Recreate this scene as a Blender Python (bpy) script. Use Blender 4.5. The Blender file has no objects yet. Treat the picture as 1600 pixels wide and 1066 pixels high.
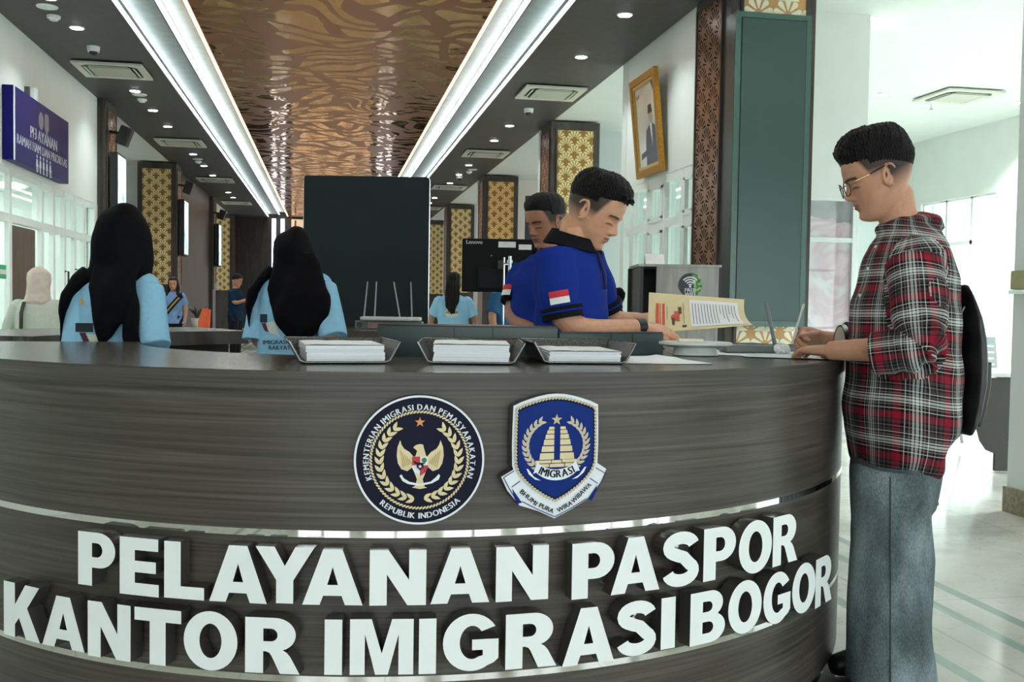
import bpy, bmesh, math, random
import numpy as np
from mathutils import Vector, Matrix
from mathutils.geometry import tessellate_polygon
from math import sin, cos, pi, radians, atan2, hypot

S = bpy.context.scene
COL = S.collection
random.seed(5)

# ---------------------------------------------------------------- camera
FPX = 1550.0                      # focal length in pixels of the 1600x1066 frame
CAM_H = 1.18
YAW, PITCH, ROLL = 0.1840, -0.0380, 0.0155
def cam_axes():
    f = np.array([sin(YAW)*cos(PITCH), cos(YAW)*cos(PITCH), sin(PITCH)])
    r = np.array([cos(YAW), -sin(YAW), 0.0]); u = np.cross(r, f)
    c, s = cos(ROLL), sin(ROLL)
    return c*r+s*u, -s*r+c*u, f
CR, CU, CF = cam_axes()
cd = bpy.data.cameras.new('camera'); cam = bpy.data.objects.new('camera', cd); COL.objects.link(cam)
cd.sensor_width = 36.0; cd.lens = FPX/1600*36.0; cd.clip_end = 200
M = Matrix.Identity(4)
for i in range(3):
    M[i][0], M[i][1], M[i][2] = CR[i], CU[i], -CF[i]
M[2][3] = CAM_H
cam.matrix_world = M
S.camera = cam

# ---------------------------------------------------------------- world and exposure
S.view_settings.view_transform = 'Standard'; S.view_settings.look = 'None'
S.view_settings.gamma = 1.0; S.view_settings.exposure = 0.0
S.view_settings.use_curve_mapping = False
W = bpy.data.worlds.new('sky'); S.world = W; W.use_nodes = True
wn = W.node_tree.nodes; wl = W.node_tree.links
bg = wn['Background']
tc = wn.new('ShaderNodeTexCoord'); sx = wn.new('ShaderNodeSeparateXYZ'); rp = wn.new('ShaderNodeValToRGB')
wl.new(tc.outputs['Generated'], sx.inputs[0]); wl.new(sx.outputs[2], rp.inputs[0])
rp.color_ramp.elements[0].position = 0.0; rp.color_ramp.elements[0].color = (.64, .70, .70, 1)
rp.color_ramp.elements[1].position = 0.12; rp.color_ramp.elements[1].color = (.93, 1.0, 1.02, 1)
wl.new(rp.outputs[0], bg.inputs[0]); bg.inputs[1].default_value = 5.0

def PT(px, py, d):
    """point seen at photo pixel (px, py) at depth d along the view axis"""
    return np.array([0, 0, CAM_H]) + d*(CF + (px-800)/FPX*CR - (py-533)/FPX*CU)
def PX_Y(px, py, Y):
    r = CF + (px-800)/FPX*CR - (py-533)/FPX*CU
    return np.array([0, 0, CAM_H]) + r*(Y/r[1])
def PX_X(px, py, X):
    r = CF + (px-800)/FPX*CR - (py-533)/FPX*CU
    return np.array([0, 0, CAM_H]) + r*(X/r[0])
def PX_Z(px, py, Z):
    r = CF + (px-800)/FPX*CR - (py-533)/FPX*CU
    return np.array([0, 0, CAM_H]) + r*((Z-CAM_H)/r[2])
# ---------------------------------------------------------------- colours and materials
def srgb(r, g, b):
    f = lambda c: (c/255/12.92) if c/255 <= .04045 else ((c/255+.055)/1.055)**2.4
    return (f(r), f(g), f(b), 1.0)
def nt(name):
    m = bpy.data.materials.new(name); m.use_nodes = True
    n = m.node_tree.nodes; l = m.node_tree.links
    return m, n, l, n['Principled BSDF']
def nd(n, t, **k):
    x = n.new('ShaderNode'+t)
    for a, v in k.items(): setattr(x, a, v)
    return x
def coord(n, kind='Object', scale=(1, 1, 1), l=None):
    tcn = nd(n, 'TexCoord'); mp = nd(n, 'Mapping'); l.new(tcn.outputs[kind], mp.inputs[0])
    mp.inputs['Scale'].default_value = scale
    return mp.outputs[0]
def mixc(n, l, fac, a, b):
    x = nd(n, 'Mix', data_type='RGBA')
    for sock, v in ((x.inputs[0], fac), (x.inputs[6], a), (x.inputs[7], b)):
        if hasattr(v, 'links'): l.new(v, sock)
        else: sock.default_value = v
    return x.outputs[2]
def mth(n, l, op, a, b=0.0, c=None):
    x = nd(n, 'Math', operation=op)
    for i, v in enumerate((a, b) if c is None else (a, b, c)):
        if hasattr(v, 'links'): l.new(v, x.inputs[i])
        else: x.inputs[i].default_value = v
    return x.outputs[0]
def ramp(n, l, fac, stops, interp='LINEAR'):
    x = nd(n, 'ValToRGB'); x.color_ramp.interpolation = interp
    e = x.color_ramp.elements
    while len(e) > 1: e.remove(e[0])
    e[0].position, e[0].color = stops[0]
    for p, c in stops[1:]:
        k = e.new(p); k.color = c
    l.new(fac, x.inputs[0])
    return x.outputs[0]
MATS = {}
def mat(name, col, rough=.5, metal=0., var=.06, scale=30., bump=0., spec=.5, sheen=0., coat=0.):
    """plain surface with a little procedural unevenness"""
    if name in MATS: return MATS[name]
    m, n, l, b = nt(name)
    c = coord(n, 'Object', (1, 1, 1), l)
    t = nd(n, 'TexNoise'); t.inputs['Scale'].default_value = scale; t.inputs['Detail'].default_value = 3
    l.new(c, t.inputs[0])
    lo = tuple(x*(1-var) for x in col[:3])+(1,); hi = tuple(min(1, x*(1+var)) for x in col[:3])+(1,)
    l.new(ramp(n, l, t.outputs[0], [(.3, lo), (.7, hi)]), b.inputs['Base Color'])
    b.inputs['Roughness'].default_value = rough; b.inputs['Metallic'].default_value = metal
    b.inputs['Specular IOR Level'].default_value = spec
    if sheen: b.inputs['Sheen Weight'].default_value = sheen
    if coat: b.inputs['Coat Weight'].default_value = coat
    if bump:
        bp = nd(n, 'Bump'); bp.inputs['Strength'].default_value = bump; bp.inputs['Distance'].default_value = .01
        l.new(t.outputs[0], bp.inputs['Height']); l.new(bp.outputs[0], b.inputs['Normal'])
    MATS[name] = m
    return m
def glow(name, col, strength):
    if name in MATS: return MATS[name]
    m, n, l, b = nt(name)
    b.inputs['Base Color'].default_value = (.8, .8, .8, 1)
    b.inputs['Emission Color'].default_value = col; b.inputs['Emission Strength'].default_value = strength
    MATS[name] = m
    return m
def glass(name, tint=(.95, 1, .985, 1), refl=.12):
    if name in MATS: return MATS[name]
    m, n, l, b = nt(name)
    tr = nd(n, 'BsdfTransparent'); tr.inputs[0].default_value = tint
    gl = nd(n, 'BsdfGlossy'); gl.inputs['Roughness'].default_value = .03
    fr = nd(n, 'Fresnel'); fr.inputs[0].default_value = 1.5
    ge = nd(n, 'NewGeometry'); k = mth(n, l, 'MULTIPLY', fr.outputs[0], mth(n, l, 'SUBTRACT', 1.0, ge.outputs['Backfacing']))
    mx = nd(n, 'MixShader'); l.new(k, mx.inputs[0])
    l.new(tr.outputs[0], mx.inputs[1]); l.new(gl.outputs[0], mx.inputs[2])
    l.new(mx.outputs[0], n['Material Output'].inputs[0])
    MATS[name] = m
    return m
def wood(name, dark, mid, light, attr=None, sc=(2.2, 2.2, 26), rough=.38, ring=1.0, spec=.35):
    """laminate with long grain; attr = name of a vector attribute giving unrolled coordinates"""
    if name in MATS: return MATS[name]
    m, n, l, b = nt(name)
    if attr:
        a = nd(n, 'Attribute', attribute_name=attr); src = a.outputs['Vector']
    else:
        src = nd(n, 'TexCoord').outputs['Object']
    mp = nd(n, 'Mapping'); mp.inputs['Scale'].default_value = sc; l.new(src, mp.inputs[0])
    mp2 = nd(n, 'Mapping'); mp2.inputs['Scale'].default_value = tuple(s*4.5 if s > 10 else s*1.6 for s in sc); l.new(src, mp2.inputs[0])
    w = nd(n, 'TexNoise'); w.inputs['Scale'].default_value = 1.0; w.inputs['Detail'].default_value = 5; w.inputs['Distortion'].default_value = 1.4*ring
    l.new(mp.outputs[0], w.inputs[0])
    f = nd(n, 'TexNoise'); f.inputs['Scale'].default_value = 1.0; f.inputs['Detail'].default_value = 3
    l.new(mp2.outputs[0], f.inputs[0])
    fac = mth(n, l, 'ADD', mth(n, l, 'MULTIPLY', w.outputs[0], .65), mth(n, l, 'MULTIPLY', f.outputs[0], .35))
    l.new(ramp(n, l, fac, [(.34, dark), (.5, mid), (.66, light)]), b.inputs['Base Color'])
    b.inputs['Roughness'].default_value = rough; b.inputs['Specular IOR Level'].default_value = spec
    bp = nd(n, 'Bump'); bp.inputs['Strength'].default_value = .12; bp.inputs['Distance'].default_value = .004
    l.new(f.outputs[0], bp.inputs['Height']); l.new(bp.outputs[0], b.inputs['Normal'])
    MATS[name] = m
    return m
def attr_mat(name, attr='Col', rough=.5, spec=.4, bump=0., bscale=300, sss=0., sheen=0.):
    if name in MATS: return MATS[name]
    m, n, l, b = nt(name)
    a = nd(n, 'Attribute', attribute_name=attr)
    t = nd(n, 'TexNoise'); t.inputs['Scale'].default_value = 45; t.inputs['Detail'].default_value = 4
    l.new(coord(n, 'Object', (1, 1, 1), l), t.inputs[0])
    v = ramp(n, l, t.outputs[0], [(.3, (.92, .92, .92, 1)), (.7, (1.06, 1.05, 1.05, 1))])
    x = nd(n, 'Mix', data_type='RGBA', blend_type='MULTIPLY'); x.inputs[0].default_value = 1
    l.new(a.outputs['Color'], x.inputs[6]); l.new(v, x.inputs[7])
    l.new(x.outputs[2], b.inputs['Base Color'])
    b.inputs['Roughness'].default_value = rough; b.inputs['Specular IOR Level'].default_value = spec
    if sss:
        b.inputs['Subsurface Weight'].default_value = sss; b.inputs['Subsurface Radius'].default_value = (.012, .005, .003); b.inputs['Subsurface Scale'].default_value = .5
    if sheen: b.inputs['Sheen Weight'].default_value = sheen
    if bump:
        t2 = nd(n, 'TexNoise'); t2.inputs['Scale'].default_value = bscale
        l.new(coord(n, 'Object', (1, 1, 1), l), t2.inputs[0])
        bp = nd(n, 'Bump'); bp.inputs['Strength'].default_value = bump; bp.inputs['Distance'].default_value = .002
        l.new(t2.outputs[0], bp.inputs['Height']); l.new(bp.outputs[0], b.inputs['Normal'])
    MATS[name] = m
    return m

# ---------------------------------------------------------------- mesh building
class MB:
    def __init__(s): s.v = []; s.f = []; s.mi = []; s.at = {}
    def add(s, vs, fs, mi=0, **at):
        o = len(s.v)
        s.v.extend([tuple(float(c) for c in p) for p in vs])
        s.f.extend([tuple(i+o for i in q) for q in fs]); s.mi.extend([mi]*len(fs))
        for k, vals in at.items():
            a = s.at.setdefault(k, []); a.extend([(0, 0, 0)]*(o-len(a))); a.extend(vals)
        return s
    def box(s, c, d, rz=0., mi=0, bev=0., m=None):
        hx, hy, hz = d[0]/2, d[1]/2, d[2]/2
        if bev <= 0:
            vs = [(x, y, z) for z in (-hz, hz) for x, y in ((-hx, -hy), (hx, -hy), (hx, hy), (-hx, hy))]
            fs = [(3, 2, 1, 0), (4, 5, 6, 7), (0, 1, 5, 4), (1, 2, 6, 5), (2, 3, 7, 6), (3, 0, 4, 7)]
        else:
            b = min(bev, hx*.9, hy*.9, hz*.9)
            bm = bmesh.new(); bmesh.ops.create_cube(bm, size=1)
            for v in bm.verts: v.co = (v.co.x*d[0], v.co.y*d[1], v.co.z*d[2])
            bmesh.ops.bevel(bm, geom=bm.edges[:]+bm.verts[:], offset=b, segments=2, profile=.6, affect='EDGES')
            bm.verts.index_update()
            vs = [tuple(v.co) for v in bm.verts]; fs = [tuple(v.index for v in f.verts) for f in bm.faces]; bm.free()
        R = m if m is not None else Matrix.Rotation(rz, 3, 'Z')
        return s.add([R @ Vector(p) + Vector(c) for p in vs], fs, mi)
    def cyl(s, p0, p1, r0, r1=None, n=20, mi=0, cap=True):
        r1 = r0 if r1 is None else r1
        p0, p1 = Vector(p0), Vector(p1); d = (p1-p0).normalized()
        a = d.orthogonal().normalized(); b = d.cross(a)
        vs = [p+(a*cos(2*pi*i/n)+b*sin(2*pi*i/n))*r for p, r in ((p0, r0), (p1, r1)) for i in range(n)]
        fs = [(i, (i+1) % n, n+(i+1) % n, n+i) for i in range(n)]
        if cap: fs += [tuple(range(n-1, -1, -1)), tuple(range(n, 2*n))]
        return s.add(vs, fs, mi)
    def tube(s, pts, r, n=10, mi=0, closed=False):
        rr = r if hasattr(r, '__len__') else [r]*len(pts)
        return s.loft(pts, [(x, x) for x in rr], n=n, mi=mi, closed=closed)
    def loft(s, pts, rad, side=None, n=20, mi=0, closed=False, power=2.0):
        """elliptic sections (rx along side, ry across it) along a path; side: fixed reference direction"""
        P = [Vector(p) for p in pts]; k = len(P); vs = []; pa = None
        for i in range(k):
            t = (P[(i+1) % k]-P[i-1]) if closed else (P[min(i+1, k-1)]-P[max(i-1, 0)])
            if t.length < 1e-9: t = Vector((0, 0, 1))
            t.normalize()
            if side is not None:
                sd = side[i] if isinstance(side, (list, tuple)) and hasattr(side[0], '__len__') else side
                a = Vector(sd)
            else:
                a = pa if pa is not None else t.orthogonal()
            a = (a-t*a.dot(t))
            if a.length < 1e-6: a = t.orthogonal()
            a.normalize(); b = t.cross(a); pa = a
            rx, ry = rad[i]
            for j in range(n):
                th = 2*pi*j/n; cx, sy = cos(th), sin(th)
                if power != 2.0:
                    cx = math.copysign(abs(cx)**(2/power), cx); sy = math.copysign(abs(sy)**(2/power), sy)
                vs.append(P[i]+a*(cx*rx)+b*(sy*ry))
        fs = []
        for i in range(k if closed else k-1):
            i2 = (i+1) % k
            for j in range(n):
                fs.append((i*n+j, i*n+(j+1) % n, i2*n+(j+1) % n, i2*n+j))
        if not closed:
            fs += [tuple(range(n-1, -1, -1)), tuple((k-1)*n+j for j in range(n))]
        return s.add(vs, fs, mi)
    def sph(s, c, r, n=16, mi=0, m=None):
        rx, ry, rz = r if hasattr(r, '__len__') else (r, r, r)
        vs = []; h = n//2
        for i in range(1, h):
            for j in range(n):
                a, b = pi*i/h, 2*pi*j/n
                vs.append(Vector((rx*sin(a)*cos(b), ry*sin(a)*sin(b), rz*cos(a))))
        vs += [Vector((0, 0, rz)), Vector((0, 0, -rz))]
        if m is not None: vs = [m @ v for v in vs]
        fs = [(i*n+j, (i+1)*n+j, (i+1)*n+(j+1) % n, i*n+(j+1) % n) for i in range(h-2) for j in range(n)]
        t, bt = len(vs)-2, len(vs)-1
        fs += [(t, j, (j+1) % n) for j in range(n)] + [(bt, (h-2)*n+(j+1) % n, (h-2)*n+j) for j in range(n)]
        return s.add([v+Vector(c) for v in vs], fs, mi)
    def poly(s, loops, o, ux, uy, depth=0., mi=0, mi_side=None):
        """flat polygon (first loop outside, the rest holes) in the plane o + x*ux + y*uy, extruded backwards by depth"""
        o, ux, uy = Vector(o), Vector(ux), Vector(uy); nrm = ux.cross(uy).normalized()
        loops = [list(lp) for lp in loops]
        for i, lp in enumerate(loops):
            ar = sum(lp[j-1][0]*lp[j][1]-lp[j][0]*lp[j-1][1] for j in range(len(lp)))
            if (ar > 0) != (i == 0): lp.reverse()
        tri = tessellate_polygon([[Vector((x, y, 0)) for x, y in lp] for lp in loops])
        flat = [p for lp in loops for p in lp]; n = len(flat)
        F = [o+ux*x+uy*y for x, y in flat]
        def up(t):
            a, b, c = (flat[i] for i in t)
            return (b[0]-a[0])*(c[1]-a[1])-(b[1]-a[1])*(c[0]-a[0]) > 0
        top = [tuple(t) if up(t) else tuple(reversed(t)) for t in tri]
        if depth <= 0: return s.add(F, top, mi)
        B = [p-nrm*depth for p in F]
        s.add(F, top, mi)
        s.add(B, [tuple(reversed(t)) for t in top], mi)
        k = 0; ms = mi if mi_side is None else mi_side
        for lp in loops:
            q = len(lp); idx = list(range(k, k+q)); k += q
            s.add([F[i] for i in idx]+[B[i] for i in idx], [(j, q+j, q+(j+1) % q, (j+1) % q) for j in range(q)], ms)
        return s
    def ring(s, c, r0, r1, z0, z1, a0, a1, n=64, mi=0, attr=False):
        """annular block between radii r0<r1 and angles a0..a1"""
        full = abs(a1-a0) >= 2*pi-1e-6
        k = n if full else n+1
        vs = []; at = []
        for i in range(k):
            t = a0+(a1-a0)*i/n
            for r, z in ((r0, z0), (r1, z0), (r1, z1), (r0, z1)):
                vs.append((c[0]+r*cos(t), c[1]+r*sin(t), z)); at.append((t*r1, r, z))
        fs = []
        for i in range(n):
            a, b = i*4, ((i+1) % k)*4
            for j in range(4): fs.append((a+j, b+j, b+(j+1) % 4, a+(j+1) % 4))
        if not full: fs += [(0, 1, 2, 3), tuple(n*4+q for q in (3, 2, 1, 0))]
        return s.add(vs, fs, mi, **({'wuv': at} if attr else {}))
    def build(s, name, mats, parent=None, smooth=None, loc=None):
        me = bpy.data.meshes.new(name)
        off = np.array(loc if loc is not None else (0, 0, 0), float)
        me.from_pydata([tuple(np.array(p)-off) for p in s.v], [], s.f)
        for m in (mats if isinstance(mats, (list, tuple)) else [mats]): me.materials.append(m)
        if any(s.mi): me.polygons.foreach_set('material_index', s.mi)
        for k, vals in s.at.items():
            vals = list(vals)+[(0, 0, 0)]*(len(s.v)-len(vals))
            a = me.attributes.new(k, 'FLOAT_VECTOR', 'POINT'); a.data.foreach_set('vector', np.array(vals, 'f').ravel())
        bm = bmesh.new(); bm.from_mesh(me); bmesh.ops.recalc_face_normals(bm, faces=bm.faces); bm.to_mesh(me); bm.free()
        if smooth is not None: set_smooth(me, smooth)
        me.update()
        return link(name, me, parent, loc)
def set_smooth(me, ang=40):
    me.shade_smooth()
    try: me.set_sharp_from_angle(angle=radians(ang))
    except Exception: pass
def link(name, me, parent=None, loc=None):
    o = bpy.data.objects.new(name, me); COL.objects.link(o)
    if loc is not None: o.location = loc
    if parent is not None: o.parent = parent; o.matrix_parent_inverse = Matrix.Translation(-world_loc(parent))
    return o
def world_loc(o): return Vector(o.location)
def tag(o, label=None, cat=None, group=None, kind=None):
    for k, v in (('label', label), ('category', cat), ('group', group), ('kind', kind)):
        if v: o[k] = v
    return o
def thing(name, loc, label, cat, group=None):
    o = bpy.data.objects.new(name, None); COL.objects.link(o); o.location = Vector(loc); o.empty_display_size = .1
    return tag(o, label, cat, group)
def struct(o): o['kind'] = 'structure'; return o
def unit(v): v = np.array(v, float); return v/np.linalg.norm(v)
ORD = ['nearest', 'second nearest', 'third nearest', 'fourth nearest', 'fifth nearest', 'sixth nearest', 'seventh nearest', 'eighth nearest', 'ninth nearest', 'tenth nearest', 'eleventh nearest', 'twelfth nearest', 'thirteenth nearest', 'fourteenth nearest', 'farthest']

_TC = {}
def text_poly(txt, size, bold=0., align='CENTER'):
    """triangles of a line of lettering in its own plane (x right, y up)"""
    key = (txt, size, bold, align)
    if key in _TC: return _TC[key]
    cu = bpy.data.curves.new('t', 'FONT'); cu.body = txt; cu.size = size; cu.align_x = align; cu.resolution_u = 3
    ob = bpy.data.objects.new('t', cu); COL.objects.link(ob)
    dg = bpy.context.evaluated_depsgraph_get(); me = bpy.data.meshes.new_from_object(ob.evaluated_get(dg))
    v = [(p.co.x, p.co.y) for p in me.vertices]; f = [tuple(q.vertices) for q in me.polygons]
    bpy.data.objects.remove(ob); bpy.data.curves.remove(cu); bpy.data.meshes.remove(me)
    if bold:                                     # heavier strokes: the outline doubled a hair to either side
        q = len(v); v = [(x-bold, y) for x, y in v]+[(x+bold, y) for x, y in v]; f = f+[tuple(i+q for i in t) for t in f]
    _TC[key] = (v, f)
    return v, f
def add_text(mb, txt, size, o, ux, uy, bold=0., align='CENTER', mi=0, sx=1.0):
    v, f = text_poly(txt, size, bold, align)
    o, ux, uy = Vector(o), Vector(ux), Vector(uy)
    mb.add([o+ux*(x*sx)+uy*y for x, y in v], f, mi)
# ---------------------------------------------------------------- palette
WHITE = mat('white_paint', srgb(226, 230, 226), .55, var=.02, scale=3)
GREYWALL = mat('pale_grey_paint', srgb(196, 204, 204), .6, var=.02, scale=3)
FRAME = mat('white_powder_coat', srgb(228, 234, 232), .35, var=.02)
DARKCEIL = mat('dark_ceiling_panel', srgb(66, 64, 64), .5, var=.16, scale=9)
COVE = mat('cove_paint', srgb(140, 148, 148), .6, var=.1, scale=6)
DARKWOOD = wood('dark_veneer', srgb(42, 38, 36), srgb(54, 50, 47), srgb(66, 61, 57), sc=(6, 6, 1.0), rough=.45)
BLACK = mat('black_plastic', srgb(24, 25, 26), .45)
CHROME = mat('brushed_chrome', srgb(215, 218, 216), .18, 1., var=.03)
GLASS = glass('clear_glass')

def floor_mat():
    m, n, l, b = nt('polished_terrazzo')
    c = coord(n, 'Object', (1, 1, 1), l)
    t = nd(n, 'TexNoise'); t.inputs['Scale'].default_value = 1.3; t.inputs['Detail'].default_value = 8; t.inputs['Distortion'].default_value = .8; l.new(c, t.inputs[0])
    base = ramp(n, l, t.outputs[0], [(.3, srgb(160, 162, 152)), (.5, srgb(190, 192, 182)), (.7, srgb(206, 208, 200))])
    v = nd(n, 'TexNoise'); v.inputs['Scale'].default_value = 3.5; v.inputs['Detail'].default_value = 6; v.inputs['Distortion'].default_value = 2.5; l.new(c, v.inputs[0])
    vein = ramp(n, l, v.outputs[0], [(.485, (0, 0, 0, 1)), (.5, (1, 1, 1, 1)), (.515, (0, 0, 0, 1))])
    base = mixc(n, l, mth(n, l, 'MULTIPLY', vein, .25), base, srgb(120, 118, 105))
    # inlaid teal bands and thin joints running along the hall
    s = nd(n, 'SeparateXYZ'); l.new(c, s.inputs[0]); X, Y = s.outputs[0], s.outputs[1]
    def strip(v, x, w): return mth(n, l, 'LESS_THAN', mth(n, l, 'ABSOLUTE', mth(n, l, 'SUBTRACT', v, x)), w/2)
    def rep(v, per, w): return mth(n, l, 'LESS_THAN', mth(n, l, 'FRACT', mth(n, l, 'DIVIDE', v, per)), w/per)
    tb = strip(X, 2.585, .055)
    for x in (2.40, 2.04, -1.9, -2.1): tb = mth(n, l, 'MAXIMUM', tb, strip(X, x, .055))
    base = mixc(n, l, mth(n, l, 'MULTIPLY', tb, .8), base, srgb(118, 146, 138))
    j = mth(n, l, 'MAXIMUM', strip(X, 2.22, .012), mth(n, l, 'MAXIMUM', rep(Y, 1.2, .008), rep(X, 1.2, .008)))
    base = mixc(n, l, mth(n, l, 'MULTIPLY', j, .35), base, srgb(110, 106, 96))
    l.new(base, b.inputs['Base Color'])
    rr = ramp(n, l, t.outputs[0], [(.3, (.10, .10, .10, 1)), (.7, (.22, .22, .22, 1))]); l.new(rr, b.inputs['Roughness'])
    return m
FLOOR = floor_mat()

def gold_mat():
    """mirror-gold sheet behind laser-cut bronze leaf tracery"""
    m, n, l, b = nt('gold_leaf_tracery')
    tcn = nd(n, 'TexCoord')
    mp = nd(n, 'Mapping'); mp.inputs['Scale'].default_value = (1.0, .62, 1); l.new(tcn.outputs['Object'], mp.inputs[0])
    ns = nd(n, 'TexNoise'); ns.inputs['Scale'].default_value = .9; ns.inputs['Detail'].default_value = 1; l.new(mp.outputs[0], ns.inputs[0])
    sub = nd(n, 'VectorMath', operation='SUBTRACT'); l.new(ns.outputs['Color'], sub.inputs[0]); sub.inputs[1].default_value = (.5, .5, .5)
    scl = nd(n, 'VectorMath', operation='SCALE'); l.new(sub.outputs[0], scl.inputs[0]); scl.inputs['Scale'].default_value = 1.5
    add = nd(n, 'VectorMath', operation='ADD'); l.new(mp.outputs[0], add.inputs[0]); l.new(scl.outputs[0], add.inputs[1])
    m2 = nd(n, 'Mapping'); m2.inputs['Rotation'].default_value = (0, 0, .5); m2.inputs['Scale'].default_value = (1.35, 4.0, 1); l.new(add.outputs[0], m2.inputs[0])
    vo = nd(n, 'TexVoronoi', feature='DISTANCE_TO_EDGE', voronoi_dimensions='2D'); vo.inputs['Scale'].default_value = 1.0; l.new(m2.outputs[0], vo.inputs['Vector'])
    cut = ramp(n, l, vo.outputs['Distance'], [(.16, (0, 0, 0, 1)), (.175, (1, 1, 1, 1))])
    b.inputs['Base Color'].default_value = srgb(196, 144, 64); b.inputs['Metallic'].default_value = 1; b.inputs['Roughness'].default_value = .07
    wv = nd(n, 'TexNoise'); wv.inputs['Scale'].default_value = 2.5; l.new(tcn.outputs['Object'], wv.inputs[0])
    bp = nd(n, 'Bump'); bp.inputs['Strength'].default_value = .25; bp.inputs['Distance'].default_value = .05; l.new(wv.outputs[0], bp.inputs['Height'])
    l.new(bp.outputs[0], b.inputs['Normal'])
    b2 = nd(n, 'BsdfPrincipled'); b2.inputs['Base Color'].default_value = srgb(142, 84, 38); b2.inputs['Metallic'].default_value = .75; b2.inputs['Roughness'].default_value = .33
    ms = nd(n, 'MixShader'); l.new(cut, ms.inputs[0]); l.new(b2.outputs[0], ms.inputs[1]); l.new(b.outputs[0], ms.inputs[2])
    l.new(ms.outputs[0], n['Material Output'].inputs[0])
    return m
GOLD = gold_mat()

XL, XR = -3.72, 4.0          # hall-side faces of the columns
XWL, XWR = -3.85, 4.08       # walls between the columns
ZC = 4.53                    # ceiling
YB = [9.6, 17.88, 25.86, 33.84]

# ---------------------------------------------------------------- floor and ceilings
struct(MB().box((1, 18.5, -.05), (30, 52, .1)).build('floor', FLOOR))
def slab(name, x0, x1, y0, y1, z0, z1, m):
    return struct(MB().box(((x0+x1)/2, (y0+y1)/2, (z0+z1)/2), (x1-x0, y1-y0, z1-z0)).build(name, m))
YE = 42.0
slab('ceiling_left', XL-.14, -2.43, -4, YE, ZC, ZC+.3, DARKCEIL)
slab('ceiling_right', 2.66, XR+.03, -4, YE, ZC, ZC+.3, DARKCEIL)
slab('ceiling_side_left', -12, XL-.14, -4, YE, ZC+.03, ZC+.3, WHITE)
slab('ceiling_side_right', XR+.03, 14, -4, YE, ZC+.03, ZC+.3, WHITE)
for nm, sg, xo, xm, xi in (('left', -1, 2.43, 2.0, 1.62), ('right', 1, 2.66, 2.24, 1.86)):
    a, b = sorted((sg*xo, sg*xm)); slab('ceiling_cove_outer_'+nm, a, b, -4, YE, ZC+.15, ZC+.3, COVE)
    a, b = sorted((sg*(xm+.015), sg*(xm-.0))); slab('trim_cove_'+nm, a, b, -4, YE, ZC+.09, ZC+.15, DARKCEIL)
    a, b = sorted((sg*xm, sg*xi)); slab('ceiling_cove_inner_'+nm, a, b, -4, YE, ZC+.24, ZC+.3, COVE)
struct(MB().box(((1.86-1.62)/2, (YE-4)/2, ZC+.065), (3.44, YE+4, .03)).build('ceiling_gold', GOLD))
slab('ceiling_gold_back', -1.64, 1.88, -4, YE, ZC+.12, ZC+.3, DARKCEIL)

LED = glow('white_led', (.88, 1, 1, 1), 26.0)
LEDW = glow('warm_led', (1, .52, .2, 1), 9.0)
def led(x, z, w, m, label, grp):
    o = MB().box((x, (YE-4)/2, z), (w, YE+3.6, .014)).build('led_strip', m)
    tag(o, label, 'light strip', grp)
led(-2.415, ZC+.045, .02, LED, 'white light strip along the outer edge of the left ceiling cove', 'ceiling cove light strips')
led(-1.972, ZC+.135, .02, LED, 'white light strip along the inner step of the left ceiling cove', 'ceiling cove light strips')
led(2.645, ZC+.045, .02, LED, 'white light strip along the outer edge of the right ceiling cove', 'ceiling cove light strips')
led(2.212, ZC+.135, .02, LED, 'white light strip along the inner step of the right ceiling cove', 'ceiling cove light strips')
led(-1.645, ZC+.075, .035, LEDW, 'warm orange light strip beside the left edge of the gold ceiling', 'warm ceiling edge strips')
led(1.885, ZC+.075, .035, LEDW, 'warm orange light strip beside the right edge of the gold ceiling', 'warm ceiling edge strips')

# ---------------------------------------------------------------- end of the hall
slab('wall_back', -12, 14, YE, YE+.2, 0, ZC+.3, DARKWOOD)
GOLDPANEL = glow('backlit_amber_panel', (1, .6, .25, 1), .5)
pan = thing('backlit_panel', (.1, YE-.05, 0), 'amber backlit panel with dark tree branches at the far end of the hall', 'panel')
MB().box((.1, YE-.03, 2.3), (3.2, .05, 4.4)).build('light_sheet', GOLDPANEL, pan)
br = MB()
for x0 in np.linspace(-1.2, 1.35, 8):
    p = [(x0+.16*sin(x0*9+z*2.2), YE-.07, z) for z in np.linspace(.2, 4.45, 12)]
    br.tube(p, .035, n=6)
    for k in range(3, 11, 2):
        a = Vector(p[k]); s_ = -1 if k % 4 == 3 else 1
        br.tube([a, a+Vector((.16*s_, 0, .2)), a+Vector((.22*s_, 0, .5))], [.028, .02, .012], n=5)
br.build('branch_tracery', mat('bronze', srgb(110, 74, 40), .4, .6), pan)
LEDV = glow('cool_led_soft', (.8, .85, 1, 1), 2.2)
for sg, xs in ((-1, (2.2, 1.85)), (1, (2.45, 2.1))):
    for i, x in enumerate(xs):
        o = MB().box((sg*x, YE-.06, 2.25), (.16, .06, 4.5)).build('led_strip', LEDV)
        tag(o, 'upright %s light strip %s the amber panel at the end of the hall' % (('outer', 'inner')[i], ('left of', 'right of')[sg > 0]), 'light strip', 'upright strips at the end of the hall')

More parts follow.
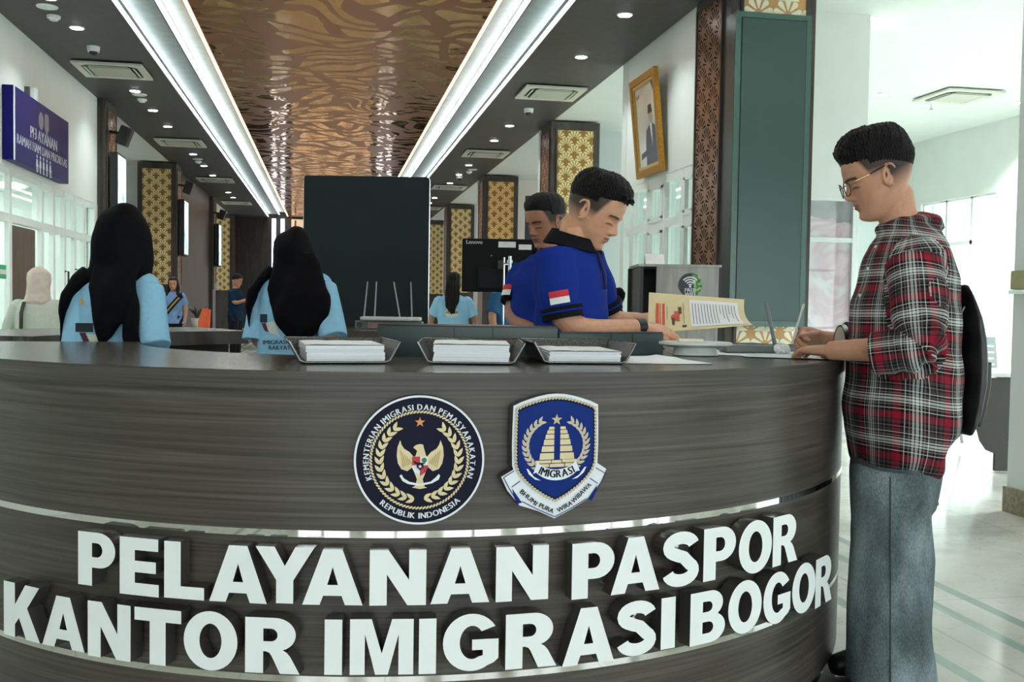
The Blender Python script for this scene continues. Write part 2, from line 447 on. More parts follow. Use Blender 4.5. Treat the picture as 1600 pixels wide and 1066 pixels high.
# ---------------------------------------------------------------- left side: glazed offices
slab('wall_left', XWL-.15, XWL, -4, 17.9, 2.74, ZC+.03, WHITE)
slab('wall_left_office', -8.2, -8.0, -4, 26, 0, ZC+.03, WHITE)
slab('wall_office_end', -8.0, XWL-.15, 17.75, 17.9, 0, 3.0, WHITE)
slab('ceiling_office', -8.0, XWL-.15, -4, 17.9, 2.9, 3.0, WHITE)
fr = MB()
for z, h in ((2.70, .09), (2.14, .10), (.06, .12)):
    fr.box((XWL-.06, 7, z), (.10, 21.8, h))
ys = [4.0, 5.2, 6.4, 7.6, 8.8, 10.0, 11.2, 12.35]
mull = [PX_X(x, 380, XWL)[1] for x in (17, 67, 85, 102, 118, 132, 148)]
for y in ys+mull: fr.box((XWL-.03, y, 1.37), (.06, .10, 2.74))
fr.box((XWL-.05, 17.78, 1.37), (.11, .22, 2.74))
wf = struct(fr.build('window_1', FRAME))
pane = MB().box((XWL-.07, 7, 1.37), (.012, 21.8, 2.66)); struct(pane.build('window_1_glass', GLASS, wf))
OFFLAMP = glow('office_lamp', (.92, 1, .98, 1), 13.0)
for k, y in enumerate((5.5, 8.5, 11.5, 14.2, 16.6)):
    o = MB().box((-6.0, y, 2.885), (2.6, .5, .03)).build('ceiling_panel_light', OFFLAMP)
    tag(o, 'long white lamp in the office behind the left glass, %s' % ORD[k], 'ceiling light', 'office ceiling lamps')
# brown leaf door standing in the glazing
y0, y1 = PX_X(21, 380, XWL)[1], PX_X(58, 380, XWL)[1]
dr = thing('door', (XWL-.05, (y0+y1)/2, 0), 'brown wooden door in the white glazing behind the cream headscarf', 'door')
MB().box((XWL-.05, (y0+y1)/2, 1.03), (.05, (y1-y0), 2.06)).build('leaf', wood('brown_door', srgb(70, 54, 46), srgb(86, 68, 58), srgb(98, 78, 66), sc=(8, 8, 1.2)), dr)
hd = MB(); hd.cyl((XWL, y0+.12, 1.0), (XWL+.05, y0+.12, 1.0), .012); hd.tube([(XWL+.05, y0+.12, 1.0), (XWL+.05, y0+.24, 1.0)], .011); hd.build('handle', CHROME, dr)
for k, (px, z0, z1) in enumerate(((107, 1.55, 1.05), (123, 1.6, 1.1))):
    p = PX_X(px, 420, XWL+.05)
    o = MB().tube([(XWL, p[1], z0), (XWL+.05, p[1], z0), (XWL+.05, p[1], z1), (XWL, p[1], z1)], .014).build('door_handle', BLACK)
    tag(o, 'black upright pull handle on the left glass doors, %s one' % ('nearer', 'farther')[k], 'handle', 'pull handles on the left glass doors')
# beyond the first column: recess walls
slab('wall_left_recess', -12, XL-.2, 26.9, 27.05, 0, ZC+.03, WHITE)
slab('wall_left_rear', -12, XL-.2, 34.9, 35.05, 0, ZC+.03, GREYWALL)
slab('wall_left_dark', XL-.2, XL-.1, 26.9, 33.8, 0, ZC+.03, DARKWOOD)
slab('wall_left_return', XWL-.15, XL-.05, 17.86, 17.92, 0, ZC+.03, DARKWOOD)

# ---------------------------------------------------------------- right side
slab('wall_right', XWR, XWR+.14, 10.7, 13.43, 2.80, ZC+.03, WHITE)
fr = MB()
for z, h in ((2.76, .10), (2.2, .10), (.06, .12)):
    fr.box((XWR+.06, 12.06, z), (.11, 2.74, h))
for px, w in ((987, .16), (1011, .07), (1037, .07), (1065, .09), (1083, .07)):
    y = PX_X(px, 320, XWR)[1]; fr.box((XWR+.03, y, 1.4), (.055, w, 2.8))
wf = struct(fr.build('window_2', FRAME))
struct(MB().box((XWR+.08, 12.06, 1.4), (.012, 2.7, 2.7)).build('window_2_glass', GLASS, wf))
SASH = MB()
for px0, px1, z0, z1 in ((1013, 1035, 2.27, 2.68), (1067, 1083, 2.27, 2.68), (1013, 1035, 1.3, 2.12), (1067, 1083, 1.3, 2.12)):
    ya, yb = PX_X(px1, 320, XWR)[1], PX_X(px0, 320, XWR)[1]
    for z in (z0, z1): SASH.box((XWR+.02, (ya+yb)/2, z), (.05, yb-ya, .06))
    for y in (ya+.03, yb-.03): SASH.box((XWR+.02, y, (z0+z1)/2), (.05, .06, z1-z0))
struct(SASH.build('window_2_sash', FRAME, wf))
slab('trim_1', XWR-.02, XWR+.16, 13.40, 13.58, 0, ZC+.03, FRAME)
slab('wall_booth', 6.02, 6.12, 10.75, 11.1, 0, ZC+.03, WHITE)
slab('wall_booth_front', XR+.93, 6.12, 10.62, 10.75, 2.47, ZC+.03, WHITE)
slab('wall_right_recess', XR, 11.9, 18.85, 19.0, 0, ZC+.03, GREYWALL)
slab('wall_right_second', XR, 11.9, 26.9, 27.05, 0, ZC+.03, mat('warm_lit_white', srgb(226, 216, 206), .6, var=.02, scale=3))  # warm light of this bay put into the wall colour
slab('wall_right_third', XR, 11.9, 34.9, 35.05, 0, ZC+.03, GREYWALL)

# sticker-covered glass screen of the booth
def sticker_mat():
    m, n, l, b = nt('printed_window_film')
    c = nd(n, 'TexCoord').outputs['Object']
    s = nd(n, 'SeparateXYZ'); l.new(c, s.inputs[0]); X, Z = s.outputs[0], s.outputs[2]
    w = nd(n, 'TexNoise'); w.inputs['Scale'].default_value = 2.2; w.inputs['Distortion'].default_value = 1.2; l.new(c, w.inputs[0])
    base = ramp(n, l, w.outputs[0], [(.35, srgb(244, 232, 238)), (.5, srgb(226, 204, 214)), (.65, srgb(240, 244, 246))])
    f = mth(n, l, 'ADD', mth(n, l, 'MULTIPLY', X, 1.7), mth(n, l, 'MULTIPLY', w.outputs[0], .3))
    teal = mth(n, l, 'LESS_THAN', mth(n, l, 'ADD', f, Z), 10.55)
    base = mixc(n, l, mth(n, l, 'MULTIPLY', teal, .55), base, srgb(130, 180, 188))
    top = mth(n, l, 'GREATER_THAN', mth(n, l, 'ADD', Z, mth(n, l, 'MULTIPLY', w.outputs[0], .35)), 2.36)
    base = mixc(n, l, mth(n, l, 'MULTIPLY', top, .7), base, srgb(128, 150, 154))
    l.new(base, b.inputs['Base Color']); b.inputs['Roughness'].default_value = .25
    tr = nd(n, 'BsdfTransparent'); tr.inputs[0].default_value = (.9, .86, .88, 1)
    ms = nd(n, 'MixShader'); ms.inputs[0].default_value = .5
    l.new(tr.outputs[0], ms.inputs[1]); l.new(b.outputs[0], ms.inputs[2]); l.new(ms.outputs[0], n['Material Output'].inputs[0])
    return m
sc_ = thing('glass_screen', (5.5, 10.68, 0), 'glass screen with pink and teal printed film beside the big dark column', 'screen')
x0, x1 = 4.95, 6.05
MB().box(((x0+x1)/2, 10.69, 1.35), (x1-x0, .012, 2.2)).build('pane', sticker_mat(), sc_)
f2 = MB()
for z in (2.45, 1.97, .24): f2.box(((x0+x1)/2, 10.68, z), (x1-x0, .06, .055))
for x in (x0, x1-.03): f2.box((x, 10.68, 1.3), (.07, .07, 2.36))
f2.build('frame', FRAME, sc_)
f3 = MB()
for z in (2.2, 1.62, .95): f3.box(((x0+x1)/2, 10.74, z), (x1-x0, .02, .03))
f3.box((5.86, 10.74, 1.35), (.07, .02, 2.2))
f3.build('glazing_bars', mat('dusty_red_metal', srgb(168, 100, 112), .4), sc_)
f4 = MB(); f4.box(((x0+x1)/2, 10.66, .16), (x1-x0, .08, .2)); f4.build('base_rail', mat('navy_rail', srgb(60, 70, 110), .5), sc_)

# foyer: side wall with tall windows, far windows, near column
XF = 11.7
fw = MB()
def wall_x(mb, x, y0, y1, z0, z1, holes, t=.2):
    """wall facing -X with rectangular openings (ya, yb, za, zb)"""
    mb.poly([[(y0, z0), (y1, z0), (y1, z1), (y0, z1)]]+[[(a, c), (b, c), (b, d), (a, d)] for a, b, c, d in holes], (x, 0, 0), (0, 1, 0), (0, 0, 1), 0)
    mb.poly([[(y0, z0), (y1, z0), (y1, z1), (y0, z1)]]+[[(a, c), (b, c), (b, d), (a, d)] for a, b, c, d in holes], (x+t, 0, 0), (0, 1, 0), (0, 0, 1), 0)
    for a, b, c, d in holes:
        for p, q in (((a, c), (b, c)), ((b, c), (b, d)), ((b, d), (a, d)), ((a, d), (a, c))):
            mb.add([(x, p[0], p[1]), (x, q[0], q[1]), (x+t, q[0], q[1]), (x+t, p[0], p[1])], [(0, 1, 2, 3)])
holes = [(15.9, 18.2, .5, 3.3), (12.6, 15.3, .5, 3.3), (9.2, 12.0, .5, 3.3), (5.6, 8.6, .5, 3.3), (1.8, 5.0, .5, 3.3)]
wall_x(fw, XF, -4, 18.9, 0, ZC+.03, holes)
struct(fw.build('wall_foyer_right', WHITE))
fr = MB(); gl = MB()
for a, b, c, d in holes:
    for y in np.linspace(a, b, 4): fr.box((XF+.1, y, (c+d)/2), (.08, .07, d-c))
    for z in (c, 1.45, 2.45, d): fr.box((XF+.1, (a+b)/2, z), (.08, b-a, .07))
    gl.box((XF+.1, (a+b)/2, (c+d)/2), (.01, b-a, d-c))
wf = struct(fr.build('window_3', FRAME)); struct(gl.build('window_3_glass', GLASS, wf))
# a far window in the end wall of the foyer shows the garden
def garden_mat():
    m, n, l, b = nt('hedge_leaves')
    t = nd(n, 'TexNoise'); t.inputs['Scale'].default_value = 9; t.inputs['Detail'].default_value = 8
    l.new(coord(n, 'Object', (1, 1, 1), l), t.inputs[0])
    l.new(ramp(n, l, t.outputs[0], [(.35, srgb(70, 120, 90)), (.5, srgb(130, 175, 145)), (.7, srgb(200, 225, 205))]), b.inputs['Base Color'])
    b.inputs['Roughness'].default_value = .6
    return m
slab('wall_foyer_end', 6.3, 11.9, 18.6, 18.84, 0, .9, WHITE)
wz = MB()
def win_y(x0, x1, z0, z1, y, nx, nz):
    for x in np.linspace(x0, x1, nx): wz.box((x, y, (z0+z1)/2), (.09, .09, z1-z0))
    for z in np.linspace(z0, z1, nz): wz.box(((x0+x1)/2, y, z), (x1-x0, .09, .09))
xa, xb = PX_Y(1432, 300, 18.7)[0], PX_Y(1462, 300, 18.7)[0]
za, zb = .9, PX_Y(1450, 285, 18.7)[2]
win_y(xa, xb, za, zb, 18.72, 2, 4)
wf = struct(wz.build('window_4', FRAME))
o = MB().box(((xa+xb)/2, 18.80, (za+zb)/2), (xb-xa-.1, .02, zb-za-.1)).build('window_4_garden', garden_mat(), wf); struct(o)
YF = -4.0
def wall_y(mb, y, x0, x1, z0, z1, holes, t=.2):
    for yy in (y, y-t): mb.poly([[(x0, z0), (x1, z0), (x1, z1), (x0, z1)]]+[[(a, c), (b, c), (b, d), (a, d)] for a, b, c, d in holes], (0, yy, 0), (1, 0, 0), (0, 0, 1))
    for a, b, c, d in holes:
        for p, q in (((a, c), (b, c)), ((b, c), (b, d)), ((b, d), (a, d)), ((a, d), (a, c))):
            mb.add([(p[0], y, p[1]), (q[0], y, q[1]), (q[0], y-t, q[1]), (p[0], y-t, p[1])], [(0, 1, 2, 3)])
fh = [(-3.6, -1.9, .05, 3.2), (-1.5, .2, .05, 3.2), (.6, 2.3, .05, 3.2), (2.7, 4.4, .05, 3.2), (5.2, 8.0, .05, 3.4), (8.6, 11.4, .05, 3.4)]
wm = MB(); wall_y(wm, YF, -12, 14, 0, ZC+.3, fh); struct(wm.build('wall_front_unseen', WHITE))  # unseen front wall added behind the camera, openings sized to limit daylight
wm = MB()
for a, b, c, d in fh:
    for x in np.linspace(a, b, 3): wm.box((x, YF-.1, (c+d)/2), (.07, .08, d-c))
    wm.box(((a+b)/2, YF-.1, 2.3), (b-a, .08, .07))
struct(wm.build('window_front_unseen', mat('dark_window_frame', srgb(40, 42, 44), .4)))  # frames of the unseen front openings

# square column at the right edge with its stone skirting
cl = thing('column', (4.3, 4.8, 0), 'white square column with a stone skirting at the right edge', 'column')
cx0, cy0 = 3.935, 4.47
MB().box((cx0+.35, cy0+.35, 2.3), (.70, .70, 4.6), bev=.006).build('shaft', mat('column_paint', srgb(205, 214, 212), .5, var=.02, scale=4), cl)
MB().box((cx0+.35, cy0+.35, .075), (.73, .73, .15), bev=.004).build('skirting', mat('stone_skirting', srgb(128, 120, 100), .5, var=.3, scale=40), cl)
pl = MB().box((cx0-.012, cy0+.45, 1.36), (.02, .5, .11), bev=.004).build('notice_plate', mat('olive_plate', srgb(150, 150, 112), .5), cl)
MB().box((cx0-.016, cy0+.45, 1.29), (.03, .5, .025)).build('plate_ledge', CHROME, cl)
# ---------------------------------------------------------------- clad columns with scallop lattice
def clip_poly(pts, x0, x1, y0, y1):
    for ax, lim, sg in ((0, x0, 1), (0, x1, -1), (1, y0, 1), (1, y1, -1)):
        out = []
        for i in range(len(pts)):
            a, b = pts[i-1], pts[i]; da, db = sg*(a[ax]-lim), sg*(b[ax]-lim)
            if (da >= 0) != (db >= 0):
                t = da/(da-db); out.append((a[0]+(b[0]-a[0])*t, a[1]+(b[1]-a[1])*t))
            if db >= 0: out.append(b)
        pts = out
        if len(pts) < 3: return []
    return pts
def fan_petals(w, h, pitch=.32, row=.135, petals=7, wd=.135):
    """teardrop petals of overlapping scallop fans, clipped to a w x h panel"""
    out = []; R = pitch*.50
    nrow = int(h/row)+3
    for r in range(-1, nrow):
        y = r*row; off = pitch/2 if r % 2 else 0
        for k in range(-1, int(w/pitch)+2):
            x = k*pitch+off
            for j in range(petals):
                a = radians(-78+156*j/(petals-1)); L = R*.96
                half = wd*R
                pts = []
                for t in np.linspace(0, 1, 5): pts.append((half*(.20+.80*t), .26*L+.58*L*t))
                for q in np.linspace(0, pi, 6)[1:-1]: pts.append((half*cos(q), .84*L+half*sin(q)))
                for t in np.linspace(1, 0, 5): pts.append((-half*(.20+.80*t), .26*L+.58*L*t))
                pp = [(x+px*cos(a)+py*sin(a), y-px*sin(a)+py*cos(a)) for px, py in pts]
                # keep only what the fans of the row below leave free
                cx, cy = x+sin(a)*.6*L, y+cos(a)*.6*L
                hid = False
                for dx in (-pitch/2, pitch/2):
                    if hypot(cx-(x+dx), cy-(y-row)) < R*.98: hid = True
                if hid: continue
                pp = clip_poly(pp, 0, w, 0, h)
                if pp: out.append(pp)
    return out
CLAD = wood('column_cladding', srgb(52, 47, 45), srgb(66, 60, 57), srgb(80, 74, 70), sc=(5, 5, .9), rough=.35)
BOARD = mat('gold_brown_board', srgb(150, 106, 56), .32, .45, var=.08, scale=20)
BOARD2 = mat('copper_board', srgb(140, 100, 74), .3, .35, var=.12, scale=14)
PETAL = mat('cream_inlay', srgb(232, 216, 160), .45, var=.04)
PETALW = mat('warm_lit_inlay', srgb(240, 196, 128), .45, var=.04)  # warm light on the third column put into the inlay colour
PETALD = mat('painted_hole_shade', srgb(26, 20, 17), .6, var=.2, spec=.1)  # dark colour stands in for the shade inside cut-out petals
FANS = fan_petals(.68, 2.85)
FANS_TALL = fan_petals(.68, 3.6, petals=5, wd=.19); SLITS = fan_petals(.68, 2.85, wd=.085); SLITS_TALL = fan_petals(.68, 3.6, wd=.085)
BOARD3 = mat('lit_board_colour', srgb(200, 156, 98), .4, .1, var=.06, scale=20); PETALB = mat('lit_inlay_colour', srgb(250, 244, 220), .4, var=.02)  # brighter copies for the nearest column, its lighting put into the colours
def column(x0, y0, side, label, amber=False, tall=False, deep=.86):
    """x0 = hall-side face, side = +1 right row, -1 left row"""
    w = .92; xc = x0+side*w/2
    c = thing('column', (xc, y0+deep/2, 0), label, 'column', 'clad columns along the hall')
    MB().box((xc, y0+deep/2, ZC/2), (w, deep, ZC-.004), bev=.006).build('cladding', CLAD, c)
    zb, fans, h = (.80, FANS_TALL, 3.6) if tall else (1.52, FANS, 2.85)
    xl = min(x0, x0+side*w)+.12
    for nm, o, ux, nrm in (('front', (xl, y0-.014, zb), (1, 0, 0), (0, -1, 0)),
                           ('side', (x0-side*.014, (y0+.09) if side < 0 else (y0+deep-.09), zb), (0, 1, 0) if side < 0 else (0, -1, 0), (-side, 0, 0))):
        o, ux, nrm = Vector(o), Vector(ux), Vector(nrm)
        brd = MB(); brd.poly([[(0, 0), (.68, 0), (.68, h), (0, h)]], o, ux, (0, 0, 1), depth=.014)
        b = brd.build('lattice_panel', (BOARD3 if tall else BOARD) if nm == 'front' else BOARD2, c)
        pm = MB()
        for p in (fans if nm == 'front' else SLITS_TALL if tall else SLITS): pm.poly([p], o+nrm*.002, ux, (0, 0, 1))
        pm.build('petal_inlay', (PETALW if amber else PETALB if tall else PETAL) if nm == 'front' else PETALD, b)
        fm = MB()
        for a0, a1, z0, z1 in ((-.03, .0, -.03, h+.03), (.68, .71, -.03, h+.03), (0, .68, -.03, 0), (0, .68, h, h+.03)):
            fm.poly([[(a0, z0), (a1, z0), (a1, z1), (a0, z1)]], o+nrm*.012, ux, (0, 0, 1), depth=.026)
        fm.build('lattice_border', CLAD, c)
    return c
for k, y in enumerate(YB):
    column(XR, y, 1, ['dark clad column behind the tall green display panel, right row', 'dark lattice column directly behind the bending officer, right row',
                      'warm-lit lattice column above the black monitor, right row', 'dim gold lattice column left of the warm-lit one, right row'][k], amber=(k == 2), tall=(k == 0), deep=1.0 if k == 0 else .86)
column(XR, 41.0, 1, 'farthest gold lattice column, right row, beside the dark standing board')
for k, y in enumerate(YB[1:]+[40.8]):
    column(XL, y, -1, ['dark column with a bright screen at the end of the left glass wall', 'gold lattice column behind the woman with the sash',
                       'second gold lattice column left of the man in the navy shirt', 'farthest gold lattice column, left row'][k])

# portrait screens on the hall side of the left columns
def portrait_screen(y0, z0, z1, k):
    s = thing('digital_signage', (XL, y0+.35, z0), 'lit portrait screen on the %s column of the left row' % ('first', 'second', 'third')[k], 'screen', 'portrait screens on the left columns')
    MB().box((XL+.12, y0+.40, (z0+z1)/2), (.13, .72, z1-z0), bev=.008).build('housing', BLACK, s)
    m, n, l, b = nt('lit_screen_%d' % k)
    t = nd(n, 'TexNoise'); t.inputs['Scale'].default_value = 3; l.new(coord(n, 'Object', (1, 1, 1), l), t.inputs[0])
    l.new(ramp(n, l, t.outputs[0], [(.36, (.12, .55, .75, 1)), (.45, (.7, .95, 1, 1)), (.6, (1, 1, 1, 1))]), b.inputs['Emission Color'])
    b.inputs['Emission Strength'].default_value = 1.3; b.inputs['Base Color'].default_value = (.02, .02, .02, 1)
    MB().box((XL+.189, y0+.40, (z0+z1)/2), (.006, .66, z1-z0-.08)).build('display', m, s)
for k, y in enumerate(YB[1:]):
    portrait_screen(y, 2.25, 3.65, k)
    sp = thing('wall_speaker', (XL+.1, y+.5, 4.0), 'small black speaker above the portrait screen on the %s left column' % ('first', 'second', 'third')[k], 'speaker', 'black speakers on the left columns')
    MB().box((XL+.26, y+.25, 3.95), (.2, .22, .32), bev=.02, m=Matrix.Rotation(.35, 3, 'Y')).build('cabinet', BLACK, sp)
    MB().tube([(XL, y+.25, 4.02), (XL+.16, y+.25, 4.0)], .025).build('bracket', BLACK, sp)
# ---------------------------------------------------------------- reception counter
CC = np.array([.312, 3.838]); RF = 1.593; ZT = 1.02
A0, A1 = radians(184.5), radians(372)
def CYL(px, py, R):
    """angle and height where the ray of a photo pixel meets the counter's cylinder of radius R"""
    d = CF + (px-800)/FPX*CR - (py-533)/FPX*CU
    a = d[:2]@d[:2]; b = -CC@d[:2]; c = CC@CC-R*R
    t = (-b-np.sqrt(max(b*b-a*c, 1e-9)))/a
    p = np.array([0, 0, CAM_H])+t*d
    return atan2(p[1]-CC[1], p[0]-CC[0]), p[2]
COUNTERWOOD = wood('grey_oak_laminate', srgb(58, 53, 48), srgb(74, 70, 64), srgb(92, 88, 81), attr='wuv', sc=(1.2, 1, 52), rough=.36)
TOPWOOD = wood('grey_oak_top', srgb(62, 58, 54), srgb(78, 75, 71), srgb(96, 93, 89), attr='wuv', sc=(1.5, 22, 1), rough=.22)
counter = thing('reception_counter', (CC[0], CC[1], 0), 'curved dark grey oak reception counter with white raised lettering', 'counter')
MB().ring(CC, .975, 1.600, .979, ZT, A0, A1, n=120, attr=True).build('counter_top', TOPWOOD, counter, smooth=35)
ed = MB().ring(CC, 1.596, 1.603, .9785, ZT-.0015, A0, A1, n=120, attr=True)
ed.build('top_edge_band', wood('edge_band_oak', srgb(56, 53, 48), srgb(74, 71, 66), srgb(90, 87, 81), attr='wuv', sc=(1.1, 1, 75), rough=.4), counter, smooth=35)
pn = MB()
pn.ring(CC, RF-.03, RF, .657, .979, A0, A1, n=120, attr=True)
pn.ring(CC, RF-.03, RF, .321, .641, A0, A1, n=120, attr=True)
pn.ring(CC, RF-.03, RF, .07, .306, A0, A1, n=120, attr=True)
pn.build('front_panel', COUNTERWOOD, counter, smooth=35)
MB().ring(CC, RF-.06, RF-.03, .0, .07, A0, A1, n=100, attr=True).build('plinth', BLACK, counter, smooth=35)
MIRROR = mat('polished_steel', srgb(225, 226, 222), .03, 1., var=.01)
for z0, z1 in ((.641, .657), (.306, .321)):
    MB().ring(CC, RF-.02, RF+.002, z0, z1, A0, A1, n=160).build('metal_strip', MIRROR, counter, smooth=35)
MB().ring(CC, 1.0, 1.03, .0, .979, A0, A1, n=90, attr=True).build('inner_panel', DARKWOOD, counter, smooth=35)
MB().ring(CC, .66, 1.0, .715, .74, A0, radians(289), n=70, attr=True).build('inner_worktop', TOPWOOD, counter, smooth=35)
for t in (A0, A1):
    fl = MB()
    o = Vector((CC[0]+1.0*cos(t), CC[1]+1.0*sin(t), 0)); ux = Vector((cos(t), sin(t), 0))
    fl.poly([[(0, 0), (.59, 0), (.59, .979), (0, .979)]], o, ux, (0, 0, 1), depth=.02)
    fl.build('end_panel', DARKWOOD, counter)

# rear arc of the counter with its staff gap
rear = thing('rear_counter', (CC[0], CC[1]+1.8, 0), 'low curved rear counter of dark wood behind the two women in black headscarves', 'counter')
for a, b in ((118, 166), (50, 99)):
    a, b = radians(a), radians(b)
    MB().ring(CC, 1.50, 2.2, .955, ZT, a, b, n=60, attr=True).build('counter_top', TOPWOOD, rear, smooth=35)
    MB().ring(CC, 2.12, 2.15, 0, .955, a, b, n=60, attr=True).build('front_panel', COUNTERWOOD, rear, smooth=35)
    MB().ring(CC, 1.75, 1.77, 0, .955, a, b, n=60, attr=True).build('inner_panel', BLACK, rear, smooth=35)

# ---------------------------------------------------------------- raised letters
def arc(cx, cy, rx, ry, a0, a1, n=14):
    return [(cx+rx*cos(radians(a0+(a1-a0)*i/n)), cy+ry*sin(radians(a0+(a1-a0)*i/n))) for i in range(n+1)]
def stroke(cl, w):
    c = [np.array(p) for p in cl]; L = []; Rr = []
    for i, p in enumerate(c):
        t = c[min(i+1, len(c)-1)]-c[max(i-1, 0)]; t = t/np.linalg.norm(t); nn = np.array((-t[1], t[0]))
        L.append(tuple(p+nn*w/2)); Rr.append(tuple(p-nn*w/2))
    return L+Rr[::-1]
s_ = .265
GL = {
 'I': (.28, [[(0, 0), (.28, 0), (.28, 1), (0, 1)]]),
 'L': (.64, [[(0, 0), (.64, 0), (.64, .22), (s_, .22), (s_, 1), (0, 1)]]),
 'E': (.68, [[(0, 0), (.68, 0), (.68, .215), (s_, .215), (s_, .40), (.63, .40), (.63, .60), (s_, .60), (s_, .785), (.67, .785), (.67, 1), (0, 1)]]),
 'T': (.76, [[(.25, 0), (.51, 0), (.51, .77), (.76, .77), (.76, 1), (0, 1), (0, .77), (.25, .77)]]),
 'P': (.70, [[(0, 0), (s_, 0), (s_, .345)]+arc(.39, .672, .31, .328, -90, 90)+[(0, 1)], [(s_, .54)]+arc(.36, .672, .10, .132, -90, 90, 8)+[(s_, .804)]]),
 'R': (.80, [[(0, 0), (s_, 0), (s_, .395), (.30, .395), (.355, .37), (.39, .31), (.51, 0), (.80, 0), (.66, .31), (.61, .38), (.55, .425)]+arc(.44, .70, .30, .30, -58, 90)+[(0, 1)],
             [(s_, .575)]+arc(.38, .69, .095, .115, -90, 90, 8)+[(s_, .805)]]),
 'A': (.94, [[(0, 0), (.27, 0), (.325, .165), (.61, .165), (.665, 0), (.94, 0), (.62, 1), (.32, 1)], [(.385, .36), (.555, .36), (.47, .68)]]),
 'Y': (.93, [[(.33, 0), (.60, 0), (.60, .41), (.93, 1), (.63, 1), (.465, .66), (.30, 1), (0, 1), (.33, .41)]]),
 'N': (.82, [[(0, 0), (.25, 0), (.25, .56), (.55, 0), (.82, 0), (.82, 1), (.57, 1), (.57, .46), (.27, 1), (0, 1)]]),
 'K': (.85, [[(0, 0), (s_, 0), (s_, .24), (.36, .37), (.53, 0), (.85, 0), (.55, .58), (.83, 1), (.51, 1), (s_, .60), (s_, 1), (0, 1)]]),
 'M': (1.0, [[(0, 0), (.235, 0), (.235, .73), (.40, 0), (.60, 0), (.765, .73), (.765, 0), (1, 0), (1, 1), (.66, 1), (.5, .38), (.34, 1), (0, 1)]]),
 'O': (.90, [arc(.45, .5, .45, .515, 0, 350, 35), arc(.45, .5, .185, .30, 0, 350, 25)]),
 'S': (.78, [stroke(arc(.385, .735, .265, .158, 8, 250, 14)[:-1]+[(.34, .56), (.44, .525)]+arc(.385, .268, .272, .165, 62, -172, 14)[1:], .232)]),
 'G': (.88, [arc(.45, .5, .45, .515, 33, 305, 26)+[(.80, .12), (.88, .2), (.88, .55), (.46, .55), (.46, .36), (.63, .36), (.63, .26)]+arc(.46, .5, .195, .30, 300, 40, 18)]),
 'B': (.76, [[(0, 0)]+arc(.44, .285, .32, .285, -90, 62, 12)+[(.60, .54)]+arc(.43, .745, .275, .255, -50, 90, 12)+[(0, 1)],
             [(s_, .19)]+arc(.40, .30, .10, .11, -90, 90, 6)+[(s_, .41)], [(s_, .60)]+arc(.385, .70, .09, .10, -90, 90, 6)+[(s_, .80)]]),
}
ROW1 = [('P', 122, 180, 833, 917), ('E', 187, 248, 841, 931), ('L', 256.5, 319, 847.5, 936.5), ('A', 327, 417, 853, 942), ('Y', 399, 491, 855, 943.5),
        ('A', 472.5, 567, 859, 946), ('N', 577.5, 666, 860, 946.5), ('A', 673, 765, 857.5, 943), ('N', 775, 857, 854, 939), ('P', 893.7, 960, 848, 934.5),
        ('A', 955, 1031, 840, 926), ('S', 1035.5, 1093, 832, 916), ('P', 1099.6, 1149.6, 824, 905), ('O', 1154.6, 1206, 815, 895), ('R', 1208, 1246.4, 805, 881)]
ROW2 = [('K', 6, 62.5, 914, 999), ('A', 66, 132, 933, 1014), ('N', 137, 204, 943, 1030), ('T', 210, 283, 952, 1040), ('O', 287, 371, 957, 1047), ('R', 383, 468.5, 966, 1053),
        ('I', 507, 534.6, 968.5, 1055), ('M', 546.6, 646, 968, 1055), ('I', 654.5, 681.5, 967, 1053.5), ('G', 692, 779, 961, 1048), ('R', 790, 870, 958.5, 1044),
        ('A', 879, 960, 950, 1038), ('S', 964, 1026, 940, 1024), ('I', 1033, 1055, 934, 1014), ('B', 1078.7, 1133, 924, 1005), ('O', 1138, 1190, 909, 989),
        ('G', 1193, 1235, 896, 974), ('O', 1238, 1274, 882, 957), ('R', 1274.5, 1300, 870, 944)]
LETTERW = mat('white_acrylic', srgb(232, 240, 240), .32, var=.015, scale=8)
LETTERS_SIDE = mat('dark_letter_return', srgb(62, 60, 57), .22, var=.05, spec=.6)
RL = RF+.058
def put_row(row):
    Z = [(CYL((l+r)/2, t, RL)[1], CYL((l+r)/2, b, RL)[1]) for _, l, r, t, b in row]
    zt, zb = np.mean([z[0] for z in Z]), np.mean([z[1] for z in Z])
    for (ch, l, r, t, b), (z1, z0) in zip(row, Z):
        ym = (t+b)/2; a = CYL(l, ym, RL)[0]; c = CYL(r, ym, RL)[0]
        pa = Vector((CC[0]+RL*cos(a), CC[1]+RL*sin(a), 0)); pb = Vector((CC[0]+RL*cos(c), CC[1]+RL*sin(c), 0))
        ux = (pb-pa); wd = ux.length; ux.normalize()
        w0, loops = GL[ch]; h = z1-z0
        lo = [[(x/w0*wd, y*h) for x, y in lp] for lp in loops]
        o = pa+Vector((0, 0, z0))
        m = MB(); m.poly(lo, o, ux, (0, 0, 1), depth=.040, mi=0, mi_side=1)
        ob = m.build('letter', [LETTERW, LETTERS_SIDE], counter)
        # spacer studs holding the letter off the panel
        st = MB(); cx = o+ux*(wd*.5)+Vector((0, 0, h*.5)); nrm = ux.cross(Vector((0, 0, 1)))
        pts = [loops[0][0]]
        for x, y in pts:
            q = o+ux*((x/w0*.8+.1)*wd)+Vector((0, 0, h*(y*.8+.1)))
            st.cyl(q-nrm*.039, q-nrm*.062, .005, n=8)
        st.build('spacer_stud', CHROME, ob)
put_row(ROW1); put_row(ROW2)

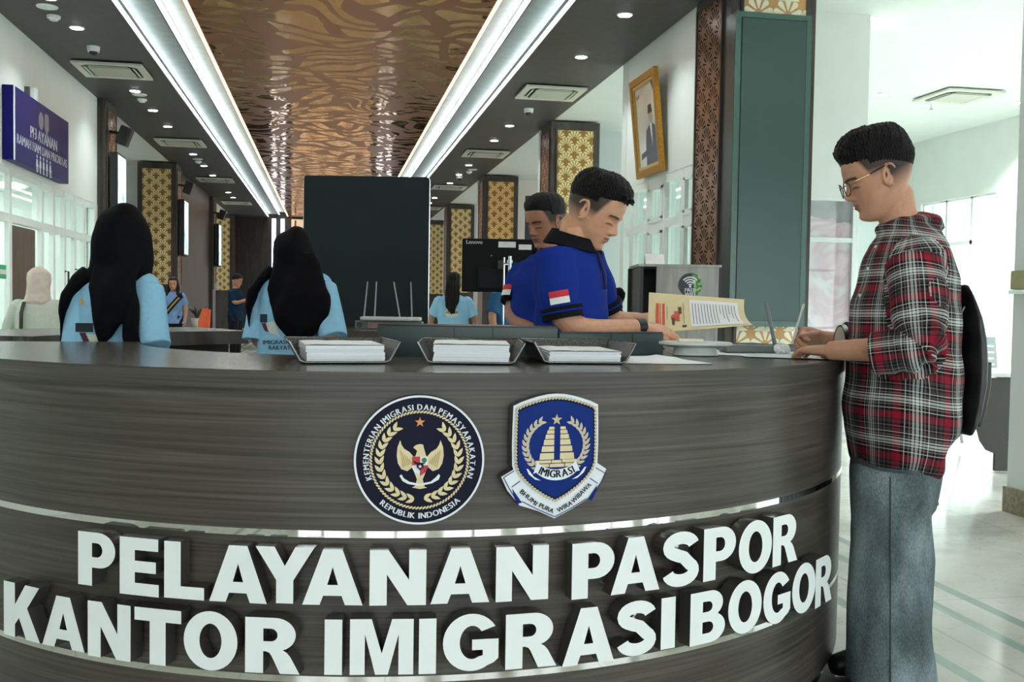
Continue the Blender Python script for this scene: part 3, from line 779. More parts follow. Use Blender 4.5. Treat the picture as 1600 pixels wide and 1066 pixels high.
# ---------------------------------------------------------------- emblems
NAVY = mat('navy_enamel', srgb(19, 21, 42), .5, var=.04, scale=12, spec=.12)
ROYAL = mat('royal_blue_enamel', srgb(12, 42, 116), .5, var=.04, scale=12, spec=.12)
EMW = mat('white_enamel', srgb(222, 230, 236), .35, var=.02)
EMG = mat('pale_gold_enamel', srgb(216, 202, 158), .4, var=.05)
EMT = mat('tan_enamel', srgb(190, 182, 158), .4, var=.05)
EMDG = mat('deep_gold_enamel', srgb(176, 154, 100), .4, var=.05)  # deeper gold tone of the feather lines
EMR = mat('red_enamel', srgb(178, 34, 44), .4); EMGREEN = mat('green_enamel', srgb(24, 110, 70), .4)
EMORANGE = mat('copper_star_enamel', srgb(214, 140, 84), .4)
EMBLACK = mat('black_enamel', srgb(18, 20, 30), .5, spec=.12)
def plane_at(px, py, R):
    a, z = CYL(px, py, R); nrm = Vector((cos(a), sin(a), 0)); ux = Vector((0, 0, 1)).cross(nrm)
    return Vector((CC[0]+R*cos(a), CC[1]+R*sin(a), z)), ux, Vector((0, 0, 1)), nrm
def star(r, r2=.40, rot=0, c=(0, 0)):
    return [(c[0]+(r if k % 2 == 0 else r*r2)*sin(pi*k/5+rot), c[1]+(r if k % 2 == 0 else r*r2)*cos(pi*k/5+rot)) for k in range(10)]
def leaf(x, y, a, L, wd):
    pts = []
    for t in np.linspace(0, 1, 7): pts.append((L*t, wd*sin(pi*t**.8)))
    for t in np.linspace(1, 0, 7)[1:-1]: pts.append((L*t, -wd*sin(pi*t**.8)*.6))
    return [(x+p*cos(a)-q*sin(a), y+p*sin(a)+q*cos(a)) for p, q in pts]
def circ(r, n=72, c=(0, 0)): return [(c[0]+r*cos(2*pi*k/n), c[1]+r*sin(2*pi*k/n)) for k in range(n)]
def curved_text(mb, o, ux, uy, txt, R, size, mid, cw=True, bold=0., span=0., c=(0, 0)):
    """lettering along a circle; mid = middle angle in degrees; cw: tops outward"""
    adv = []
    for ch in txt:
        if ch == ' ': adv.append(size*.34); continue
        v, f = text_poly(ch, size, bold); xs = [p[0] for p in v]; adv.append((max(xs)-min(xs))+size*.11)
    track = radians(span)*R/sum(adv) if span else 1.0; gx = min(track, 1.15)
    tot = sum(adv)*track; pos = -tot/2
    for ch, ad in zip(txt, adv):
        ad *= track; t = pos+ad/2; pos += ad
        if ch == ' ': continue
        a = radians(mid)-t/R if cw else radians(mid)+t/R
        rot = a-pi/2 if cw else a+pi/2
        v, f = text_poly(ch, size, bold); xs = [p[0] for p in v]; xm = (max(xs)+min(xs))/2
        rr = R if cw else R
        oo = Vector((c[0]+rr*cos(a), c[1]+rr*sin(a)))
        mb.add([o+ux*(oo[0]+(x-xm)*gx*cos(rot)-y*sin(rot))+uy*(oo[1]+(x-xm)*gx*sin(rot)+y*cos(rot)) for x, y in v], f)
def rope(mb, path, step, L, w, o, ux, uy, closed=True):
    """slanted beads along a closed outline"""
    P = [np.array(p) for p in path]; seg = [np.linalg.norm(P[(i+1) % len(P)]-P[i]) for i in range(len(P) if closed else len(P)-1)]
    tot = sum(seg); n = int(tot/step); k = 0; acc = 0.0
    for q in range(n):
        s0 = q*tot/n
        while acc+seg[k] < s0: acc += seg[k]; k += 1
        a, b = P[k], P[(k+1) % len(P)]; p = a+(b-a)*((s0-acc)/seg[k]); t = atan2(*(b-a)[::-1])+.62
        pts = [(p[0]+L*cos(u)*cos(t)-w*sin(u)*sin(t), p[1]+L*cos(u)*sin(t)+w*sin(u)*cos(t)) for u in np.linspace(0, 2*pi, 11)[:-1]]
        mb.poly([pts], o, ux, uy)
def layer(o, nrm, k): return o+nrm*(.0012*k)

# round ministry emblem
o, ux, uy, nrm = plane_at(655.5, 719, RF+.030)
px0 = PT(0, 0, 1)
dpt = (np.array(o)-np.array((0, 0, CAM_H)))@CF
U = dpt/FPX                                  # metres per photo pixel there
r0 = 101.5*U
em = MB().poly([circ(r0)], o, ux, uy, depth=.024).build('round_emblem', NAVY, counter)
MB().poly([circ(r0), circ(r0*.968)], layer(o, nrm, 1), ux, uy).build('rim', EMW, em)
m = MB()
curved_text(m, layer(o, nrm, 1), ux, uy, 'KEMENTERIAN IMIGRASI DAN PEMASYARAKATAN', r0*.775, r0*.128, 91, True, .0007, 223)
m.build('ministry_lettering', EMW, em); m = MB()
curved_text(m, layer(o, nrm, 1), ux, uy, 'REPUBLIK INDONESIA', r0*.905, r0*.128, 271.5, False, .0007, 88)
m.build('country_lettering', EMW, em)
m = MB(); rope(m, circ(r0*.745, 120), r0*.052, r0*.034, r0*.015, layer(o, nrm, 1), ux, uy); m.build('rope_ring', EMG, em)
for sg in (-1, 1):
    m = MB()
    for k in range(13):
        a = -pi/2+sg*(.12+k*.192); R_ = r0*.605
        for sd in (-1, 1):
            x, y = R_*cos(a), R_*sin(a); t = a+sg*pi/2
            m.poly([leaf(x-sd*sg*0, y, t+sd*.50, r0*.150, r0*.036)], layer(o, nrm, 1), ux, uy)
    m.build('wreath_branch', EMG, em)
MB().poly([star(r0*.082, c=(0, r0*.585))], layer(o, nrm, 1), ux, uy).build('star', EMORANGE, em)
m = MB(); Lr = r0/486.0
def E(pts): return [((x-545)*Lr, (545-y)*Lr) for x, y in pts]
for fx in (lambda x: x, lambda x: 1100-x):
    m.poly([[(q[0], q[1]) for q in E([(fx(x), y) for x, y in ((400, 395), (380, 450), (375, 510), (385, 570), (410, 612), (455, 628), (490, 600), (500, 520), (470, 485), (430, 460), (410, 430))])]], layer(o, nrm, 1), ux, uy)
m.poly([E([(497, 450), (515, 432), (545, 424), (570, 428), (578, 460), (590, 500), (605, 540), (605, 600), (570, 690), (585, 745), (605, 752), (550, 762), (490, 750), (512, 740), (528, 690), (492, 600), (492, 545), (515, 510), (527, 475), (512, 462)])], layer(o, nrm, 2), ux, uy)
m.build('eagle', EMG, em)
for fx in (lambda x: x, lambda x: 1100-x):
    m = MB()
    for k in range(5):
        m.poly([E([(fx(x), y) for x, y in ((398+k*16, 470+k*16), (404+k*16, 470+k*16), (430+k*13, 600-k*8), (424+k*13, 603-k*8))])], layer(o, nrm, 2), ux, uy)
    m.build('wing_feathers', EMDG, em)
MB().poly([E([(489, 517), (607, 517), (607, 600), (590, 635), (549, 664), (508, 635), (489, 600)])], layer(o, nrm, 3), ux, uy).build('crest_field', EMW, em)
m = MB(); m.poly([E([(489, 517), (549, 517), (549, 582), (489, 582)])], layer(o, nrm, 4), ux, uy); m.poly([E([(549, 582), (607, 582), (607, 600), (590, 635), (549, 664)])], layer(o, nrm, 4), ux, uy); m.build('crest_red_quarters', EMR, em)
m = MB(); m.poly([circ(19*Lr, 14, ((580-545)*Lr, (545-543)*Lr))], layer(o, nrm, 4), ux, uy); m.poly([E([(576, 550), (584, 550), (586, 572), (574, 572)])], layer(o, nrm, 4), ux, uy); m.build('crest_tree', EMGREEN, em)
m = MB(); m.poly([E([(524, 562), (574, 562), (574, 595), (549, 620), (524, 595)])], layer(o, nrm, 5), ux, uy); m.poly([E([(497, 548), (530, 560), (530, 572), (510, 570)])], layer(o, nrm, 5), ux, uy); m.build('crest_black_shield', EMBLACK, em)
MB().poly([star(17*Lr, c=((549-545)*Lr, (545-590)*Lr))], layer(o, nrm, 6), ux, uy).build('crest_star', EMW, em)
m = MB(); m.poly([E([(397, 660), (412, 650), (430, 680), (470, 705), (545, 722), (630, 705), (665, 675), (690, 648), (700, 662), (690, 690), (640, 718), (548, 738), (460, 722), (420, 700)])], layer(o, nrm, 4), ux, uy); m.build('scroll', EMW, em)

# shield emblem
o, ux, uy, nrm = plane_at(868, 711, RF+.034)
dpt = (np.array(o)-np.array((0, 0, CAM_H)))@CF; U = dpt/FPX
k_ = U/4.957
def Q(pts): return [((x-465)*k_*1.035, (530-y)*k_) for x, y in pts]
half = [(465, 62), (530, 66), (600, 80), (670, 100), (735, 122), (795, 150), (800, 300), (802, 450), (798, 600), (775, 665), (720, 735), (650, 800), (560, 862), (465, 912)]
def mirror(pts): return pts+[(930-x, y) for x, y in reversed(pts[1:-1])]
def inset(pts, s): return [(465+(x-465)*s, 480+(y-480)*s) for x, y in pts]
sh = mirror(half)
ban = [(795, 598), (880, 655), (835, 760), (740, 880), (735, 862), (600, 960), (465, 1026), (330, 960), (195, 890), (190, 910), (90, 790), (42, 685), (140, 630)]
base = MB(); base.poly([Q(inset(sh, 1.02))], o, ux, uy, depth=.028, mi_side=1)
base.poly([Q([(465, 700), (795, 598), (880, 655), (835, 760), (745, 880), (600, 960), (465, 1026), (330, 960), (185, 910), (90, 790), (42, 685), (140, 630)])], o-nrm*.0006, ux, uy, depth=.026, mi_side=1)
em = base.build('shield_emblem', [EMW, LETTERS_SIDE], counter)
MB().poly([Q([(150, 640), (185, 720), (125, 765), (190, 890), (170, 885), (100, 785), (58, 690)]), ], layer(o, nrm, 1), ux, uy).build('ribbon_tail', EMW, em)
m = MB()
for fx in (lambda x: x, lambda x: 930-x):
    m.poly([Q([(fx(125), 775), (fx(205), 890), (fx(165), 892), (fx(140), 845)])], layer(o, nrm, 2), ux, uy)
    for a, b in (((58, 690), (112, 790)), ((112, 790), (180, 900)), ((122, 765), (186, 722)), ((205, 880), (330, 948)), ((330, 948), (465, 1012)), ((58, 690), (140, 640))):
        a, b = np.array(a, float), np.array(b, float); d = (b-a)/np.linalg.norm(b-a); q = np.array((-d[1], d[0]))*3.2
        m.poly([Q([(fx(p[0]), p[1]) for p in (a+q, b+q, b-q, a-q)])], layer(o, nrm, 2), ux, uy)
m.build('ribbon_outline', ROYAL, em)
MB().poly([Q(inset(sh, .955))], layer(o, nrm, 1), ux, uy).build('shield_backing', EMBLACK, em)
MB().poly([Q(inset(sh, .89))], layer(o, nrm, 2), ux, uy).build('shield_field', ROYAL, em)
m = MB()
path = []
P_ = inset(sh, .945)
for i in range(len(P_)):
    a, b = np.array(P_[i]), np.array(P_[(i+1) % len(P_)])
    for t in np.linspace(0, 1, 5)[:-1]: path.append(tuple(a+(b-a)*t))
rope(m, Q(path), 27*k_, 19*k_, 8.5*k_, layer(o, nrm, 3), ux, uy); m.build('rope_border', EMT, em)
for sg in (-1, 1):
    m = MB()
    for k in range(11):
        a = -pi/2+sg*(.62+k*.19); cx, cy, R_ = 467, 455, 232
        for sd in (-1, 1):
            x, y = cx+R_*cos(a)*1.03, cy-R_*sin(a)*.92; t = a+sg*pi/2
            lf = leaf(0, 0, t+sd*.5, 62, 15)
            m.poly([Q([(x+p, y-q) for p, q in lf])], layer(o, nrm, 3), ux, uy)
    m.build('wreath_branch', EMT, em)
MB().poly([[((x)*k_, (y+530-255)*k_) for x, y in star(46)]], layer(o, nrm, 4), ux, uy).build('star', EMT, em)
m = MB()
for x0, x1, y0, y1 in ((402, 447, 308, 330), (388, 447, 335, 362), (375, 447, 368, 402), (362, 447, 408, 450), (347, 447, 458, 502), (332, 447, 512, 562)):
    m.poly([Q([(x0+6, y0), (x1, y0), (x1, y1), (x0, y1)])], layer(o, nrm, 4), ux, uy)
    m.poly([Q([(930-x1+12, y0), (930-x0+6, y0), (930-x0+12, y1), (930-x1+12, y1)])], layer(o, nrm, 4), ux, uy)
for x0, x1, y0, y1 in ((300, 425, 568, 590), (430, 508, 568, 590), (514, 632, 564, 588), (330, 408, 596, 620), (414, 530, 596, 622), (536, 620, 594, 620)):
    m.poly([Q([(x0, y0), (x1, y0), (x1, y1), (x0, y1)])], layer(o, nrm, 4), ux, uy)
m.build('stepped_gate', EMG, em)
m = MB(); m.poly([Q([(315, 582)]+[(468+185*sin(t), 500+140*cos(t)) for t in np.linspace(-1.0, 1.0, 9)]+[(622, 578), (655, 655)]+[(468+215*sin(t), 530+195*cos(t)) for t in np.linspace(.85, -.85, 11)]+[(283, 668)])], layer(o, nrm, 5), ux, uy)
for fx in (lambda x: x, lambda x: 937-x): m.poly([Q([(fx(230), 626), (fx(245), 630), (fx(290), 690), (fx(345), 722), (fx(300), 712), (fx(250), 670)])], layer(o, nrm, 5), ux, uy)
m.build('name_ribbon', EMW, em)
m = MB(); curved_text(m, layer(o, nrm, 6), ux, uy, 'IMIGRASI', 330*k_, 84*k_, 270, False, .0009, 57, c=(4*k_, (530-372)*k_)); m.build('name_lettering', EMBLACK, em)
m = MB()
for txt, p0, p1 in (('BHUMI', (188, 800), (312, 912)), ('PURA', (335, 918), (448, 975)), ('WIRA', (487, 972), (602, 912)), ('WIBAWA', (606, 908), (752, 770))):
    a, b = [Vector((q[0], q[1])) for q in Q([p0, p1])]
    d = (b-a); L = d.length; d.normalize(); nn = Vector((-d[1], d[0]))
    v, f = text_poly(txt, 52*k_, .0004); w = max(p[0] for p in v)-min(p[0] for p in v)
    mid = (a+b)/2
    add_text(m, txt, 52*k_, layer(o, nrm, 3)+ux*mid[0]+uy*mid[1]-(ux*nn[0]+uy*nn[1])*(10*k_), ux*d[0]+uy*d[1], ux*nn[0]+uy*nn[1], .0004, sx=L/w)
m.build('motto_lettering', EMBLACK, em)
# ---------------------------------------------------------------- ceiling fittings
LAMP = glow('downlight_lens', (.92, 1, 1, 1), 40.0)
def downlight(x, y, label, grp, w=None, z=ZC, r=.075):
    t = thing('downlight', (x, y, z), label, 'ceiling light', grp)
    MB().cyl((x, y, z+.001), (x, y, z-.012), r*1.25, r*1.2, n=20).build('trim_ring', FRAME, t, smooth=40)
    MB().cyl((x, y, z-.010), (x, y, z-.016), r, r*.96, n=20).build('lens', LAMP, t, smooth=40)
    if w:
        ld = bpy.data.lights.new('downlight_beam', 'SPOT'); ld.energy = w; ld.spot_size = radians(125); ld.spot_blend = .8; ld.color = (.9, 1, 1); ld.shadow_soft_size = .07
        lo = bpy.data.objects.new('downlight_beam', ld); COL.objects.link(lo); lo.location = (x, y, z-.03); lo.parent = t; lo.matrix_parent_inverse = Matrix.Translation(-Vector(t.location))
    return t
for k, y in enumerate((3.0, 4.9, 6.8, 8.7)):  # rows continued out of view, added for top light on the counter
    downlight(3.34, y, 'added unseen downlight in the right ceiling strip above the counter, %s' % ORD[k], 'added downlights above the counter', 75)
    downlight(-3.1, y, 'added unseen downlight in the left ceiling strip above the counter, %s' % ORD[k], 'added downlights above the counter', 75)
for k, (x, y) in enumerate(((6.2, 5.5), (8.6, 7.5), (8.6, 11.0), (10.6, 12.6))):  # extra lamps out of view, added to brighten the foyer walls
    downlight(x, y, 'added unseen downlight brightening the foyer over the open floor, %s' % ORD[k], 'foyer downlights', 900, ZC+.03)
for k, y in enumerate((11.15, 13.16, 18.54, 20.3, 24.06, 25.9, 27.85, 31.9, 33.6, 36.0)):
    downlight(3.34, y, 'round white downlight in the right dark ceiling strip, %s of the row' % ORD[k], 'downlights in the right ceiling strip', 110 if k < 7 else None)
for k, y in enumerate((12.03, 13.28, 17.07, 18.73, 20.4, 24.13, 26.15, 28.12, 32.4, 34.0, 36.2)):
    downlight(-3.1, y, 'round white downlight in the left dark ceiling strip, %s of the row' % ORD[k], 'downlights in the left ceiling strip', 110 if k < 7 else None)
for k, (px, py) in enumerate(((1360, 28), (1380, 147), (1588, 160))):
    p = PX_Z(px, py, ZC+.03)
    downlight(p[0], p[1], 'round downlight in the white foyer ceiling, %s one' % ('nearest', 'middle', 'rightmost')[k], 'foyer downlights', 2400, ZC+.03)
def ac(x, y, label, z=ZC, s=.96):
    z -= .021
    t = thing('air_conditioner', (x, y, z), label, 'air conditioner', 'ceiling cassette air conditioners')
    h = s/2
    pm = MB(); pm.poly([[(-h, -h), (h, -h), (h, h), (-h, h)], [(-h*.80, -h*.62), (-h*.62, -h*.80), (h*.62, -h*.80), (h*.80, -h*.62), (h*.80, h*.62), (h*.62, h*.80), (-h*.62, h*.80), (-h*.80, h*.62)]], (x, y, z-.03), (1, 0, 0), (0, -1, 0), depth=.03)
    pm.build('panel', AC_W, t)
    MB().box((x, y, z-.004), (s*.9, s*.9, .006)).build('air_slots', BLACK, t)
    MB().box((x, y, z-.035), (s*.60, s*.60, .022), bev=.01).build('intake_grille', AC_G, t)
    for dx, dy in ((1, 0), (-1, 0), (0, 1), (0, -1)):
        MB().box((x+dx*h*.70, y+dy*h*.70, z-.034), (.03 if dx else s*.56, .03 if dy else s*.56, .012), bev=.004, m=Matrix.Rotation(.25*dx, 3, 'Y') @ Matrix.Rotation(-.25*dy, 3, 'X')).build('louvre', AC_W, t)
AC_W = mat('ac_plastic', srgb(206, 208, 196), .4, var=.02); AC_G = mat('ac_grille', srgb(178, 180, 166), .5, var=.06, scale=60)
for k, y in enumerate((15.4, 22.0, 28.7, 35.2)):
    ac(3.42, y, 'white square air conditioner in the right dark ceiling strip, %s' % ORD[k])
for k, y in enumerate((15.5, 22.3, 29.0, 35.6)):
    ac(-3.12, y, 'white square air conditioner in the left dark ceiling strip, %s' % ORD[k])
ac(9.68, 14.15, 'white square air conditioner in the bright foyer ceiling at the right', ZC+.03)
def dome(px, py, label, z=ZC):
    p = PX_Z(px, py, z)
    t = thing('dome_camera', (p[0], p[1], z), label, 'camera', 'ceiling dome cameras')
    MB().cyl((p[0], p[1], z), (p[0], p[1], z-.07), .085, .075, n=20).build('housing', FRAME, t, smooth=40)
    MB().sph((p[0], p[1], z-.07), (.055, .055, .05)).build('lens_dome', BLACK, t, smooth=60)
dome(146, 73, 'white dome camera with a dark lens on the left ceiling beside the air conditioner')
dome(826, 170, 'white dome camera on the right dark ceiling above the second lattice column')
dome(718, 275, 'small white dome camera on the right dark ceiling, far down the hall')
def sensor(px, py, label, z=ZC):
    p = PX_Z(px, py, z)
    t = thing('smoke_detector', (p[0], p[1], z), label, 'smoke detector', 'ceiling smoke detectors')
    MB().cyl((p[0], p[1], z), (p[0], p[1], z-.03), .08, .075, n=18).build('base', FRAME, t, smooth=40)
    MB().cyl((p[0], p[1], z-.03), (p[0], p[1], z-.055), .055, .045, n=18).build('cap', FRAME, t, smooth=40)
    MB().cyl((p[0]+.03, p[1]-.4, z), (p[0]+.03, p[1]-.4, z-.012), .12, .115, n=18).build('cover_disc', FRAME, t, smooth=40)
sensor(84, 25, 'white smoke detector on the left dark ceiling above the navy sign')
sensor(222, 155, 'small white smoke detector between two downlights on the left ceiling')
sensor(310, 252, 'tiny white smoke detector far along the left ceiling')
sensor(733, 268, 'tiny white smoke detector far along the right ceiling')
for px, py, lb in ((1298, 38, 'nearer'), (1455, 162, 'farther')):
    p = PX_Z(px, py, ZC+.03); z = ZC+.03
    t = thing('sprinkler', (p[0], p[1], z), '%s small steel sprinkler hanging from the white foyer ceiling' % lb, 'sprinkler', 'foyer sprinklers')
    MB().cyl((p[0], p[1], z), (p[0], p[1], z-.01), .035).build('escutcheon', FRAME, t)
    m = MB(); m.cyl((p[0], p[1], z), (p[0], p[1], z-.09), .012); m.cyl((p[0], p[1], z-.09), (p[0], p[1], z-.095), .035); m.build('head', CHROME, t)

# ---------------------------------------------------------------- sign on the left wall
NAVYS = mat('navy_sign_gloss', srgb(18, 16, 92), .4, var=.05, scale=5, spec=.12)
SIGNW = mat('sign_lettering', srgb(205, 212, 224), .35)
sg = thing('wall_sign', (XWL, 14.1, 2.8), 'navy blue wall sign with white lettering above the left glass wall', 'sign')
ya, yb, za, zb = 12.86, 15.42, 2.81, 3.70; yc = (ya+yb)/2
MB().box((XWL+.07, yc, (za+zb)/2), (.13, yb-ya, zb-za), bev=.006).build('panel', NAVYS, sg)
MB().box((XWL+.138, ya+.012, (za+zb)/2), (.012, .025, zb-za)).build('edge_trim', EMW, sg)
xs = XWL+.1375; u_, v_ = Vector((0, 1, 0)), Vector((0, 0, 1))
m = MB()
add_text(m, 'PELAYANAN', .215, (xs, yc+.02, 3.185), u_, v_, .008, sx=1.05)
add_text(m, 'RAMAH HAM DAN PRIORITAS', .165, (xs, yc, 3.03), u_, v_, .006, sx=1.06)
m.build('lettering', SIGNW, sg)
m = MB(); m.poly([circ(.115, 28)], (xs, yc-.13, 3.47), u_, v_); m.build('round_crest', mat('faded_silver', srgb(120, 122, 130), .4), sg)
m = MB(); m.poly([[(-.1, .13), (0, .15), (.1, .13), (.1, -.05), (0, -.15), (-.1, -.05)]], (xs, yc+.13, 3.46), u_, v_); m.build('shield_crest', MATS['faded_silver'], sg)
m = MB()
for k, dx in enumerate((-.32, -.17, -.02, .14, .30)):
    m.poly([circ(.026, 14)], (xs, yc+dx, 2.985), u_, v_)
    m.poly([[(-.03, 0), (.03, 0), (.045, -.09), (.02, -.1), (.02, -.17), (-.02, -.17), (-.02, -.1), (-.045, -.09)]], (xs, yc+dx, 2.95), u_, v_)
    if k in (0, 4): m.poly([circ(.055, 16), circ(.04, 16)], (xs, yc+dx+.02, 2.84), u_, v_)
m.build('pictograms', SIGNW, sg)
bx = thing('sensor_box', (XWL, 13.7, 3.75), 'small white box on the wall above the navy sign', 'box')
p = PX_X(42, 148, XWL)
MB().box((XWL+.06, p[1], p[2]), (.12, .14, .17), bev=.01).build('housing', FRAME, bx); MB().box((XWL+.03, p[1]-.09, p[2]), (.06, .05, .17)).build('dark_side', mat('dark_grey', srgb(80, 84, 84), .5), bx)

# ---------------------------------------------------------------- portrait on the right wall
GILT = mat('carved_gilt', srgb(176, 128, 44), .35, .7, var=.3, scale=70, bump=.6)
pt = thing('framed_portrait', (XWR, 12.1, 2.8), 'gilt framed portrait of a man in a dark suit leaning on the right wall', 'picture')
y0, y1, z0, z1 = 11.62, 12.62, 2.83, 4.08; tilt = .16
def PF(a, h, d): return Vector((XWR-.05-d-tilt*(h-z0)/(z1-z0)*.8, a, h))
ux = Vector((0, -1, 0)); uy = (PF(0, z1, 0)-PF(0, z0, 0)).normalized(); H = (PF(0, z1, 0)-PF(0, z0, 0)).length; Wd = y1-y0
o = PF(y1, z0, .05)
fm = MB(); q = .085
fm.poly([[(0, 0), (Wd, 0), (Wd, H), (0, H)], [(q, q), (Wd-q, q), (Wd-q, H-q), (q, H-q)]], o, ux, uy, depth=.055); fm.build('frame', GILT, pt)
n_ = ux.cross(uy)
fm = MB(); fm.poly([[(q*.8, q*.8), (Wd-q*.8, q*.8), (Wd-q*.8, H-q*.8), (q*.8, H-q*.8)], [(q*1.5, q*1.5), (Wd-q*1.5, q*1.5), (Wd-q*1.5, H-q*1.5), (q*1.5, H-q*1.5)]], o-n_*.012, ux, uy, depth=.02); fm.build('inner_moulding', mat('pale_gilt', srgb(198, 170, 104), .3, .6), pt)
fm = MB(); fm.poly([[(q, q), (Wd-q, q), (Wd-q, H-q), (q, H-q)]], o-n_*.03, ux, uy, depth=.004); fm.build('sheet', mat('portrait_paper', srgb(196, 196, 186), .2, var=.05, scale=3), pt)
SUIT = mat('print_suit', srgb(52, 58, 74), .3); SKINP = mat('print_face', srgb(170, 150, 136), .3); CAPP = mat('print_cap', srgb(34, 34, 38), .3)
oo = o-n_*.0285
fm = MB(); fm.poly([[(.40, .12), (.88, .12), (.90, .45), (.86, .56), (.72, .62), (.60, .62), (.47, .56), (.42, .40)]], oo, ux, uy); fm.poly([[(.20, .22), (.48, .26), (.48, .33), (.22, .30)]], oo, ux, uy); fm.build('suit', SUIT, pt)
fm = MB(); fm.poly([[(.62, .62), (.70, .62), (.67, .34)]], oo+n_*.0008, ux, uy); fm.build('shirt_front', mat('print_shirt', srgb(214, 214, 210), .3), pt)
fm = MB(); fm.poly([circ(.088, 20, (.655, .72))], oo+n_*.0008, ux, uy); fm.build('face', SKINP, pt)
fm = MB(); fm.poly([[(.57, .755), (.74, .755), (.72, .86), (.59, .86)]], oo+n_*.0016, ux, uy); fm.build('cap', CAPP, pt)
fm = MB(); fm.poly([circ(.024, 14, (.20, H-.24))], oo, ux, uy); fm.poly([circ(.022, 14, (.27, H-.23))], oo, ux, uy)
fm.poly([[(.86, H-.13), (.885, H-.13), (.885, H-.36), (.75, H-.13)]], oo, ux, uy); fm.build('print_marks', CAPP, pt)
MB().tube([PF(yc_, z1-.05, .02)*1.0 for yc_ in (y0+.2, y1-.2)], .006).build('hanging_wire', BLACK, pt)

# ---------------------------------------------------------------- big display on the near right column
PANELG = mat('dark_green_screen', srgb(50, 76, 73), .28, var=.03, scale=3)
dp = thing('digital_display', (4.33, 9.48, 1.0), 'tall dark green portrait display panel fixed to the nearest right column', 'display')
xa, xb, za, zb = 3.945, 4.755, .985, 4.105
MB().box(((xa+xb)/2, 9.47, (za+zb)/2), (xb-xa, .20, zb-za), bev=.006).build('housing', mat('green_black_metal', srgb(44, 56, 52), .32), dp)
MB().box(((xa+xb)/2+.012, 9.366, (za+zb)/2), (xb-xa-.12, .012, zb-za-.12)).build('screen', PANELG, dp)
fm = MB(); a, b = (xb-xa)/2, (zb-za)/2
fm.poly([[(-a, -b), (a, -b), (a, b), (-a, b)], [(-a+.055, -b+.055), (a-.055, -b+.055), (a-.055, b-.055), (-a+.055, b-.055)]], ((xa+xb)/2, 9.356, (za+zb)/2), (1, 0, 0), (0, 0, 1), depth=.014)
fm.build('bezel', mat('green_grey_bezel', srgb(66, 96, 88), .25), dp)

# ---------------------------------------------------------------- freestanding board behind the rear counter
def frame_at(px, d):
    """camera-facing axes on the floor below a photo column at depth d"""
    p = PT(px, 476, d); return Vector((p[0], p[1], 0)), Vector((cos(YAW), -sin(YAW), 0)), Vector((sin(YAW), cos(YAW), 0))
def rrect(w, h, r, n=6):
    return [(cx+r*cos(a), cy+r*sin(a)) for cx, cy, a0 in ((w/2-r, h-r, 0), (-w/2+r, h-r, pi/2), (-w/2+r, r, pi), (w/2-r, r, 1.5*pi)) for a in np.linspace(a0, a0+pi/2, n)]
D_ = 6.5; o, ux, uf = frame_at(571, D_)
hb = 1.18+(471-277)*D_/FPX
bd = thing('standing_board', o, 'large matt dark green standing board with rounded corners behind the router', 'board')
MB().poly([rrect(195*D_/FPX, hb-.12, .02)], o+Vector((0, 0, .12)), ux, (0, 0, 1), depth=.06).build('panel', mat('board_green_black', srgb(33, 43, 44), .6, var=.05, scale=4, spec=.15), bd)
MB().poly([rrect(197.5*D_/FPX, hb-.118, .021), rrect(194.8*D_/FPX, hb-.122, .02)], o+Vector((0, 0, .119))+uf*.012, ux, (0, 0, 1), depth=.035).build('edge_trim', CHROME, bd)
m = MB()
for s in (-.3, .3): m.box(o+ux*s+uf*.03+Vector((0, 0, .06)), (.06, .5, .12), rz=-YAW, bev=.01)
m.build('foot', BLACK, bd)

# ---------------------------------------------------------------- black edge-on totem in the hall
o, ux, uf = frame_at(826, 10.9)
tt = thing('display_totem', o, 'narrow black standing display seen edge-on behind the second officer', 'display')
MB().box(o+Vector((0, 0, 1.19))+uf*.3, (.10, .62, 2.34), rz=-YAW-.02, bev=.01).build('body', BLACK, tt)
MB().box(o+Vector((0, 0, .02))+uf*.3, (.4, .7, .04), rz=-YAW, bev=.01).build('base', BLACK, tt)

# ---------------------------------------------------------------- computer monitor on the rear counter
D_ = 5.55; o, ux, uf = frame_at(786, D_); k = D_/FPX
mo = thing('computer_monitor', o+Vector((0, 0, ZT)), 'black computer monitor seen from the back with two white stickers', 'monitor')
zc = CAM_H+(474.5-416)*k
c = o+Vector((0, 0, zc))
MB().box(c, (130*k, .035, 83*k), rz=-YAW, bev=.008).build('back_shell', mat('monitor_black', srgb(15, 18, 18), .5, spec=.12), mo)
MB().box(c-ux*(5*k)-uf*.022-Vector((0, 0, 20*k)), (72*k, .03, 34*k), rz=-YAW, bev=.008).build('port_housing', mat('monitor_black2', srgb(21, 24, 24), .5, spec=.12), mo)
m = MB(); add_text(m, 'Lenovo', 8.6*k, c-uf*.0185+ux*(-46*k)+Vector((0, 0, 33*k)), ux, (0, 0, 1), .0006); m.build('maker_name', mat('silver_print', srgb(190, 194, 194), .4), mo)
STK = mat('white_sticker', srgb(220, 222, 220), .5)
MB().box(c-uf*.019+ux*(5*k)+Vector((0, 0, 32.5*k)), (27*k, .002, 9*k), rz=-YAW).build('sticker', STK, mo)
MB().box(c-uf*.019+ux*(33*k)+Vector((0, 0, 29*k)), (20*k, .002, 8*k), rz=-YAW).build('sticker', STK, mo)
for dz in (15, -12):
    MB().sph(c-uf*.02+ux*(-19*k)+Vector((0, 0, dz*k)), .006, n=10).build('screw', CHROME, mo)
m = MB(); b0 = o-uf*.07+ux*(1*k)
m.cyl(b0+Vector((0, 0, ZT)), b0+Vector((0, 0, zc+12*k)), .006, n=10); m.build('pole', CHROME, mo)
MB().cyl(b0+Vector((0, 0, ZT)), b0+Vector((0, 0, ZT+.012)), .08, n=24).build('pole_base', BLACK, mo)
m = MB(); b1 = b0+ux*(9*k)
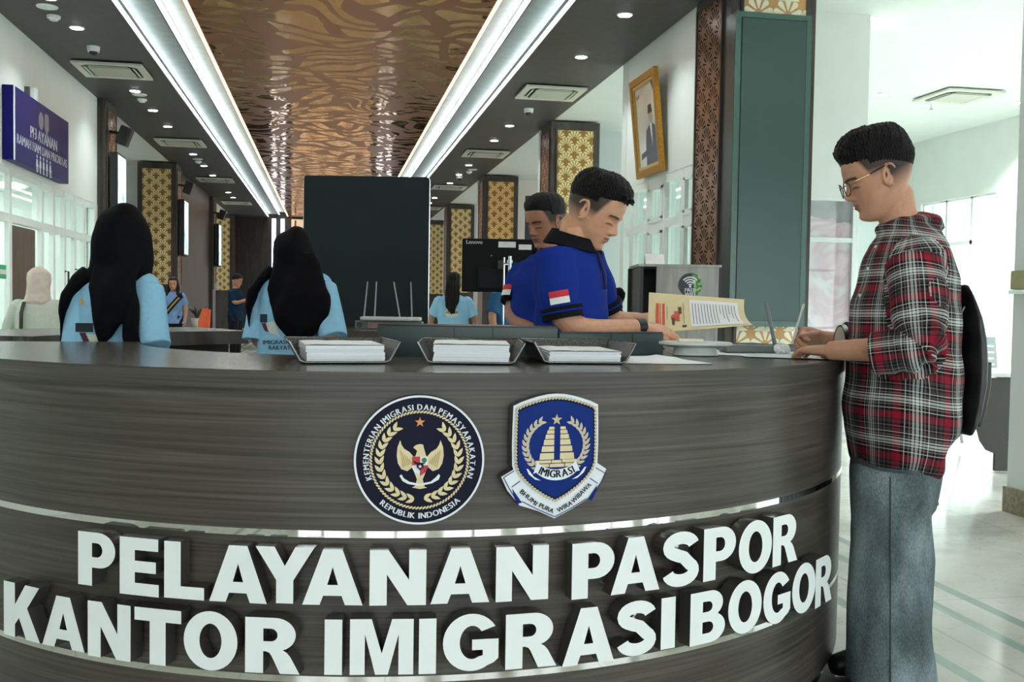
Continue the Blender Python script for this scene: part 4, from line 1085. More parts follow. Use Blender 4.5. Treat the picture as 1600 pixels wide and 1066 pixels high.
m.cyl(b1+Vector((0, 0, zc-15*k)), b1+Vector((0, 0, zc+14*k)), .011, n=12); m.cyl(b1+Vector((0, 0, zc+3*k)), b1+Vector((0, 0, zc+8*k)), .017, n=12)
m.cyl(b0+Vector((0, 0, zc+2*k)), b1+Vector((0, 0, zc+2*k)), .009, n=10); m.build('mount_arm', CHROME, mo)
MB().box(b0+uf*.035+ux*(-4*k)+Vector((0, 0, zc+1*k)), (.045, .05, .05), rz=-YAW, bev=.004).build('mount_plate', BLACK, mo)
MB().tube([c+ux*(2*k)-uf*.04-Vector((0, 0, 38*k)), c+ux*(10*k)-uf*.05-Vector((0, 0, 46*k)), c+ux*(20*k)-uf*.05-Vector((0, 0, 52*k)), c+ux*(24*k)-uf*.03-Vector((0, 0, (zc-ZT)/k*.9*k))], .004, n=8).build('cable', BLACK, mo)

# tilted touch screen lying on the rear counter
o, ux, uf = frame_at(795, 5.15)
ts = thing('touch_screen', o+Vector((0, 0, ZT)), 'glowing blue flat screen lying tilted below the black monitor', 'screen')
R_ = Matrix.Rotation(-YAW, 3, 'Z') @ Matrix.Rotation(radians(5), 3, 'X')
MB().box(o+Vector((0, 0, ZT+.020)), (.58, .30, .012), bev=.006, m=R_).build('bezel', BLACK, ts)
MB().box(o+Vector((0, 0, ZT+.0268)), (.545, .265, .002), m=R_).build('lit_display', glow('blue_screen_light', (.16, .34, .95, 1), .75), ts)
MB().box(o+uf*.08+Vector((0, 0, ZT+.008)), (.3, .06, .016), rz=-YAW).build('rest', BLACK, ts)

# ---------------------------------------------------------------- router on a long power box (rear counter)
o, ux, uf = frame_at(609, 5.72); k = 5.72/FPX
pb = thing('power_box', o+Vector((0, 0, ZT)), 'long grey multi-socket box under the white four-antenna router', 'power strip')
MB().box(o+Vector((0, 0, ZT+.024)), (104*k, .10, .046), rz=-YAW, bev=.004).build('body', mat('grey_plastic', srgb(112, 118, 116), .4), pb)
MB().box(o-uf*.051+ux*(-.075)+Vector((0, 0, ZT+.024)), (.085, .004, .034), rz=-YAW).build('pink_label', mat('pink_label', srgb(170, 132, 134), .5), pb)
for dx in (-.165, .01, .055):
    m = MB(); m.cyl(o-uf*.049+ux*dx+Vector((0, 0, ZT+.024)), o-uf*.054+ux*dx+Vector((0, 0, ZT+.024)), .016, n=16); m.build('socket', mat('socket_grey', srgb(70, 74, 74), .5), pb)
rt = thing('wifi_router', o+Vector((0, 0, ZT+.048)), 'white wifi router with four thin upright antennas before the dark board', 'router')
MB().box(o+ux*.01+Vector((0, 0, ZT+.060)), (.34, .16, .022), rz=-YAW, bev=.009).build('body', mat('router_white', srgb(200, 206, 206), .35), rt)
for x0, x1 in ((574, 569), (588, 585.5), (615, 625), (641.5, 644)):
    a, b = o+ux*((x1-609)*k)+Vector((0, 0, ZT+.07)), o+ux*((x0-609)*k)+Vector((0, 0, ZT+.07+55*k))
    MB().cyl(a, b, .0045, .0035, n=8).build('antenna', mat('antenna_grey', srgb(150, 156, 156), .4), rt)

# ---------------------------------------------------------------- free wifi cabinet
D_ = 5.6; o, ux, uf = frame_at(1073, D_); k = D_/FPX; zt = CAM_H+(480-419)*k
cb = thing('kiosk_cabinet', o, 'grey wooden cabinet with the free wifi disc behind the certificate', 'cabinet')
GREYOAK = wood('pale_grey_oak', srgb(140, 142, 136), srgb(158, 160, 154), srgb(172, 174, 168), sc=(14, 14, 1.5), rough=.5)
MB().box(o+ux*.0+Vector((0, 0, zt/2))-uf*.0, (97*k, .022, zt), rz=-YAW).build('front_panel', GREYOAK, cb)
w2 = 97*k/2
MB().box(o+uf*.22-ux*(w2+.08)+Vector((0, 0, zt/2)), (.018, .42, zt), rz=-YAW).build('side_panel', mat('charcoal_board', srgb(36, 36, 36), .5), cb)
MB().box(o+uf*.43-ux*.05+Vector((0, 0, zt/2)), (97*k+.12, .018, zt), rz=-YAW).build('rear_panel', MATS['charcoal_board'], cb)
MB().box(o+uf*.21-ux*.045+Vector((0, 0, zt+.006)), (97*k+.12, .45, .014), rz=-YAW).build('top', GREYOAK, cb)
MB().box(o+uf*.2+ux*(w2+.012)+Vector((0, 0, zt/2)), (.022, .42, zt), rz=-YAW).build('side_panel', MATS['charcoal_board'], cb)
pos = o-uf*.0135+ux*((1077-1073)*k)+Vector((0, 0, CAM_H+(480-447)*k)); rd = 18.3*k
m = MB(); m.poly([circ(rd, 40)], pos, ux, (0, 0, 1), depth=.002); wd_ = m.build('wifi_disc', mat('disc_black', srgb(30, 34, 36), .4), cb)
def moss_mat():
    mm, n, l, b = nt('leaf_print')
    t = nd(n, 'TexNoise'); t.inputs['Scale'].default_value = 60; t.inputs['Detail'].default_value = 5; l.new(coord(n, 'Object', (1, 1, 1), l), t.inputs[0])
    l.new(ramp(n, l, t.outputs[0], [(.38, srgb(40, 90, 40)), (.5, srgb(90, 150, 74)), (.62, srgb(170, 205, 150))]), b.inputs['Base Color']); return mm
m = MB(); m.poly([[(rd*.1, rd*.97)]+[(rd*1.02*cos(a), rd*1.02*sin(a)) for a in np.linspace(pi/2-.1, -pi/2+.25, 20)]+[(rd*.32, -rd*.95), (rd*.30, 0)]], pos-uf*.001, ux, (0, 0, 1)); m.build('green_leaf_half', moss_mat(), wd_)
m = MB()
for q in (.22, .42, .62, .82):
    m.poly([[(rd*q*cos(a), rd*q*sin(a)) for a in np.linspace(pi*.22, pi*.78, 14)]+[(rd*(q-.1)*cos(a), rd*(q-.1)*sin(a)) for a in np.linspace(pi*.78, pi*.22, 14)]], pos-uf*.002+Vector((0, 0, -rd*.12)), ux, (0, 0, 1))
m.poly([circ(rd*.1, 12)], pos-uf*.002+Vector((0, 0, -rd*.14)), ux, (0, 0, 1))
add_text(m, 'FREE', rd*.46, pos-uf*.002+Vector((0, 0, -rd*.60)), ux, (0, 0, 1), .0008); add_text(m, 'WIFI', rd*.46, pos-uf*.002+Vector((0, 0, -rd*.96)), ux, (0, 0, 1), .0008)
m.build('wifi_symbol', EMW, wd_)
MB().box(o+uf*.2-ux*(w2+.066)+Vector((0, 0, 1.05)), (.01, .26, .17), rz=-YAW).build('inner_screen', glow('cabinet_screen', (.75, .85, 1, 1), .8), cb)
tn = thing('tent_card', o+Vector((0, 0, zt+.014)), 'small folded white paper card standing on the grey cabinet', 'card')
q = o+uf*.18-ux*(45*k)+Vector((0, 0, zt+.0135))
m = MB(); L = .11; hh = .065
for sgn in (-1, 1):
    a, b = q-ux*L/2+uf*(.04*sgn), q+ux*L/2+uf*(.04*sgn); t_ = Vector((0, 0, hh))
    m.add([a, b, q+ux*L/2+t_, q-ux*L/2+t_], [(0, 1, 2, 3)])
m.build('folded_sheet', STK, tn)

# ---------------------------------------------------------------- paper trays on the counter
PAPER = mat('white_paper', srgb(232, 238, 242), .6, var=.015, scale=40)
def paper_mat():
    mm, n, l, b = nt('paper_edges')
    s = nd(n, 'SeparateXYZ'); l.new(nd(n, 'TexCoord').outputs['Object'], s.inputs[0])
    w = nd(n, 'TexNoise', noise_dimensions='1D'); w.inputs['Scale'].default_value = 420; w.inputs['Detail'].default_value = 2; l.new(s.outputs[2], w.inputs['W'])
    l.new(ramp(n, l, w.outputs[0], [(.3, srgb(206, 214, 220)), (.55, srgb(236, 242, 246))]), b.inputs['Base Color']); b.inputs['Roughness'].default_value = .65; return mm
EDGES = paper_mat()
def mesh_mat():
    mm, n, l, b = nt('perforated_steel')
    v = nd(n, 'TexVoronoi'); v.inputs['Scale'].default_value = 260; l.new(coord(n, 'Object', (1, 1, 1), l), v.inputs['Vector'])
    l.new(ramp(n, l, v.outputs['Distance'], [(.3, srgb(20, 22, 22)), (.5, srgb(84, 88, 86))]), b.inputs['Base Color']); b.inputs['Metallic'].default_value = .5; b.inputs['Roughness'].default_value = .4; return mm
MESHM = mesh_mat(); WIRE = mat('tray_wire', srgb(120, 126, 126), .25, .8)
def tray(pxl, pxr, py, rot, hgt, label, plabel, w=None, dep=.30, lift=.052):
    a = PX_Z(pxl, py, ZT+.003); b = PX_Z(pxr, py, ZT+.003)
    d = Vector(b-a); Wd = d.length; ux = d.normalized(); ux.z = 0; ux.normalize()
    ux = Matrix.Rotation(rot, 3, 'Z') @ ux; uf = Vector((-ux.y, ux.x, 0)); o = (Vector(a)+Vector(b))/2; o.z = ZT+.0035
    t = thing('document_tray', o, label, 'tray', 'document trays on the counter')
    fl = .030
    P = lambda x, y, z: o+ux*x+uf*y+Vector((0, 0, z))
    h = Wd/2; th = .0022
    def sheet(name, q):
        m = MB(); n_ = (q[1]-q[0]).cross(q[3]-q[0]).normalized()*th
        m.add(list(q)+[p+n_ for p in q], [(0, 1, 2, 3), (7, 6, 5, 4), (0, 4, 5, 1), (1, 5, 6, 2), (2, 6, 7, 3), (3, 7, 4, 0)]); return m.build(name, MESHM, t)
    sheet('bottom', [P(-h, 0, 0), P(h, 0, 0), P(h, dep, 0), P(-h, dep, 0)])
    sheet('side_wall', [P(-h, 0, 0), P(-h, dep, 0), P(-h-fl, dep, lift), P(-h-fl, 0, lift)])
    sheet('side_wall', [P(h, 0, 0), P(h+fl, 0, lift), P(h+fl, dep, lift), P(h, dep, 0)])
    sheet('back_wall', [P(-h, dep, 0), P(h, dep, 0), P(h+fl, dep+fl*.5, lift), P(-h-fl, dep+fl*.5, lift)])
    MB().tube([P(-h-fl, 0, lift), P(-h-.006, 0, .006), P(-h+.008, 0, .0015), P(h-.008, 0, .0015), P(h+.006, 0, .006), P(h+fl, 0, lift), P(h+fl, dep+fl*.5, lift), P(-h-fl, dep+fl*.5, lift)], .0032, n=8, closed=True).build('rim_wire', WIRE, t, smooth=60)
    # stack of forms resting in it
    s = thing('paper_stack', P(0, dep/2, .0025), plabel, 'paper', 'stacks of forms in the trays')
    m = MB(); nl = 7
    rnd = random.Random(int(pxl))
    for k in range(nl):
        z0, z1 = .0035+hgt*k/nl, .0035+hgt*(k+1)/nl-.0002
        j = rnd.uniform(-.002, .002); jy = rnd.uniform(-.0025, .0025)
        q = [(-h+.010+j, .004+jy), (h-.008+j, .004+jy), (h-.008+j, dep-.012+jy), (-h+.010+j, dep-.012+jy)]
        m.add([P(x, y, z0) for x, y in q]+[P(x, y, z1) for x, y in q], [(3, 2, 1, 0), (4, 5, 6, 7), (0, 1, 5, 4), (1, 2, 6, 5), (2, 3, 7, 6), (3, 0, 4, 7)])
    m.build('ream', EDGES, s)
    m = MB(); z1 = .0036+hgt
    V = []
    for iy in range(5):
        for ix in range(9):
            x = -h+.008+(2*h-.014)*ix/8; y = .003+(dep-.014)*iy/4
            V.append(P(x, y, z1+.0012+.0025*sin(ix*1.1+iy*.7)**2*(1-ix/9)))
    m.add(V, [(iy*9+ix, iy*9+ix+1, (iy+1)*9+ix+1, (iy+1)*9+ix) for iy in range(4) for ix in range(8)]); m.build('top_sheet', PAPER, s, smooth=60)
tray(472, 606, 567.5, .02, .040, 'left document tray of dark mesh with a full stack of forms', 'thick white stack of forms in the left tray')
tray(672, 799, 568.5, -.20, .044, 'middle document tray of dark mesh on the counter front', 'thickest white stack of forms in the middle tray')
tray(855, 973, 568, -.12, .027, 'right document tray of dark mesh with a lower paper stack', 'thin white stack of forms in the right tray')

def sheet_on(px, label, z, lift=0., m=None, cat='paper', grp='loose sheets on the counter'):
    """loose sheet whose corners are seen at the given photo pixels on a level z"""
    c = [Vector(PX_Z(x, y, z)) for x, y in px]
    mb = MB(); n = 8; V = []
    for i in range(n+1):
        for j in range(n+1):
            u, v = i/n, j/n
            p = c[0]*(1-u)*(1-v)+c[1]*u*(1-v)+c[2]*u*v+c[3]*(1-u)*v
            p.z += lift*(abs(u-.5)*2)**3*(1 if v > .6 else .3)
            V.append(p)
    F = [(i*(n+1)+j, (i+1)*(n+1)+j, (i+1)*(n+1)+j+1, i*(n+1)+j+1) for i in range(n) for j in range(n)]
    q = len(V); mb.add(V+[p-Vector((0, 0, .0008)) for p in V], F+[tuple(k+q for k in reversed(f)) for f in F])
    o = mb.build('loose_sheet', m or PAPER, None, smooth=60)
    tag(o, label, cat, grp); return o
sheet_on([(962, 568), (1115, 569), (1025, 556), (972, 557)], 'white sheet lying right of the right document tray', ZT+.0015, .004)
sheet_on([(1046, 551), (1190, 557), (1200, 548), (1075, 546)], 'white sheet under the white plastic holder', ZT+.0015)
sheet_on([(1160, 557), (1335, 563), (1325, 551), (1190, 549)], 'pale form under the hand of the man in the plaid shirt', ZT+.003, 0, mat('pale_form', srgb(196, 210, 212), .6))

# ---------------------------------------------------------------- dark grey printers on the inner worktop
PRN = mat('printer_grey', srgb(58, 74, 74), .38, var=.05, scale=8); PRND = mat('printer_dark', srgb(34, 40, 40), .45)
def printer(pxl, pxr, pyt, D, label, seams, curve):
    o, ux, uf = frame_at((pxl+pxr)/2, D); k = D/FPX; w = (pxr-pxl)*k; zt = CAM_H-(pyt-(472.5+((pxl+pxr)/2-513)*.0155))*k; zb = .7405
    t = thing('printer', o+Vector((0, 0, zb)), label, 'printer', None)
    dep = .15; pts = []
    for s in np.linspace(-1, 1, 25): pts.append((s*w/2, curve*(1-abs(s)**2.5)*-1))
    back = [(w/2, dep), (-w/2, dep)]
    m = MB(); m.poly([pts+back], o+Vector((0, 0, zt-.006)), ux, uf, depth=zt-.006-zb); m.build('body', PRN, t, smooth=30)
    m = MB(); m.poly([[(x*.995, y+.004) for x, y in pts]+[(w/2-.004, dep-.004), (-w/2+.004, dep-.004)]], o+Vector((0, 0, zt)), ux, uf, depth=.006); m.build('lid', PRND, t, smooth=30)
    for px in seams:
        x = (px-(pxl+pxr)/2)*k; y = -curve*(1-abs(x/(w/2))**2.5)
        MB().box(o+ux*x+uf*(y-.0005)+Vector((0, 0, (zt+zb)/2)), (.003, .003, zt-zb-.01), rz=-YAW).build('seam', BLACK, t)
    return o, ux, uf, k, zt, t
printer(590, 872, 511.5, 3.0, 'wide dark grey printer behind the left and middle trays', (711, 771), .03)
# low unit standing on the inner edge of the counter top
A_, B_ = Vector(PX_Z(877, 556, ZT+.001)), Vector(PX_Z(1040, 552.5, ZT+.001)); w = (B_-A_).length; ux = (B_-A_).normalized(); uf = Vector((-ux.y, ux.x, 0)); o = (A_+B_)/2; hgt = .066
sc = thing('desktop_scanner', o, 'low dark grey scanner unit with a rounded right end behind the right tray', 'scanner')
pts = [(s*w/2, .012*abs(s)**3) for s in np.linspace(-1, 1, 25)]+[(w/2-.012, .06), (w/2-.03, .075), (-w/2, .075)]
m = MB(); m.poly([pts], o+Vector((0, 0, hgt)), ux, uf, depth=hgt); m.build('body', PRN, sc, smooth=30)
m = MB(); m.poly([[(x*.99, y+.002) for x, y in pts]], o+Vector((0, 0, hgt+.005)), ux, uf, depth=.0048); m.build('lid', PRND, sc, smooth=30)
for px in (951, 985):
    x = (px-877)/(1040-877)*w-w/2
    MB().box(o+ux*x+Vector((0, 0, hgt/2))+uf*.0005, (.003, .003, hgt-.004), rz=atan2(ux.y, ux.x)).build('seam', BLACK, sc)
MB().box(o+ux*((968-877)/163*w-w/2)-uf*.0005+Vector((0, 0, .022)), (.035, .004, .011), rz=atan2(ux.y, ux.x)).build('paper_slot', BLACK, sc)

# white plastic holder and router near the client
o, ux, uf = frame_at(1088, 3.2); k = 3.2/FPX
wh = thing('desk_holder', o+Vector((0, 0, ZT)), 'low white oval plastic holder on the counter under the certificate', 'holder')
m = MB(); m.loft([o+Vector((0, 0, ZT+.003)), o+Vector((0, 0, ZT+.018)), o+Vector((0, 0, ZT+.028))], [(.075, .06), (.07, .055), (.065, .05)], side=ux, n=28); m.build('foot', mat('holder_white', srgb(204, 212, 208), .3), wh, smooth=50)
m = MB(); m.loft([o+Vector((0, 0, ZT+.028)), o+Vector((0, 0, ZT+.036)), o+Vector((0, 0, ZT+.044)), o+Vector((0, 0, ZT+.046))], [(.085, .06), (.118, .085), (.118, .085), (.108, .076)], side=ux, n=32); m.build('oval_top', MATS['holder_white'], wh, smooth=50)
MB().box(o-uf*.02-ux*.02+Vector((0, 0, ZT+.0505)), (.08, .03, .009), rz=-YAW, bev=.002).build('cream_block', mat('cream_eraser', srgb(226, 220, 196), .5), wh)
o, ux, uf = frame_at(1172, 3.42); k = 3.42/FPX
r2 = thing('wifi_router', o+Vector((0, 0, ZT)), 'flat grey router with one thick antenna beside the writing hand', 'router')
MB().box(o+Vector((0, 0, ZT+.016)), (.19, .10, .028), rz=-YAW, bev=.008).build('body', mat('router_grey', srgb(92, 104, 102), .4), r2)
a = o+ux*(41*k)+Vector((0, 0, ZT+.028)); b = o+ux*(25*k)+Vector((0, 0, ZT+.028+66*k))
m = MB(); m.loft([a, a+(b-a)*.9, b-ux*.001, b-ux*.006+Vector((0, 0, .006))], [(.0075, .005), (.0065, .0045), (.006, .004), (.003, .003)], side=ux, n=10); m.build('antenna', mat('antenna_steel', srgb(120, 128, 128), .35), r2, smooth=50)
# crumpled tissue
o, ux, uf = frame_at(1224, 3.36)
m = MB(); m.sph(o+Vector((0, 0, ZT+.018)), (.028, .022, .020), n=18)
rr = random.Random(4); m.v = [tuple(Vector(p)+Vector((rr.uniform(-.005, .005), rr.uniform(-.005, .005), rr.uniform(-.004, .004)))) for p in m.v]
m.v = [(x, y, max(z, ZT+.0012)) for x, y, z in m.v]
tag(m.build('crumpled_tissue', PAPER, None), 'crumpled white tissue beside the writing hand', 'tissue')

# ---------------------------------------------------------------- right background: desk and waiting chairs
D_ = 7.15; k = D_/FPX
o, ux, uf = frame_at(1552, D_)
ds = thing('side_desk', o, 'dark grey desk with a curved end panel at the right edge', 'desk')
def pz(py, px=1552): return CAM_H-(py-486.5)*k
outl = [(1526, 592), (1600, 592), (1600, 738), (1563, 738), (1563, 711), (1550, 706), (1540, 692), (1533, 668), (1530, 640), (1524, 622), (1519, 612)]
m = MB(); m.poly([[((x-1552)*k, max(0.0, pz(y))) for x, y in outl]], o, ux, (0, 0, 1), depth=.03); m.build('end_panel', mat('desk_charcoal', srgb(66, 64, 60), .5, var=.06), ds)
MB().box(o+uf*.30+ux*.36+Vector((0, 0, pz(587))), (1.0, .62, .03), rz=-YAW, bev=.004).build('desk_top', mat('desk_top_white', srgb(225, 228, 224), .3), ds)
MB().box(o+uf*.55+ux*.72+Vector((0, 0, .36)), (.8, .03, .7), rz=-YAW).build('modesty_panel', MATS['desk_charcoal'], ds)
STEEL = mat('chair_steel', srgb(160, 172, 170), .35, .5, var=.04)
D_ = 8.9; k = D_/FPX; o, ux, uf = frame_at(1552, D_)
def wait_chair(px, label):
    c = o+ux*((px-1552)*k)
    t = thing('waiting_chair', c, label, 'chair', 'perforated steel waiting chairs')
    zb, zt = .46, CAM_H-(527-486.5)*k; w = .43
    hole = []
    lo = [[(-w/2, .06), (w/2, .06), (w/2-.02, zt-zb), (-w/2+.02, zt-zb)]]
    for r in range(6):
        for cx in (-.1, .1): lo.append([(cx-.085, .12+r*.055), (cx+.085, .12+r*.055), (cx+.085, .135+r*.055), (cx-.085, .135+r*.055)])
    up = (Vector((0, 0, 1))-uf*.0+uf*.12).normalized()
    m = MB(); m.poly(lo, c+Vector((0, 0, zb)), ux, up, depth=.012); m.build('backrest', STEEL, t)
    m = MB(); m.box(c-uf*.22+Vector((0, 0, zb)), (w, .44, .015), rz=-YAW, bev=.004); m.build('seat', STEEL, t)
    for s in (-1, 1):
        m = MB(); m.tube([c+ux*(s*(w/2+.02))+Vector((0, 0, .02))-uf*.3, c+ux*(s*(w/2+.02))+Vector((0, 0, zb-.03))-uf*.12, c+ux*(s*(w/2+.02))+Vector((0, 0, .02))+uf*.15], .016, n=8); m.build('leg', CHROME, t)
        m = MB(); m.tube([c+ux*(s*(w/2+.022))+Vector((0, 0, zb))-uf*.02, c+ux*(s*(w/2+.022))+Vector((0, 0, zb+.2))-uf*.04, c+ux*(s*(w/2+.022))+Vector((0, 0, zb+.22))-uf*.40], .014, n=8); m.build('armrest', CHROME, t)
wait_chair(1528, 'perforated steel waiting chair just right of the backpack')
wait_chair(1528+.545/k, 'perforated steel waiting chair at the far right behind the column')
# bits seen at the far side of the hall
o, ux, uf = frame_at(318, 17.5)
oc = thing('office_chair', o, 'orange chair back standing beside the woman with the sash', 'chair')
m = MB(); m.loft([o+Vector((0, 0, .5)), o+Vector((0, 0, .75))+uf*.03, o+Vector((0, 0, 1.0))+uf*.05+ux*.04], [(.09, .03), (.11, .03), (.08, .02)], side=ux, n=16); m.build('backrest', mat('orange_shell', srgb(206, 82, 34), .45), oc, smooth=50)
MB().box(o-uf*.2+Vector((0, 0, .46)), (.42, .42, .06), rz=-YAW, bev=.02).build('seat', MATS['orange_shell'], oc)
m = MB(); m.cyl(o-uf*.2+Vector((0, 0, .0)), o-uf*.2+Vector((0, 0, .44)), .03); m.build('post', CHROME, oc)
o, ux, uf = frame_at(308, 17.9)
pp = thing('potted_plant', o+Vector((0, 0, 0)), 'small dark plant in a white pot on a stand by the sash woman', 'plant')
MB().box(o+Vector((0, 0, .33)), (.3, .3, .66), rz=-YAW, bev=.01).build('stand', DARKWOOD, pp)
MB().cyl(o+Vector((0, 0, .66)), o+Vector((0, 0, .82)), .08, .11, n=18).build('pot', mat('pot_white', srgb(220, 222, 218), .4), pp, smooth=40)
m = MB(); rr = random.Random(2)
for q in range(16):
    a = rr.uniform(0, 2*pi); L = rr.uniform(.1, .2)
    m.loft([o+Vector((0, 0, .80)), o+Vector((cos(a)*L*.4, sin(a)*L*.4, .80+L*.9)), o+Vector((cos(a)*L, sin(a)*L, .82+L*1.1))], [(.008, .004), (.02, .004), (.002, .002)], n=6)
m.build('leaves', mat('plant_dark', srgb(28, 40, 30), .5), pp)
# white service desk at the left edge
o, ux, uf = frame_at(20, 6.6)
wt = thing('white_desk', o, 'small white desk top at the left edge in front of the cream headscarf', 'desk')
MB().box(o-ux*.12+uf*.2+Vector((0, 0, CAM_H-(527-463)*6.6/FPX)), (.62, .5, .03), rz=-YAW, bev=.004).build('desk_top', MATS['desk_top_white'], wt)
for s in (-1, 1): MB().box(o-ux*(.12+s*.27)+uf*.2+Vector((0, 0, (CAM_H-(529-463)*6.6/FPX)/2-.01)), (.03, .44, CAM_H-(529-463)*6.6/FPX-.02), rz=-YAW).build('side_panel', MATS['desk_top_white'], wt)

# small fittings on glass and walls
def glass_sticker(px0, px1, py0, py1, X, sg, label):
    a, b = PX_X(px0, (py0+py1)/2, X), PX_X(px1, (py0+py1)/2, X); z0, z1 = PX_X(px0, py1, X)[2], PX_X(px0, py0, X)[2]
    y0, y1 = sorted((a[1], b[1]))
    t = thing('glass_sticker', (X, (y0+y1)/2, z0), label, 'sticker', 'green stickers on the glass')
    G = mat('sticker_green', srgb(70, 170, 120), .5)
    for k, m_ in enumerate((G, STK, G)):
        MB().box((X+sg*.004, (y0+y1)/2, z0+(z1-z0)*(k+.5)/3), (.003, y1-y0, (z1-z0)/3)).build('sticker_stripe', m_, t)
glass_sticker(-22, 9, 411, 434, XWL, 1, 'green and white sticker on the left glass at the photo edge')
glass_sticker(993, 998, 471, 490, XWR, -1, 'small green sticker on the right window beside the grey cabinet')
p = PX_Y(339, 447, 33.8)
sw = thing('wall_switch', p, 'small white switch plate on the dark column far down the left side', 'switch')
MB().box((p[0], 33.80, p[2]), (.09, .02, .16), bev=.004).build('plate', FRAME, sw)
MB().box((p[0], 33.787, p[2]), (.04, .012, .07), bev=.002).build('rocker', EMW, sw)
# ---------------------------------------------------------------- figures: tools
RH = np.array([cos(YAW), -sin(YAW), 0.]); FH = np.array([sin(YAW), cos(YAW), 0.]); ZH = np.array([0, 0, 1.])
def evald(mb, voxel, smooth=2, fac=.5):
    """one continuous skin around all the closed shapes of a builder"""
    me = bpy.data.meshes.new('tmp'); me.from_pydata(mb.v, [], mb.f)
    bm = bmesh.new(); bm.from_mesh(me); bmesh.ops.recalc_face_normals(bm, faces=bm.faces); bm.to_mesh(me); bm.free()
    ob = bpy.data.objects.new('tmp', me); COL.objects.link(ob)
    r = ob.modifiers.new('r', 'REMESH'); r.mode = 'VOXEL'; r.voxel_size = voxel; r.adaptivity = 0
    if smooth:
        s = ob.modifiers.new('s', 'SMOOTH'); s.factor = fac; s.iterations = smooth
    dg = bpy.context.evaluated_depsgraph_get()
    out = bpy.data.meshes.new_from_object(ob.evaluated_get(dg))
    bpy.data.objects.remove(ob); bpy.data.meshes.remove(me)
    return out
def mv(me):
    a = np.empty(len(me.vertices)*3, 'f'); me.vertices.foreach_get('co', a); return a.reshape(-1, 3).astype(float)
def mnorm(me):
    a = np.empty(len(me.vertices)*3, 'f'); me.vertices.foreach_get('normal', a); return a.reshape(-1, 3).astype(float)
def setv(me, v): me.vertices.foreach_set('co', v.astype('f').ravel()); me.update()
def setcol(me, c, name='Col'):
    a = me.attributes.new(name, 'FLOAT_COLOR', 'POINT')
    a.data.foreach_set('color', np.concatenate([c, np.ones((len(c), 1))], 1).astype('f').ravel())
def setvec(me, c, name):
    a = me.attributes.new(name, 'FLOAT_VECTOR', 'POINT'); a.data.foreach_set('vector', c.astype('f').ravel())
def finish(me, name, m, parent):
    me.name = name; me.materials.clear(); me.materials.append(m); me.shade_smooth()
    return link(name, me, parent)
def herm(x, xs, ys):
    """smooth interpolation through control points (xs ascending)"""
    xs, ys = np.array(xs, float), np.array(ys, float); d = np.gradient(ys, xs)
    i = np.clip(np.searchsorted(xs, x)-1, 0, len(xs)-2); h = xs[i+1]-xs[i]; t = np.clip((x-xs[i])/h, 0, 1)
    return (2*t**3-3*t**2+1)*ys[i]+(t**3-2*t**2+t)*h*d[i]+(-2*t**3+3*t**2)*ys[i+1]+(t**3-t**2)*h*d[i+1]
HZ = [-.118, -.112, -.103, -.092, -.08, -.065, -.05, -.035, -.02, 0, .015, .028, .04, .06, .08, .10, .115, .125, .131]
HF = [.030, .060, .079, .0865, .0855, .087, .089, .0885, .089, .090, .093, .098, .098, .0955, .089, .075, .055, .031, .002]
HB = [.0, -.022, -.034, -.042, -.048, -.056, -.063, -.071, -.081, -.093, -.098, -.101, -.102, -.101, -.095, -.084, -.068, -.048, -.015]
HW = [.008, .022, .035, .046, .054, .061, .066, .069, .0715, .074, .0755, .0765, .077, .0765, .073, .066, .055, .040, .015]
def gs(x, c, s): return np.exp(-((x-c)/s)**2)
def head_xy(z, th, hair=None, female=False):
    """head surface at height z, azimuth th (0 = front, + = right side)"""
    yf, yb, w = herm(z, HZ, HF), herm(z, HZ, HB), herm(z, HZ, HW)
    if female: w = w*.96
    ct, st = np.cos(th), np.sin(th)
    n = 2.25
    cx = np.sign(st)*np.abs(st)**(2/n)*w
    cy = np.where(ct > 0, np.abs(ct)**(2/n)*yf, -np.abs(ct)**(2/2.1)*(-yb))
    cy = np.where(ct > 0, np.abs(ct)**(2/n)*yf, np.abs(ct)**(2/2.1)*yb)
    if hair is not None:
        t = hair(z, th); L = np.sqrt(cx**2+cy**2)+1e-6
        return cx*(1+t/L), cy*(1+t/L)
    fr = np.clip(ct, 0, 1)**.5
    ax = np.abs(cx)
    nz = np.interp(z, [-.2, -.046, -.041, -.0375, -.034, -.030, -.026, -.022, -.017, -.010, .002, .013, .022, .032], [0, 0, .003, .010, .0165, .0220, .0250, .0252, .0225, .0175, .0105, .0050, .0014, 0])
    sg = herm(z, [-.2, -.04, -.03, -.02, .0, .02, .2], [.012, .0155, .0165, .0125, .0085, .010, .010])
    d = nz*np.exp(-(ax/sg)**2.6)
    d += .0045*gs(ax, .0165, .006)*gs(z, -.031, .007)                      # nostril wings
    d -= .0095*gs(ax, .030, .015)*gs(z, .006, .0095)                       # sockets
    d += .0070*gs(ax, .031, .0125)*gs(z, .0025, .0080)                     # lids over the eyeballs
    d -= .0022*gs(ax, .031, .015)*gs(z, .0115, .0025)                      # lid crease
    d += .0030*gs(ax, .026, .020)*gs(z, .0235, .0065)                      # brow ridge
    d += .0030*gs(ax, .050, .016)*gs(z, -.014, .014)                       # cheekbone
    lw = np.exp(-(ax/.023)**4)
    d += .0062*lw*gs(z, -.0505, .0042)+.0068*lw*gs(z, -.0615, .0050)-.0035*lw*gs(z, -.0556, .0016)
    d -= .0022*gs(ax, 0, .004)*gs(z, -.043, .004)
    d -= .0030*gs(ax, 0, .020)*gs(z, -.073, .005)
    d += .0030*gs(ax, 0, .018)*gs(z, -.093, .011)
    return cx, cy+d*fr
